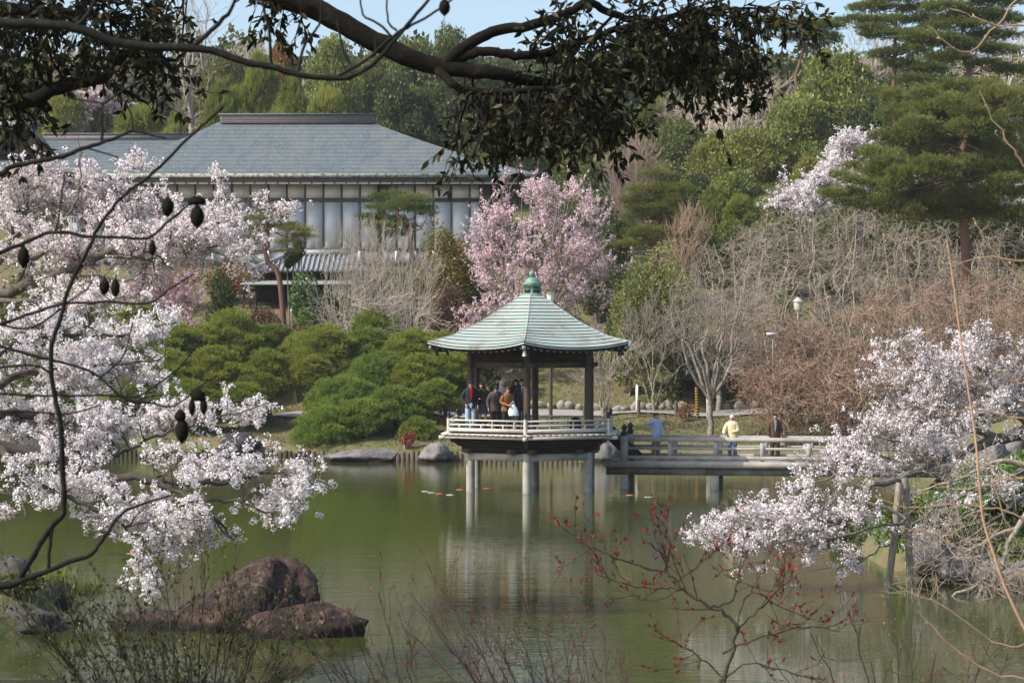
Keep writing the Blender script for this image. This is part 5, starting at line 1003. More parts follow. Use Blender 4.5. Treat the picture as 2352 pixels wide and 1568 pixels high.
bush('evergreen_bush', 'dark green bush under the branches beside the pink cherry foot', 1090, 735, 800, 130, 110.5, 2800, .16, M_leaf, 616, (.6, .65, .55), 6)
bush('evergreen_bush', 'dark green shrub among the thin grey stems', 850, 610, 745, 130, 117.5, 4200, .17, M_leaf, 617, (.8, .9, .7), 8)
bush('evergreen_bush', 'small yellow green bush between thin trunks by the gatehouse', 705, 690, 712, 50, 116, 600, .14, M_leaf, 618, (1.1, 1.3, .6), 4)
bush('evergreen_bush', 'low dark shrub shading the maples behind the bridge', 1930, 820, 930, 170, 104, 5000, .15, M_leaf, 619, (.8, .85, .7), 8)
bush('evergreen_bush', 'green bush among the grey contorted trees', 1800, 640, 760, 150, 113, 3500, .16, M_leaf, 620, (1, 1.1, .85), 8)
bush('red_shrub', 'small reddish shrub on the shore left of the pavilion', 935, 985, 1025, 44, 97.8, 700, .09, M_brownleaf, 621, (1.3, .6, .5), 4)
bush('grass_clump', 'tuft of tan dry stems beside the path behind the bridge', 1575, 925, 965, 44, 104.3, 600, .12, M_brownleaf, 622, (1.4, 1.2, .8), 4)

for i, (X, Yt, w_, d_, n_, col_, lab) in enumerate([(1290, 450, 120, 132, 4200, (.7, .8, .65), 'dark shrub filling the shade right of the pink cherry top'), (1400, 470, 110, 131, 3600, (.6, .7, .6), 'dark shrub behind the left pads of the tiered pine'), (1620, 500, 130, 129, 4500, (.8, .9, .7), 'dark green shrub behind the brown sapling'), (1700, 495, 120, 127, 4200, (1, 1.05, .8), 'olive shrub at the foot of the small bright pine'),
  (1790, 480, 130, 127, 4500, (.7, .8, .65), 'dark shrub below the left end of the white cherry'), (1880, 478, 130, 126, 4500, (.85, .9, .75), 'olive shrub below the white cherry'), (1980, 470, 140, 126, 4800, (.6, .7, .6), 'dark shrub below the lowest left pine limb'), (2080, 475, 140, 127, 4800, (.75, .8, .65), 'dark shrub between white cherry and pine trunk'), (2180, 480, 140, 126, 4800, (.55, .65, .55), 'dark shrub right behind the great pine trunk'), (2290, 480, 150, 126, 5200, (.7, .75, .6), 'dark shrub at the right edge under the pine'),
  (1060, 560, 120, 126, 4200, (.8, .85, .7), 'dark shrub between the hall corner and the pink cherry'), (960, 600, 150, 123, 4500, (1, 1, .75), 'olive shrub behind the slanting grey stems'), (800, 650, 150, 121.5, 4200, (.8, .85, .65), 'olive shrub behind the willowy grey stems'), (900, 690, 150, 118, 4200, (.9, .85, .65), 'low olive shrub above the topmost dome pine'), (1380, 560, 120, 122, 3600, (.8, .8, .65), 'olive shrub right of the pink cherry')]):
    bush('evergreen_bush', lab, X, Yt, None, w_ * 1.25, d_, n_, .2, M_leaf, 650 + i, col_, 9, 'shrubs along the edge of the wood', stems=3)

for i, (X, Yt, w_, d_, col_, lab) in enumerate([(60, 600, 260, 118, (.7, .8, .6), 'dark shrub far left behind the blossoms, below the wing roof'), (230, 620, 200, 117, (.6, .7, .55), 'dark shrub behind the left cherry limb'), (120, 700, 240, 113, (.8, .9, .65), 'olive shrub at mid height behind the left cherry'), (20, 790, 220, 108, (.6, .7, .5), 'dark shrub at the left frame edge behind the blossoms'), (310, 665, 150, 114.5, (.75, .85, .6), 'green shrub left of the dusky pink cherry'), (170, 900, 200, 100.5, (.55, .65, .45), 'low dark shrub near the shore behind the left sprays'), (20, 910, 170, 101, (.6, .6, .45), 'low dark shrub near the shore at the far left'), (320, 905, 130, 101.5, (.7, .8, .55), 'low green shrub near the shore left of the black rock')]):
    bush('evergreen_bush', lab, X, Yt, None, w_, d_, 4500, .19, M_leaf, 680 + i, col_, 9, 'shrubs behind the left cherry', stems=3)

GRP = 'grey leafless trees on the right slope'
GREY = [(1700, 535, 116, 120, 'grey bare tree above the dark bush'), (1790, 500, 119, 125, 'grey bare tree left of the pale trunks'), (1895, 470, 117, 140, 'contorted grey tree with several pale trunks'),
 (2000, 480, 118, 130, 'contorted grey tree right of the pale trunks'), (2100, 500, 116, 120, 'grey bare tree below the great pine'), (2210, 520, 114, 120, 'grey bare tree under the right limbs of the great pine'), (2310, 520, 112, 100, 'grey bare tree at the right edge below the pine'),
 (1650, 640, 109, 110, 'low grey bare tree in front of the dark bush'), (1760, 620, 110, 110, 'low grey bare tree in the middle of the slope'), (1950, 600, 109, 130, 'low contorted grey tree in front of the pale trunks'), (2130, 620, 108, 120, 'low grey bare tree on the right slope'), (2270, 640, 106, 120, 'low grey bare tree near the right edge')]
for i, (X, Yt, d, s, lab) in enumerate(GREY):
    bt(X, Yt, d, s, lab, 700 + i, 6, .13, (1.32, 1.24, 1.15), 56, lenB=1.2, lenC=.5, minr=.0085, up=.08, wob=.55, spread=.9, group=GRP, fork=.18, lo=.22, nB=5, nC=3, rA=.042, lift=.25, twcol=.95)
# reddish budding maples
for i, (X, Yt, d, s, lab) in enumerate([(1790, 705, 103, 120, 'reddish budding maple left part of the red haze'), (1920, 725, 101, 130, 'reddish budding maple behind the right end of the bridge'), (2060, 690, 101, 130, 'reddish budding maple in the middle of the red haze'), (2200, 640, 102, 130, 'reddish budding maple at the right below the pine'), (2320, 660, 98, 120, 'reddish budding maple at the right edge'), (1800, 830, 93, 90, 'low reddish maple hanging over the bridge'), (1960, 830, 92, 110, 'low reddish maple right above the bridge parapet'), (2120, 790, 92, 110, 'reddish maple behind the right cherry')]):
    bt(X, Yt, d if d > 94 else d + 5, s, lab, 740 + i, 6, .12, (1.4, 1.12, .98), 44, lenB=1.1, lenC=.5, minr=.0085, up=.02, wob=.3, spread=.7, group='reddish budding maples', fork=.2, lo=.22, nB=6, nC=6, rA=.04, buds=(4, .09, M_bud), name='maple_tree', lift=.25)
# single bare trees
bt(1632, 640, 99.5, 155, 'leafless tree with a straight grey trunk behind the bridge', 760, 8, .12, (.95, .9, .86), 46, lenB=1.1, lenC=.5, minr=.009, up=.5, wob=.16, spread=.5, fork=.24, lo=.3, nB=6, nC=4, rA=.035)
bt(1500, 690, 107, 75, 'thin leafless tree left of the straight grey trunk', 761, 5, .06, (.95, .9, .86), 26, lenB=1.0, lenC=.5, minr=.011, up=.6, fork=.2, lo=.35, nB=5, nC=4, rA=.03)
bt(1385, 760, 101.5, 60, 'leafless forked tree seen through the right pavilion columns', 762, 5, .07, (1.2, 1.12, 1.05), 22, lenB=.9, lenC=.4, minr=.011, up=.5, fork=.12, lo=.25, nB=5, nC=4, rA=.035)
for i, (X, Yt, d, s, lab) in enumerate([(790, 545, 116, 70, 'bare grey tree with thin upright twigs before the hall'), (850, 540, 115.5, 70, 'willowy grey shrub tree under the spreading pine'), (900, 560, 115, 75, 'willowy grey shrub tree with slanting stems'), (955, 590, 114, 60, 'slanting grey stems next to the golden brown shrub'), (830, 650, 112.5, 80, 'low sprawling grey twigs above the dome pines'), (940, 670, 111.5, 90, 'low sprawling grey twigs left of the pink cherry')]):
    bt(X, Yt, d, s, lab, 770 + i, 9, .05, (1.5, 1.45, 1.4), 44, lenB=1.3, lenC=.6, minr=.008, up=.9 if i < 4 else .1, wob=.15, spread=.4, group='grey leafless shrubs below the hall', fork=.06, lo=.08, nB=4, nC=3, rA=.03, name='bare_shrub')
bt(425, 570, 119.5, 70, 'thin bare saplings beside the gatehouse', 780, 7, .05, (1.2, .95, .9), 34, lenB=1.2, lenC=.6, minr=.011, up=.9, group='grey leafless shrubs below the hall', fork=.08, lo=.2, name='bare_shrub')
bt(1580, 480, 122, 50, 'brown leafless sapling right of the tiered pine', 781, 6, .05, (1.3, 1.0, .85), 34, lenB=1.0, lenC=.6, minr=.011, up=.9, fork=.15, lo=.25, name='bare_shrub')

# flowering trees of the slope
bt(1240, 425, 115, 178, 'pink flowering cherry behind the pavilion roof', 800, 9, .14, (1.0, .85, .8), 110, lenB=1.25, lenC=.5, minr=.01, up=.55, wob=.14, spread=.5, fork=.14, lo=.08, nB=7, nC=4, rA=.04, name='cherry_tree', flowers=(5, .07, 3, .075, (1.0, .82, .88)))
bt(1120, 690, 112, 70, 'low pink branches left of the pavilion roof', 801, 5, .07, (1.0, .85, .8), 22, lenB=1.0, lenC=.45, minr=.01, up=.2, fork=.1, lo=.1, nB=6, nC=4, name='cherry_tree', flowers=(5, .07, 3, .075, (1.0, .82, .88)))
bt(360, 600, 114, 75, 'dusky pink weeping cherry behind the left cherry', 802, 6, .08, (.8, .65, .6), 30, lenB=1.1, lenC=.5, minr=.01, up=-.2, fork=.2, lo=.1, nB=6, nC=4, name='cherry_tree', flowers=(5, .08, 3, .085, (.82, .58, .64)))
def white_ch(lab, seed, foot, limbs, blobs, nA, d, **kw):
    tk = [[tuple(W(a, b, dd)) + (r,) for a, b, dd, r in L] for L in limbs]; f = tk[0][0]; z0 = gz(f[0], f[1]); tk[0][0] = (f[0], f[1], min(z0 - .1, f[2]), f[3])
    return twig_tree('cherry_tree', lab, 'tree', tk, [DB(*b) for b in blobs], nA, seed, **kw)
white_ch('white cherry on the slope in front of the camphor', 803, None, [[(1985, 560, 122, .16), (1975, 470, 122, .13), (1960, 420, 122, .1), (1950, 350, 122, .05)], [(1975, 470, 122, .09), (1880, 450, 121, .06), (1790, 460, 120, .03)]],
 [(1960, 345, 122, 45, 28), (1930, 385, 122, 50, 22), (1900, 425, 121, 60, 18), (1840, 445, 121, 70, 16), (1800, 470, 120, 40, 18), (1960, 415, 122, 50, 18), (1850, 470, 120, 60, 14), (1990, 330, 122, 25, 15)], 95, 122, lenB=.8, lenC=.35, minr=.01, up=.3, nB=7, nC=4, flowers=(4, .1, 4, .09, (.97, .95, .955)), col=(.9, .8, .8))
white_ch('white cherry seen below the great pine', 804, None, [[(2140, 560, 124, .14), (2130, 470, 124, .11), (2110, 430, 124, .05)], [(2130, 470, 124, .08), (2250, 450, 124, .05), (2340, 440, 124, .03)]],
 [(2110, 435, 124, 45, 16), (2150, 425, 124, 40, 16), (2280, 445, 124, 60, 14), (2330, 450, 124, 40, 14), (2110, 455, 124, 40, 10)], 50, 124, lenB=.8, lenC=.35, minr=.01, up=.2, nB=7, nC=4, flowers=(4, .1, 4, .09, (.97, .95, .955)), col=(.9, .8, .8))
bt(215, 190, 170, 60, 'far pale pink cherry glimpsed under the left leaves', 805, 5, .1, (1, .8, .8), 26, lenB=1.3, lenC=.6, minr=.014, up=.1, fork=.3, lo=.3, nB=6, nC=3, name='cherry_tree', flowers=(7, .14, 3, .15, (.9, .78, .8)))
# ================================================================== the two near cherries (a third behind the left one)
def dlimbs(L): return [[tuple(W(a, b, dd)) + (r,) for a, b, dd, r in l] for l in L]
# left cherry, lower: trunk stands on the left bank outside the picture
foot = (-11.6, 33.0, gz(-11.6, 33.0)); tk = [[(foot[0], 33.0, foot[2] - .3, .3), (-11.2, 32.7, foot[2] + 1.1, .25), (-10.4, 32.4, 3.2, .2), tuple(W(-120, 985, 32)) + (.15,), tuple(W(0, 1026, 32)) + (.105,), tuple(W(143, 1062, 32)) + (.085,), tuple(W(230, 1090, 31.8)) + (.07,), tuple(W(330, 1100, 31.6)) + (.055,), tuple(W(428, 1138, 31.4)) + (.04,), tuple(W(485, 1178, 31.2)) + (.028,), tuple(W(540, 1240, 31)) + (.012,)]]
tk += dlimbs([[(330, 1103, 31.6, .045), (457, 1112, 31.6, .035), (542, 1103, 31.7, .028), (600, 1089, 31.8, .022), (680, 1095, 31.9, .015), (740, 1112, 32, .009), (785, 1130, 32, .004)],
 [(-60, 1005, 32, .08), (0, 1035, 31.6, .06), (86, 1106, 31.2, .045), (180, 1150, 31, .034), (270, 1200, 30.9, .022), (330, 1280, 30.8, .012), (370, 1340, 30.8, .006)],
 [(143, 1060, 32, .045), (250, 1050, 32.4, .03), (330, 1015, 32.8, .024), (410, 985, 33, .018), (520, 955, 33.2, .012), (640, 922, 33.4, .006)],
 [(-80, 980, 32, .09), (20, 950, 32.8, .06), (130, 960, 33.4, .045), (250, 940, 33.8, .03), (370, 905, 34, .018), (470, 925, 34, .01), (560, 920, 34, .006)],
 [(-90, 960, 32, .09), (0, 880, 33.2, .06), (110, 850, 33.8, .04), (230, 840, 34.2, .026), (340, 830, 34.4, .014), (380, 812, 34.5, .007)],
 [(-100, 900, 33, .09), (20, 800, 34, .05), (140, 770, 34.6, .035), (260, 770, 35, .022), (400, 742, 35.2, .009)],
 [(428, 1138, 31.4, .03), (520, 1150, 31.2, .022), (600, 1170, 31, .014), (660, 1190, 30.9, .006)],
 [(-60, 1080, 31.6, .05), (40, 1150, 31.2, .03), (60, 1190, 31, .015)]])
bl = [(60, 960, 33, 110, 55), (170, 985, 33, 110, 45), (300, 975, 33, 90, 36), (400, 955, 33.4, 80, 26), (520, 945, 33.5, 80, 14), (600, 925, 33.5, 50, 8), (90, 850, 34, 110, 55), (230, 840, 34.2, 90, 45), (330, 835, 34.4, 50, 32), (60, 760, 34.6, 100, 40), (200, 770, 35, 80, 34), (320, 760, 35.2, 80, 24), (390, 740, 35.2, 26, 10),
      (80, 1110, 31.2, 90, 34), (190, 1130, 31.2, 90, 34), (300, 1140, 31.3, 80, 34), (260, 1190, 31, 70, 34), (350, 1210, 31, 60, 24), (440, 1225, 31, 60, 20), (500, 1245, 31, 30, 12), (320, 1290, 30.8, 36, 40), (350, 1340, 30.8, 26, 18), (560, 1085, 31.7, 70, 30), (650, 1100, 31.9, 70, 30), (720, 1120, 32, 56, 20), (560, 1135, 31.4, 70, 24), (440, 1190, 31, 70, 26), (380, 1250, 31, 60, 26), (620, 1180, 31, 40, 10), (470, 1080, 31.6, 70, 26), (600, 1150, 31.1, 60, 20), (420, 1060, 31.8, 70, 30), (20, 1190, 31, 30, 20), (140, 1030, 32.4, 100, 30)]
twig_tree('cherry_tree', 'white cherry reaching low over the pond from the left bank', 'tree', tk, [DB(b[0], b[1], b[2], b[3], b[4] * .8, .8, b[3] * b[4]) for b in bl], 290, 901, base=foot, lenB=.42, lenC=.13, nB=6, nC=3, up=.02, spread=.42, wob=.12, rA=.012, minr=.0032, bark=M_bark, col=(.3, .28, .25), flowers=(2, .052, 10, .033, (1.0, .975, .97)))
# left cherry, upper and farther
foot = (-13.2, 41, gz(-13.2, 41)); tk = [[(foot[0], 41, foot[2] - .3, .34), (-12.6, 41, 2.6, .28), tuple(W(-160, 740, 40)) + (.22,), tuple(W(0, 678, 40)) + (.11,), tuple(W(60, 655, 40)) + (.1,), tuple(W(128, 632, 40)) + (.09,), tuple(W(186, 607, 40)) + (.08,), tuple(W(243, 584, 40)) + (.065,), tuple(W(314, 558, 40)) + (.05,), tuple(W(400, 544, 40.2)) + (.035,), tuple(W(514, 507, 40.4)) + (.02,), tuple(W(654, 463, 40.6)) + (.006,)]]
tk += dlimbs([[(243, 584, 40, .04), (343, 590, 40, .03), (440, 575, 40, .02), (560, 545, 40, .007)], [(243, 586, 40, .035), (343, 596, 39.8, .025), (400, 620, 39.8, .01)],
 [(37, 663, 40, .05), (60, 608, 40, .045), (97, 581, 40, .036), (137, 518, 40.2, .03), (177, 455, 40.3, .022), (186, 384, 40.4, .014), (180, 310, 40.4, .006)],
 [(-60, 700, 40, .09), (20, 560, 40.5, .05), (60, 470, 41, .03), (60, 400, 41, .012)], [(97, 581, 40, .03), (200, 520, 40.5, .024), (300, 440, 41, .014), (345, 385, 41, .005)],
 [(128, 632, 40, .03), (250, 640, 39.6, .022), (330, 650, 39.4, .008)], [(186, 607, 40, .03), (300, 545, 40.6, .022), (400, 480, 41, .014), (500, 440, 41, .008), (530, 425, 41, .004)], [(20, 560, 40.5, .04), (120, 470, 41.2, .024), (240, 400, 41.6, .01)], [(243, 584, 40, .03), (420, 560, 40, .02), (520, 590, 40, .006)],
 [(-60, 690, 40, .06), (60, 690, 39.4, .04), (180, 700, 39, .02), (280, 680, 38.8, .008)]])
bl = [(40, 420, 41, 80, 44), (130, 410, 41.2, 80, 36), (60, 500, 40.8, 100, 50), (180, 480, 41, 90, 46), (250, 420, 41.3, 60, 26), (320, 390, 41, 24, 12), (290, 500, 40.8, 90, 46), (400, 520, 40.6, 90, 40), (390, 470, 41, 30, 14), (520, 500, 40.4, 80, 22), (600, 480, 40.5, 50, 14), (650, 464, 40.6, 14, 7), (120, 580, 40.2, 110, 50), (260, 580, 40, 110, 40), (400, 570, 40, 90, 34), (500, 560, 40, 70, 28), (180, 660, 39.6, 100, 40), (300, 650, 39.4, 90, 34), (525, 435, 41, 30, 8), (560, 600, 40, 40, 12), (230, 700, 38.9, 90, 24)]
twig_tree('cherry_tree', 'pinkish white cherry on the left in front of the hall roof', 'tree', tk, [DB(b[0], b[1], b[2], b[3], b[4] * .85, .9, b[3] * b[4]) for b in bl], 225, 902, base=foot, lenB=.5, lenC=.16, nB=6, nC=3, up=.14, spread=.42, wob=.12, rA=.014, minr=.004, bark=M_bark, col=(.5, .47, .42), flowers=(2, .06, 8, .04, (1.0, .945, .94)))
# right cherry
foot = (13.4, 52, gz(13.4, 52)); tk = [[(foot[0], 52, foot[2] - .3, .36), (12.9, 51.5, 3.0, .3), tuple(W(2380, 990, 50.5)) + (.2,), tuple(W(2290, 1008, 50)) + (.12,), tuple(W(2200, 1045, 49.3)) + (.1,), tuple(W(2120, 1072, 48.4)) + (.085,), tuple(W(2066, 1103, 47)) + (.075,), tuple(W(2000, 1113, 46.6)) + (.065,), tuple(W(1986, 1150, 46.4)) + (.055,), tuple(W(1940, 1195, 46.2)) + (.055,), tuple(W(1870, 1190, 46)) + (.04,), tuple(W(1790, 1205, 46)) + (.025,), tuple(W(1700, 1215, 46)) + (.014,), tuple(W(1620, 1228, 46)) + (.006,)]]
tk += dlimbs([[(2290, 1005, 50, .1), (2220, 985, 49.5, .06), (2130, 990, 49, .045), (2080, 955, 48.8, .035), (2042, 905, 48.6, .016), (2030, 870, 48.6, .008)], [(2380, 980, 50.5, .12), (2300, 930, 50.5, .08), (2200, 880, 50.4, .05), (2110, 850, 50.2, .03), (2050, 790, 50, .01)], [(2300, 930, 50.5, .07), (2250, 840, 50.5, .04), (2180, 790, 50.5, .02), (2150, 770, 50.5, .008)],
 [(2380, 960, 50.5, .1), (2340, 850, 50.8, .05), (2320, 780, 51, .02)], [(2120, 1072, 48.4, .06), (2060, 1050, 48.4, .04), (1980, 1060, 48.2, .03), (1900, 1100, 48, .02), (1810, 1130, 48, .01), (1760, 1125, 48, .004)], [(1986, 1150, 46.4, .045), (2080, 1190, 46.2, .035), (2010, 1210, 46, .03), (1900, 1240, 45.8, .026), (1840, 1260, 45.6, .012), (1780, 1290, 45.5, .005)],
 [(1940, 1195, 46.2, .03), (1870, 1220, 45.8, .022), (1800, 1245, 45.6, .014), (1700, 1270, 45.5, .006)], [(2380, 1060, 49.5, .09), (2280, 1120, 48.5, .05), (2180, 1150, 48, .04), (2100, 1200, 47.4, .03), (2020, 1260, 47, .02), (1960, 1300, 46.8, .01), (1860, 1310, 46.6, .005)], [(2380, 1100, 49, .07), (2300, 1180, 48, .04), (2230, 1230, 47.5, .024), (2150, 1290, 47, .01)],
 [(2200, 1045, 49.3, .05), (2100, 1020, 49, .03), (2000, 1000, 49, .02), (1960, 985, 49, .01)]])
bl = [(2100, 860, 50, 80, 36), (2200, 850, 50.4, 80, 44), (2300, 840, 50.8, 60, 50), (2060, 790, 50, 50, 18), (2150, 780, 50.4, 40, 16), (2020, 900, 49, 36, 16), (2120, 920, 49.6, 80, 34), (2230, 920, 50, 80, 36), (2320, 910, 50.4, 40, 40), (2340, 780, 51, 40, 40), (2250, 790, 50.8, 60, 30), (2330, 990, 50, 40, 30), (2180, 1060, 48.8, 70, 24), (2080, 990, 49, 70, 26), (2180, 970, 49.5, 60, 26), (1990, 1050, 48.4, 80, 26), (1920, 1090, 48, 70, 26), (1850, 1120, 48, 50, 18), (2040, 1085, 48, 70, 22), (1900, 1150, 46.6, 80, 26), (1800, 1170, 46.4, 80, 26), (1720, 1200, 46.2, 80, 22), (1650, 1222, 46, 46, 16), (2020, 1000, 49, 70, 26), (1950, 1035, 48.8, 60, 20), (1880, 1068, 48.6, 50, 18), (2110, 1035, 48.8, 60, 24), (2040, 950, 49, 50, 24), (1625, 1228, 46, 20, 10), (1830, 1215, 46, 80, 22), (1950, 1200, 46.4, 50, 20), (1760, 1245, 45.8, 70, 20), (1860, 1270, 45.7, 50, 16), (1690, 1262, 45.7, 40, 12), (1960, 1295, 46.9, 60, 14), (2290, 1110, 48.6, 60, 20), (2200, 1160, 48.2, 50, 18), (2120, 1240, 47.4, 40, 12)]
twig_tree('cherry_tree', 'white cherry leaning over the pond from the right bank on two props', 'tree', tk, [DB(b[0], b[1], b[2], b[3], b[4] * .7, .9, b[3] * b[4]) for b in bl], 235, 903, base=foot, lenB=.55, lenC=.2, nB=6, nC=3, up=.05, spread=.5, wob=.16, rA=.016, minr=.0055, bark=M_bark, col=(.62, .6, .57), flowers=(2, .07, 7, .044, (1.0, .95, .95)))
tkb = dlimbs([[(2420, 1150, 46.5, .12), (2330, 1215, 46, .06), (2300, 1300, 45.7, .045), (2200, 1365, 45.4, .03), (2120, 1400, 45.2, .02), (2070, 1440, 45, .006)], [(2330, 1215, 46, .05), (2230, 1260, 45.6, .03), (2150, 1300, 45.4, .015)], [(2420, 1080, 46.5, .1), (2300, 1060, 46.4, .05), (2200, 1100, 46, .03), (2100, 1130, 46, .012)]])
f2 = (13.9, 46.6, gz(13.9, 46.6)); tkb[0] = [(f2[0], f2[1], f2[2] - .2, .2), (12.6, 46.6, 1.6, .16)] + tkb[0]
twig_tree('bare_tree', 'leafless drooping tree over the rocks at the lower right', 'tree', tkb, [DB(2260, 1080, 46, 90, 40, .8), DB(2200, 1300, 45.5, 100, 60, .8), DB(2120, 1410, 45.2, 60, 30, .6), DB(2300, 1350, 45.6, 60, 60, .8), DB(2150, 1180, 45.8, 80, 40, .8)], 44, 904, base=f2, lenB=.8, lenC=.35, nB=6, nC=4, up=-.08, spread=.6, wob=.25, rA=.016, minr=.0055, col=(1.3, 1.2, 1.1))

# ================================================================== evergreen with overhanging limbs
def lleaf_mesh(L, w):
    g = G(); V = [(0, 0, 0), (w * .42, 0.003, -L * .28), (w * .5, .004, -L * .5), (w * .3, .002, -L * .76), (0, -.004, -L), (-w * .3, .002, -L * .76), (-w * .5, .004, -L * .5), (-w * .42, .003, -L * .28), (0, -.006, -L * .5)]
    g.add(V, [[0, 1, 8], [1, 2, 8], [2, 3, 8], [3, 4, 8], [4, 5, 8], [5, 6, 8], [6, 7, 8], [7, 0, 8]]); return np.array(V), g
efoot = (-5.9, 15.2, gz(-5.9, 15.2)); ev = empty('evergreen_tree', efoot, 'dark evergreen whose limbs and leaves hang across the top of the view', 'tree')
rng = np.random.default_rng(31); g = G(); d0 = 15.5
def LW(rows, d=d0): return [tuple(W(a, b, dd)) + (r,) for a, b, dd, r in rows]
LM = [[(efoot[0], 15.2, efoot[2] - .3, .32), (-5.7, 15.2, 4.5, .27), (-5.0, 15.3, 6.6, .2), (-3.6, 15.5, 7.8, .13)] + LW([(430, -90, 15.5, .095), (650, -5, 15.5, .078), (720, 20, 15.5, .075), (860, 95, 15.5, .07), (960, 140, 15.5, .064), (1050, 160, 15.5, .055), (1150, 170, 15.5, .045), (1240, 190, 15.6, .034), (1330, 180, 15.7, .02)]),
 LW([(1020, 145, 15.5, .045), (1060, 115, 15.5, .042), (1130, 75, 15.6, .038), (1230, 55, 15.6, .034), (1310, 28, 15.7, .032), (1350, 5, 15.7, .028), (1400, 30, 15.8, .026), (1470, 50, 15.9, .024), (1550, 40, 16, .02), (1640, 22, 16.1, .014), (1740, 20, 16.2, .007)]),
 LW([(1045, 140, 15.5, .034), (1110, 118, 15.5, .033), (1200, 128, 15.5, .031), (1300, 110, 15.6, .028), (1390, 75, 15.7, .024), (1450, 58, 15.8, .02)]),
 LW([(1000, 155, 15.5, .034), (1030, 185, 15.4, .03), (1065, 208, 15.4, .027), (1150, 212, 15.4, .024), (1250, 205, 15.4, .019), (1330, 215, 15.5, .01)]),
 [(-5.5, 15.25, 5.2, .16)] + LW([(-180, 330, 15, .075), (-40, 240, 14.8, .05), (70, 232, 14.8, .048), (110, 212, 14.8, .045), (180, 188, 14.8, .046), (240, 180, 14.8, .036), (265, 150, 14.8, .025), (262, 118, 14.8, .012)]),
 LW([(85, 232, 14.8, .04), (105, 245, 14.8, .03), (116, 252, 14.8, .018)]), LW([(240, 180, 14.8, .028), (300, 215, 14.9, .016), (340, 240, 15, .007)]), LW([(265, 150, 14.8, .022), (330, 90, 15, .018), (390, 40, 15, .01)]),
 [(-5.3, 15.3, 5.9, .14)] + LW([(-160, 40, 15.2, .08), (-20, 20, 15.2, .05), (120, 30, 15.2, .035), (250, 40, 15.2, .02)])]
NN = []
for L in LM: NN.append(limb(g, L, 6, 9, .004, rng))
N = np.vstack([n_ for n_ in NN]); N = N[N[:, 2] > 5.9] if False else N
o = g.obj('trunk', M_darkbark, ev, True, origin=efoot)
# leaf sprays: X, Y, rX, rY, d, weight
SP = [(60, 60, 110, 60, 15), (180, 60, 90, 60, 15), (290, 70, 80, 55, 15), (370, 60, 45, 50, 15.2), (250, 130, 90, 40, 15), (340, 150, 60, 35, 15.2), (30, 170, 55, 90, 14.8), (20, 280, 35, 55, 14.8), (385, 190, 30, 22, 15.2), (100, 10, 120, 30, 15.2), (330, 10, 90, 25, 15.2), (230, 20, 60, 40, 15.2),
 (620, 12, 55, 30, 15.5), (690, 40, 22, 40, 15.5), (1095, 270, 55, 50, 15.4), (1200, 270, 90, 70, 15.4), (1320, 240, 90, 70, 15.6), (1140, 318, 50, 30, 15.4), (1068, 378, 30, 26, 15.4), (1300, 325, 50, 24, 15.5), (1350, 300, 90, 40, 15.6), (1420, 290, 60, 40, 15.6), (1330, 140, 90, 50, 15.6), (1430, 130, 70, 60, 15.7), (1480, 60, 90, 55, 15.9), (1600, 30, 80, 34, 16), (1700, 40, 70, 32, 16.1), (1560, 110, 80, 45, 16), (1640, 130, 70, 45, 16.1), (1600, 200, 70, 34, 16), (1700, 200, 55, 30, 16.2), (1780, 190, 40, 22, 16.3), (1800, 30, 60, 22, 16.3), (1860, 80, 26, 20, 16.4), (1650, 260, 26, 16, 16), (1500, 190, 50, 35, 15.8), (1290, 60, 60, 30, 15.6), (1740, 100, 50, 40, 16.2)]
bl = [DB(a, b, e, c * .92, d_ * .9, .75, c * d_) for a, b, c, d_, e in SP]
tips, u = in_blobs(bl, 430, rng, .1); PA, nr, L = connect(tips, N, 6, rng, .1, -.02); RA = taper(np.minimum(nr * .5, .012), .004, 7); g = G(); g.tubes(PA, RA, 4)
PB, RB = sprout(PA, RA, 2, .4, .3, .6, -.12, 4, .15, rng, rf=.7, rmin=.003, rtip=.002); g.tubes(PB, RB, 3)
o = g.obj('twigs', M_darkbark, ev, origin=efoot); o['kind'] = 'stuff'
C1, T1 = along(PB, 8, .25, rng); C2 = PB[:, -1]; C2 = np.repeat(C2, 4, 0); T2 = nrm(PB[:, -1] - PB[:, -2]); T2 = np.repeat(T2, 4, 0); C = np.vstack([C1, C2]); T = np.vstack([T1, T2])
D = nrm(T * .5 + rng.normal(size=T.shape) * .55 + np.array([0, 0, -.45])); M = len(C); Ls = rng.uniform(.05, .09, M)
V0, _ = lleaf_mesh(1, .36); S = nrm(np.cross(D, rng.normal(size=(M, 3)))); Nn = np.cross(S, D)
order = rng.permutation(M); big_ = order[:300]; rest = order[300:]
def leafV(ix): return C[ix][:, None] + Ls[ix][:, None, None] * (V0[None, :, 0, None] * S[ix][:, None] + V0[None, :, 1, None] * 4 * Nn[ix][:, None] - V0[None, :, 2, None] * D[ix][:, None])
Fl = np.array([[0, 1, 8], [1, 2, 8], [2, 3, 8], [3, 4, 8], [4, 5, 8], [5, 6, 8], [6, 7, 8], [7, 0, 8]])
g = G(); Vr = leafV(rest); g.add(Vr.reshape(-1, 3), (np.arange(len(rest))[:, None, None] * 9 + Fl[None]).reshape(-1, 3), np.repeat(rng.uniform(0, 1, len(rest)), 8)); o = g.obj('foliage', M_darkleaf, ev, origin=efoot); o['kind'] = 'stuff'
LMs = []
for t in (.1, .35, .6, .95): g = G(); g.add(V0, Fl, t); LMs.append(g.mesh('leaf', M_darkleaf))
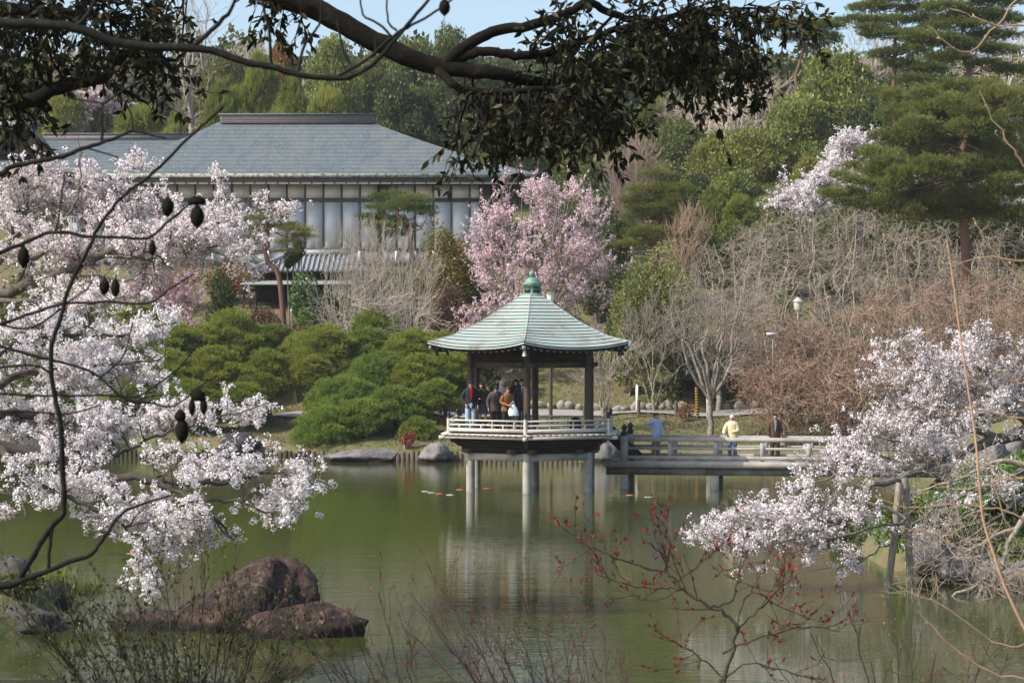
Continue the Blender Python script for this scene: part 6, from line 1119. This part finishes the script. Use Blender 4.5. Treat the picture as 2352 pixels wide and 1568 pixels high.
for q, i in enumerate(big_):
    m4 = Matrix((tuple(S[i]) + (0,), tuple(Nn[i]) + (0,), tuple(-D[i]) + (0,), (0, 0, 0, 1))).transposed(); m4 = m4 @ Matrix.Scale(Ls[i], 4)
    lo_ = bpy.data.objects.new('leaf', LMs[q % 4]); COL.objects.link(lo_); lo_.parent = ev; m4.translation = Vector(C[i] - np.array(efoot)); lo_.matrix_local = m4

# ================================================================== dark twigs with seed pods close to the camera
D5 = 5.2; tfoot = (-1.75, 5.3, gz(-1.75, 5.3)); sh = empty('seed_pod_shrub', tfoot, 'dark out of focus branches with hanging seed pods right in front of the camera', 'shrub')
def nearlimbs(rows_list, d, foot, s=1.0):
    out = []
    for rows in rows_list: out.append([tuple(W(a, b, d + dd)) + (r * s,) for a, b, dd, r in [(q[0], q[1], q[3] if len(q) > 3 else 0, q[2]) for q in rows]])
    return out
mm = .00098
def seq(pts, t0, t1): n = len(pts); return [(a, b, (t0 + (t1 - t0) * i / (n - 1)) / 2 * mm) for i, (a, b) in enumerate(pts)]
A = [seq([(-130, 20), (0, 53), (80, 57), (171, 64), (257, 94), (340, 108), (428, 111), (485, 117), (571, 146), (624, 154), (684, 171), (770, 180), (813, 174), (865, 140), (912, 86), (960, 30), (1000, -20)], 27, 7), seq([(770, 178), (838, 140), (875, 108), (912, 77), (960, 50), (1012, 20), (1045, -5)], 9, 5),
 seq([(437, 113), (475, 80), (514, 43), (532, 20), (545, -20)], 13, 7), seq([(171, 64), (200, 35), (228, -15)], 12, 7), seq([(684, 171), (696, 114), (715, 85), (733, 57), (738, 30), (742, -20)], 8, 4), seq([(624, 154), (618, 71), (608, 30), (600, -20)], 8, 6), seq([(907, 91), (870, 55), (835, 34), (828, -15)], 7, 4), seq([(912, 71), (892, 50), (887, -15)], 6, 4), seq([(804, 148), (785, 105), (775, 46)], 6, 4),
 seq([(838, 140), (860, 120), (862, 90)], 5, 3), seq([(-130, 430), (0, 400), (20, 385), (80, 372), (143, 360), (190, 342), (234, 328), (270, 315), (305, 300)], 15, 7), seq([(305, 300), (345, 310), (382, 318)], 6, 3), seq([(234, 328), (234, 280), (234, 240), (200, 232), (155, 225)], 7, 3), seq([(234, 240), (260, 222), (315, 190)], 6, 4), seq([(305, 300), (300, 260), (285, 230)], 4, 2), seq([(200, 340), (235, 350), (272, 362)], 4, 2),
 seq([(514, 245), (480, 275), (442, 308), (390, 360), (342, 405), (285, 447), (250, 490), (223, 527), (205, 570), (186, 607), (160, 658), (146, 704), (137, 738), (122, 780), (117, 824), (120, 881), (137, 966), (141, 1010), (143, 1052), (146, 1138), (143, 1183), (120, 1206), (85, 1260), (57, 1306), (34, 1340), (0, 1346), (-110, 1390)], 6, 16),
 seq([(120, 1206), (115, 1250), (111, 1303)], 8, 8), seq([(-30, 1355), (57, 1330), (114, 1308), (160, 1290), (211, 1271), (240, 1230), (280, 1180), (330, 1155), (394, 1137)], 16, 5), seq([(-130, 620), (0, 581), (60, 555), (126, 533), (200, 543), (270, 545), (337, 547), (380, 515), (428, 475), (445, 465)], 11, 5), seq([(126, 533), (135, 500), (142, 450), (148, 400)], 5, 3), seq([(337, 547), (330, 580), (348, 575)], 4, 3),
 seq([(-110, 760), (0, 744), (75, 718), (148, 698), (240, 695), (342, 695), (395, 660), (445, 630)], 9, 4), seq([(0, 744), (48, 755), (90, 745), (143, 707)], 6, 5), seq([(-120, 770), (0, 795), (60, 812), (126, 829), (180, 842), (228, 866), (285, 915), (340, 925), (400, 932), (450, 893), (500, 861)], 9, 4), seq([(-110, 895), (0, 904), (70, 908), (143, 909), (230, 907), (311, 912), (350, 890), (385, 866), (425, 830), (462, 781)], 7, 4),
 seq([(-80, 848), (0, 846), (60, 838), (97, 844), (114, 858)], 6, 6), seq([(-80, 940), (0, 944), (80, 946), (160, 949), (230, 930)], 6, 4), seq([(228, 866), (270, 835), (290, 800), (305, 740)], 5, 3), seq([(148, 698), (200, 665), (215, 640)], 4, 3), seq([(390, 550), (395, 530)], 3, 3)]
g = G(); stem = [[(tfoot[0], tfoot[1], tfoot[2] - .1, .03), (-1.8, 5.25, 4.0, .027), (-1.7, 5.2, 4.9, .022), (-1.6, 5.2, 5.7, .02), (-1.45, 5.2, 6.1, .014)]]
rng = np.random.default_rng(55)
for L in stem: limb(g, L, 5, 8)
roots = {(-130, 20): 5.75, (-130, 430): 5.2, (-110, 1390): 4.1, (-130, 620): 4.9, (-110, 760): 4.8, (-120, 770): 4.8, (-110, 895): 4.65, (-80, 848): 4.7, (-80, 940): 4.6}
for rows in A:
    w3 = [tuple(W(a, b, D5)) + (r,) for a, b, r in rows]
    if rows[0][:2] in roots: w3 = [(-1.68, 5.2, roots[rows[0][:2]] - .05, w3[0][3] * 1.1)] + w3
    limb(g, w3, 4, 7, .0008, rng)
    P = np.array([q[:3] for q in w3])
g.obj('branches', mat('near_black_bark', (.014, .013, .012), .9, (40, (.035, .032, .03), .5, .7), spec=.15), sh, True, origin=tfoot)
for X, Yc, wd, hd, hang in [(1021, 17, 27, 38, 1), (385, 475, 30, 44, 0), (453, 497, 34, 50, 0), (54, 590, 30, 48, 0), (350, 570, 18, 34, 0), (240, 658, 26, 36, 0), (265, 661, 22, 40, 0), (441, 935, 17, 38, 0), (468, 933, 18, 38, 0), (414, 955, 28, 30, 0), (418, 988, 33, 56, 0)]:
    c = W(X, Yc, D5); w_ = wd / F * D5 / 2; h_ = hd / F * D5 / 2; g = G(); g.lathe([(.0008, h_ * 1.12), (w_ * .35, h_ * .95), (w_ * .8, h_ * .55), (w_, 0), (w_ * .82, -h_ * .55), (w_ * .4, -h_ * .9), (w_ * .12, -h_ * 1.05), (.0006, -h_ * 1.2)], c - np.array(tfoot), 12); g.tubes([[c - np.array(tfoot) + [0, 0, h_], c - np.array(tfoot) + [.001, 0, h_ * 1.5]]], [[.0015, .0015]], 5); g.obj('seed_pod', mat('pod_brown', (.008, .007, .005), .9, (200, (.016, .014, .009), .4, .7), spec=.1), sh, True)
for X, Yc, wd, hd in [(452, 460, 44, 20), (455, 908, 34, 26)]:
    c = W(X, Yc, D5) - np.array(tfoot); w_ = wd / F * D5 / 2; h_ = hd / F * D5 / 2; g = G(); g.lathe([(w_ * .3, h_), (w_ * .8, h_ * .5), (w_, -h_ * .3), (w_ * .85, -h_), (w_ * .3, -h_ * .6)], c, 12, sy=.6); g.obj('withered_bloom', MATS['pod_brown'], sh, True)

# tan shoot and thin budding stems at the right
f3 = (1.75, 7.0, gz(1.75, 7.0)); ts = empty('budding_shrub', f3, 'thin tan shoots with pale buds rising at the right edge close to the camera', 'shrub'); g = G(); d7 = 7.0; m7 = d7 / F / 2
def s7(pts, t0, t1, d=d7): n = len(pts); return [tuple(W(a, b, d)) + ((t0 + (t1 - t0) * i / (n - 1)) * d / F / 2,) for i, (a, b) in enumerate(pts)]
limb(g, [(f3[0], 7, f3[2] - .05, .009)] + s7([(2420, 1620), (2380, 1500), (2352, 1440), (2309, 1348), (2280, 1263), (2258, 1190), (2249, 1100), (2240, 1000), (2225, 900), (2206, 772), (2190, 650), (2175, 552)], 8.5, 3.5), 4, 6)
g.obj('main_shoot', mat('tan_shoot', (.42, .27, .17), .7, (25, (.3, .12, .08), .5, .7)), ts, True, origin=f3)
rng = np.random.default_rng(66); g = G(); bd_ = G()
arcs = [[(2420, 1420), (2352, 1360), (2249, 1290), (2150, 1230), (2070, 1210)], [(2420, 1250), (2330, 1180), (2200, 1160), (2090, 1165), (2010, 1140)], [(2420, 1120), (2320, 1100), (2210, 1125), (2120, 1100)], [(2420, 760), (2330, 700), (2250, 640), (2150, 560)], [(2420, 430), (2352, 380), (2300, 300), (2249, 208)], [(2420, 700), (2352, 650), (2270, 560), (2235, 500)], [(2420, 980), (2330, 960), (2250, 940), (2160, 950)], [(2420, 1500), (2300, 1480), (2180, 1400), (2060, 1345)], [(2420, 1600), (2280, 1540), (2180, 1480), (2110, 1400)], [(2420, 860), (2340, 880), (2280, 850), (2240, 800)], [(2420, 80), (2300, 60), (2240, 40), (2180, 20)], [(2420, -40), (2290, 60), (2220, 120), (2130, 60)], [(2420, 1330), (2340, 1250), (2290, 1130), (2260, 1020)], [(2420, 560), (2350, 600), (2250, 590), (2150, 630)]]
for a in arcs:
    d_ = rng.uniform(6.6, 7.6); P = s7(a, rng.uniform(4.5, 6.5), 2.2, d_); r0_ = (1.95 + rng.uniform(-.1, .2), d_, P[0][2] - .3, P[0][3] * 1.15); C_ = limb(g, [r0_] + P, 6, 5, .003, rng)
    for i in range(6, len(C_) - 1, 2):
        bd_.leaves(C_[i:i + 1, :3], rng.normal(size=(1, 3)) * .6 + (C_[i + 1, :3] - C_[i, :3]) / .03, .014, .005, rng, rng.uniform(0, 1, 1))
for k in range(9):
    limb(g, [(f3[0] + .2 * rng.normal(), 7 + .2 * rng.normal(), f3[2] - .05, .006), (1.9, 7.1, 4.0 + .2 * k, .005), (1.95 + .05 * rng.normal(), 7.1, 4.6 + .22 * k, .004)], 4, 5)
o = g.obj('stems', mat('tan_stem', (.3, .2, .13), .75), ts, True, origin=f3); o['kind'] = 'stuff'
o = bd_.obj('buds', mat('pale_bud', (0, 0, 0), .5, ramp=[(0, (.35, .25, .1)), (1, (.55, .45, .2))]), ts, origin=f3); o['kind'] = 'stuff'

# ================================================================== shrubs at the bottom edge
def thicket(name, label, foot, mains, seed, nsp, lenB, col, budm, bsize, nb, minr=.0016, up=.2, nC=2, spread=.5, lenC=.12, barkm=None):
    rng = np.random.default_rng(seed); g = G(); P_ = []; tg = G()
    for L in mains:
        C_ = limb(g, L, 5, 6, .004, rng); n_ = 24; ii = np.linspace(len(C_) * .3, len(C_) - 1, n_).astype(int); P_.append((C_[ii, :3], C_[ii, 3]))
    P = np.array([p for p, r in P_]); R = np.array([r for p, r in P_]); PB, RB = sprout(P, R, nsp, .1, lenB, spread, up, 5, .12, rng, rf=.6, rmin=minr * 1.2, rtip=minr * .8); tg.tubes(PB, RB, 4); last = PB
    if nC: PC, RC = sprout(PB, RB, nC, .25, lenC, spread, up, 3, .12, rng, rf=.8, rmin=minr, rtip=minr * .6); tg.tubes(PC, RC, 3); last = PC
    r = empty(name, foot, label, 'shrub'); m = barkm or mat('dark_stem', (.035, .036, .022), .7, (60, (.12, .07, .05), .5, .7)); g.obj('stems', m, r, True, origin=foot); o = tg.obj('twigs', m, r, origin=foot); o['kind'] = 'stuff'
    b = G()
    for Q in (PB, last):
        C_, T = along(Q, nb, .15, rng); k = 3; Cc = np.repeat(C_, k, 0); T = np.repeat(T, k, 0); b.leaves(Cc, T + rng.normal(size=T.shape) * .45 + [0, 0, .3], bsize * rng.uniform(.6, 1.2, len(Cc)), bsize * .33, rng, rng.uniform(0, 1, len(Cc)))
    o = b.obj('young_leaves', budm, r, origin=foot); o['kind'] = 'stuff'; return r
M_redleaf = mat('young_red_leaf', (0, 0, 0), .5, ramp=[(0, (.09, .01, .012)), (.6, (.22, .022, .022)), (1, (.36, .07, .05))], trans=.35)
M_greenbud = mat('young_green_leaf', (0, 0, 0), .5, ramp=[(0, (.03, .034, .012)), (.88, (.06, .065, .02)), (1, (.36, .35, .06))], trans=.3)
def fan(foot, tipsD, d, r0, sag=.0):
    out = []
    for (a, b) in tipsD:
        t = W(a, b, d); f = np.array(foot); m1 = f + (t - f) * .35 + [0, 0, .12]; m2 = f + (t - f) * .7 + [0, 0, .12 + sag]; out.append([(f[0], f[1], f[2] - .05, r0), tuple(m1) + (r0 * .8,), tuple(m2) + (r0 * .55,), tuple(t) + (r0 * .25,)])
    return out
ft = (.9, 9.0, gz(.9, 9.0)); d9 = 9.0
mm_ = [[(ft[0], 9, ft[2] - .05, .012)] + [tuple(W(a, b, d9)) + (r,) for a, b, r in [(1660, 1620, .0085), (1665, 1560, .008), (1688, 1470, .0072), (1691, 1440, .007), (1660, 1405, .0066), (1631, 1392, .0062), (1595, 1372, .0058), (1565, 1352, .0055), (1545, 1330, .005), (1528, 1308, .0046), (1525, 1285, .005), (1500, 1255, .004), (1474, 1230, .002)]]]
def s9(pts, t0, t1, d=d9): n = len(pts); return [tuple(W(a, b, d)) + ((t0 + (t1 - t0) * i / (n - 1)),) for i, (a, b) in enumerate(pts)]
mm_ += [s9([(1530, 1312), (1480, 1302), (1417, 1283), (1380, 1265), (1351, 1252), (1320, 1230), (1291, 1208)], .005, .0015), s9([(1565, 1354), (1500, 1350), (1440, 1342), (1400, 1330), (1370, 1318)], .004, .0015), s9([(1528, 1291), (1540, 1260), (1535, 1230), (1520, 1200)], .004, .0015), s9([(1631, 1394), (1680, 1380), (1690, 1350), (1700, 1320), (1650, 1295)], .005, .0015), s9([(1691, 1448), (1740, 1400), (1790, 1350), (1800, 1310)], .005, .0015), s9([(1660, 1500), (1750, 1460), (1850, 1440), (1930, 1450)], .005, .0015), s9([(1690, 1450), (1700, 1400), (1730, 1360), (1790, 1390), (1860, 1420)], .004, .0015), s9([(1565, 1354), (1500, 1380), (1440, 1370), (1380, 1380)], .003, .0012), s9([(1600, 1375), (1560, 1340), (1600, 1300), (1640, 1270)], .003, .0012), s9([(1665, 1560), (1720, 1520), (1800, 1540), (1900, 1560)], .004, .0015), s9([(1665, 1560), (1600, 1500), (1540, 1470)], .004, .0015)]
thicket('red_maple_shrub', 'young maple shrub with deep red new leaves low in the foreground', ft, mm_, 951, 8, .17, None, M_redleaf, .021, 2, .0012, .25, 2, .5, .08)
ft = (-1.2, 8.6, gz(-1.2, 8.6)); thicket('budding_thicket', 'tangle of dark green budding stems along the bottom left', ft, fan(ft, [(60, 1400), (160, 1370), (260, 1350), (380, 1330), (470, 1290), (330, 1440), (430, 1420), (520, 1400), (600, 1440), (210, 1460), (100, 1480), (640, 1480), (700, 1430), (20, 1360), (560, 1380), (300, 1400), (730, 1500), (480, 1480), (0, 1420), (80, 1440), (140, 1420), (240, 1400), (350, 1370), (400, 1460), (540, 1450), (620, 1410), (180, 1500), (60, 1520), (280, 1500), (440, 1500), (580, 1520), (680, 1530), (340, 1530)], 8.7, .006), 952, 9, .26, None, M_greenbud, .02, 2, .0013, .35, 2, .5, .1)
ft = (-.3, 8.8, gz(-.3, 8.8)); thicket('red_budded_shrub', 'thin stems with dark red buds at the bottom centre left', ft, fan(ft, [(720, 1480), (800, 1420), (868, 1360), (700, 1400), (940, 1470), (760, 1520), (870, 1500), (925, 1480), (630, 1380), (740, 1440)], 8.9, .005), 953, 8, .2, None, mat('dark_red_bud', (0, 0, 0), .5, ramp=[(0, (.12, .012, .012)), (1, (.33, .04, .035))], trans=.2), .013, 2, .0012, .3, 1, .4, .08)
ft = (.3, 9.2, gz(.3, 9.2)); thicket('bare_budding_shrub', 'purplish bare shrub at the bottom centre', ft, fan(ft, [(960, 1400), (1010, 1350), (1100, 1390), (1180, 1430), (1060, 1440), (1250, 1470), (1330, 1490), (1150, 1500), (1400, 1500), (920, 1430), (1290, 1420), (1210, 1380), (1000, 1450), (1110, 1470), (1200, 1510), (1350, 1540), (940, 1360), (1060, 1520), (1450, 1530)], 9.2, .0055), 954, 11, .22, None, mat('purple_bud', (0, 0, 0), .5, ramp=[(0, (.1, .02, .02)), (1, (.22, .06, .05))], trans=.2), .012, 2, .0011, .4, 2, .45, .09, barkm=mat('purple_grey_stem', (.085, .06, .055), .7))
ft = (1.6, 9.3, gz(1.6, 9.3)); thicket('yellow_budded_shrub', 'bare twigs with pale yellow buds at the bottom right', ft, fan(ft, [(1860, 1450), (1950, 1400), (2060, 1470), (2150, 1500), (2250, 1520), (2100, 1440), (2290, 1440), (1780, 1520), (2000, 1520), (2330, 1490)], 9.3, .005), 955, 8, .2, None, mat('red_yellow_bud', (0, 0, 0), .5, ramp=[(0, (.2, .03, .02)), (.6, (.3, .08, .05)), (1, (.45, .35, .12))], trans=.2), .014, 2, .0012, .3, 1, .4, .08)

# ================================================================== ground cover
def cover(name, label, cat, pts, size, h, m, seed, k=3, col=None):
    rng = np.random.default_rng(seed); x, y = pts; z = ground(x, y); n = len(x); C = np.stack([x, y, z], 1); C = np.repeat(C, k, 0) + rng.normal(size=(n * k, 3)) * [size, size, size * .3]; D = rng.normal(size=(n * k, 3)) * .6 + [0, 0, 1]
    g = G(); g.leaves(C, D, h * rng.uniform(.5, 1.4, n * k), size, rng, rng.uniform(0, 1, n * k)); o = g.obj(name, m); tag(o, label, cat, kind='stuff'); 
    if col: o.color = (*col, 1)
    return o
rng = np.random.default_rng(5)
M_grass = mat('grass_blade', (0, 0, 0), .7, ramp=[(0, (.07, .1, .02)), (.5, (.15, .17, .045)), (1, (.27, .22, .11))], trans=.3, objcol=True)
def pts_in(x0, x1, y0, y1, n): x = rng.uniform(x0, x1, n); y = rng.uniform(y0, y1, n); ok = pond_sd(x, y) > .15; return x[ok], y[ok]
cover('grass', 'short grass and weeds on the far bank', 'grass', pts_in(-26, 26, 97, 116, 34000), .035, .10, M_grass, 1)
cover('ground_cover', 'bright green creeping plants on the right bank', 'plants', pts_in(8.2, 18, 45, 72, 30000), .06, .16, M_gloss, 2)
cover('grass', 'grass and weeds on the left bank', 'grass', pts_in(-16, -8.0, 26, 47, 7000), .012, .16, M_grass, 3)
x_, y_ = rng.uniform(-9, 11, 2600), 30 + 45 * rng.uniform(0, 1, 2600) ** 1.4; k_ = (pond_sd(x_, y_) < -.2) & ((x_ < -2 + rng.normal(size=2600) * 1.5) | (x_ > 5 + rng.normal(size=2600) * 1.5)); x_, y_ = x_[k_], y_[k_]
g = G(); g.cards(np.stack([x_, y_, np.full(len(x_), .006)], 1), np.tile([0, 0, 1.], (len(x_), 1)), .022, rng, rng.uniform(.3, 1, len(x_))); g.V[0][:, 2] = .005; o = g.obj('fallen_petals', M_blossom); tag(o, 'fallen cherry petals floating on the pond', 'petals', kind='stuff')
rng = np.random.default_rng(8)
for X, Yc, dd, lab in ((130, 1300, 42.6, 'sunlit pale tuft of grass on the left bank tip'), (200, 1330, 42.4, 'green tuft of grass at the water end of the left bank')):
    c = W(X, Yc + 40, dd); n = 320; C = c + rng.normal(size=(n, 3)) * [.16, .12, .02]; g = G(); g.leaves(C, rng.normal(size=(n, 3)) * .35 + [0, 0, 1], rng.uniform(.2, .42, n), .014, rng, rng.uniform(.3, 1, n)); g.V[0] = g.V[0] - c; o = g.obj('grass_tuft', M_grass, loc=c); o.color = (1.5, 1.6, 1.2, 1); tag(o, lab, 'grass', kind='stuff')
bush('ivy_clump', 'dark ivy and weeds hanging over the left bank rocks', 45, 1310, 1440, 150, 41.3, 2500, .07, M_leaf, 630, (.7, .75, .6), 8)
bush('sasa_clump', 'pale striped bamboo grass on the right bank behind the props', 2080, 1120, 1190, 130, 52, 2200, .12, M_grass, 631, (1.1, 1.15, .9), 7)
bush('low_shrub', 'bright green shrub on the right bank above the rocks', 2180, 1180, 1300, 200, 50, 5000, .08, M_gloss, 632, lobes=9)
bush('low_shrub', 'green shrub at the right edge above the rocks', 2320, 1150, 1290, 130, 49.5, 3500, .08, M_gloss, 633, lobes=8)
bush('low_shrub', 'dark green shrub at the water behind the white sprays', 1950, 1180, 1240, 110, 57.5, 2500, .09, M_leaf, 634, (.8, .95, .7), 6)
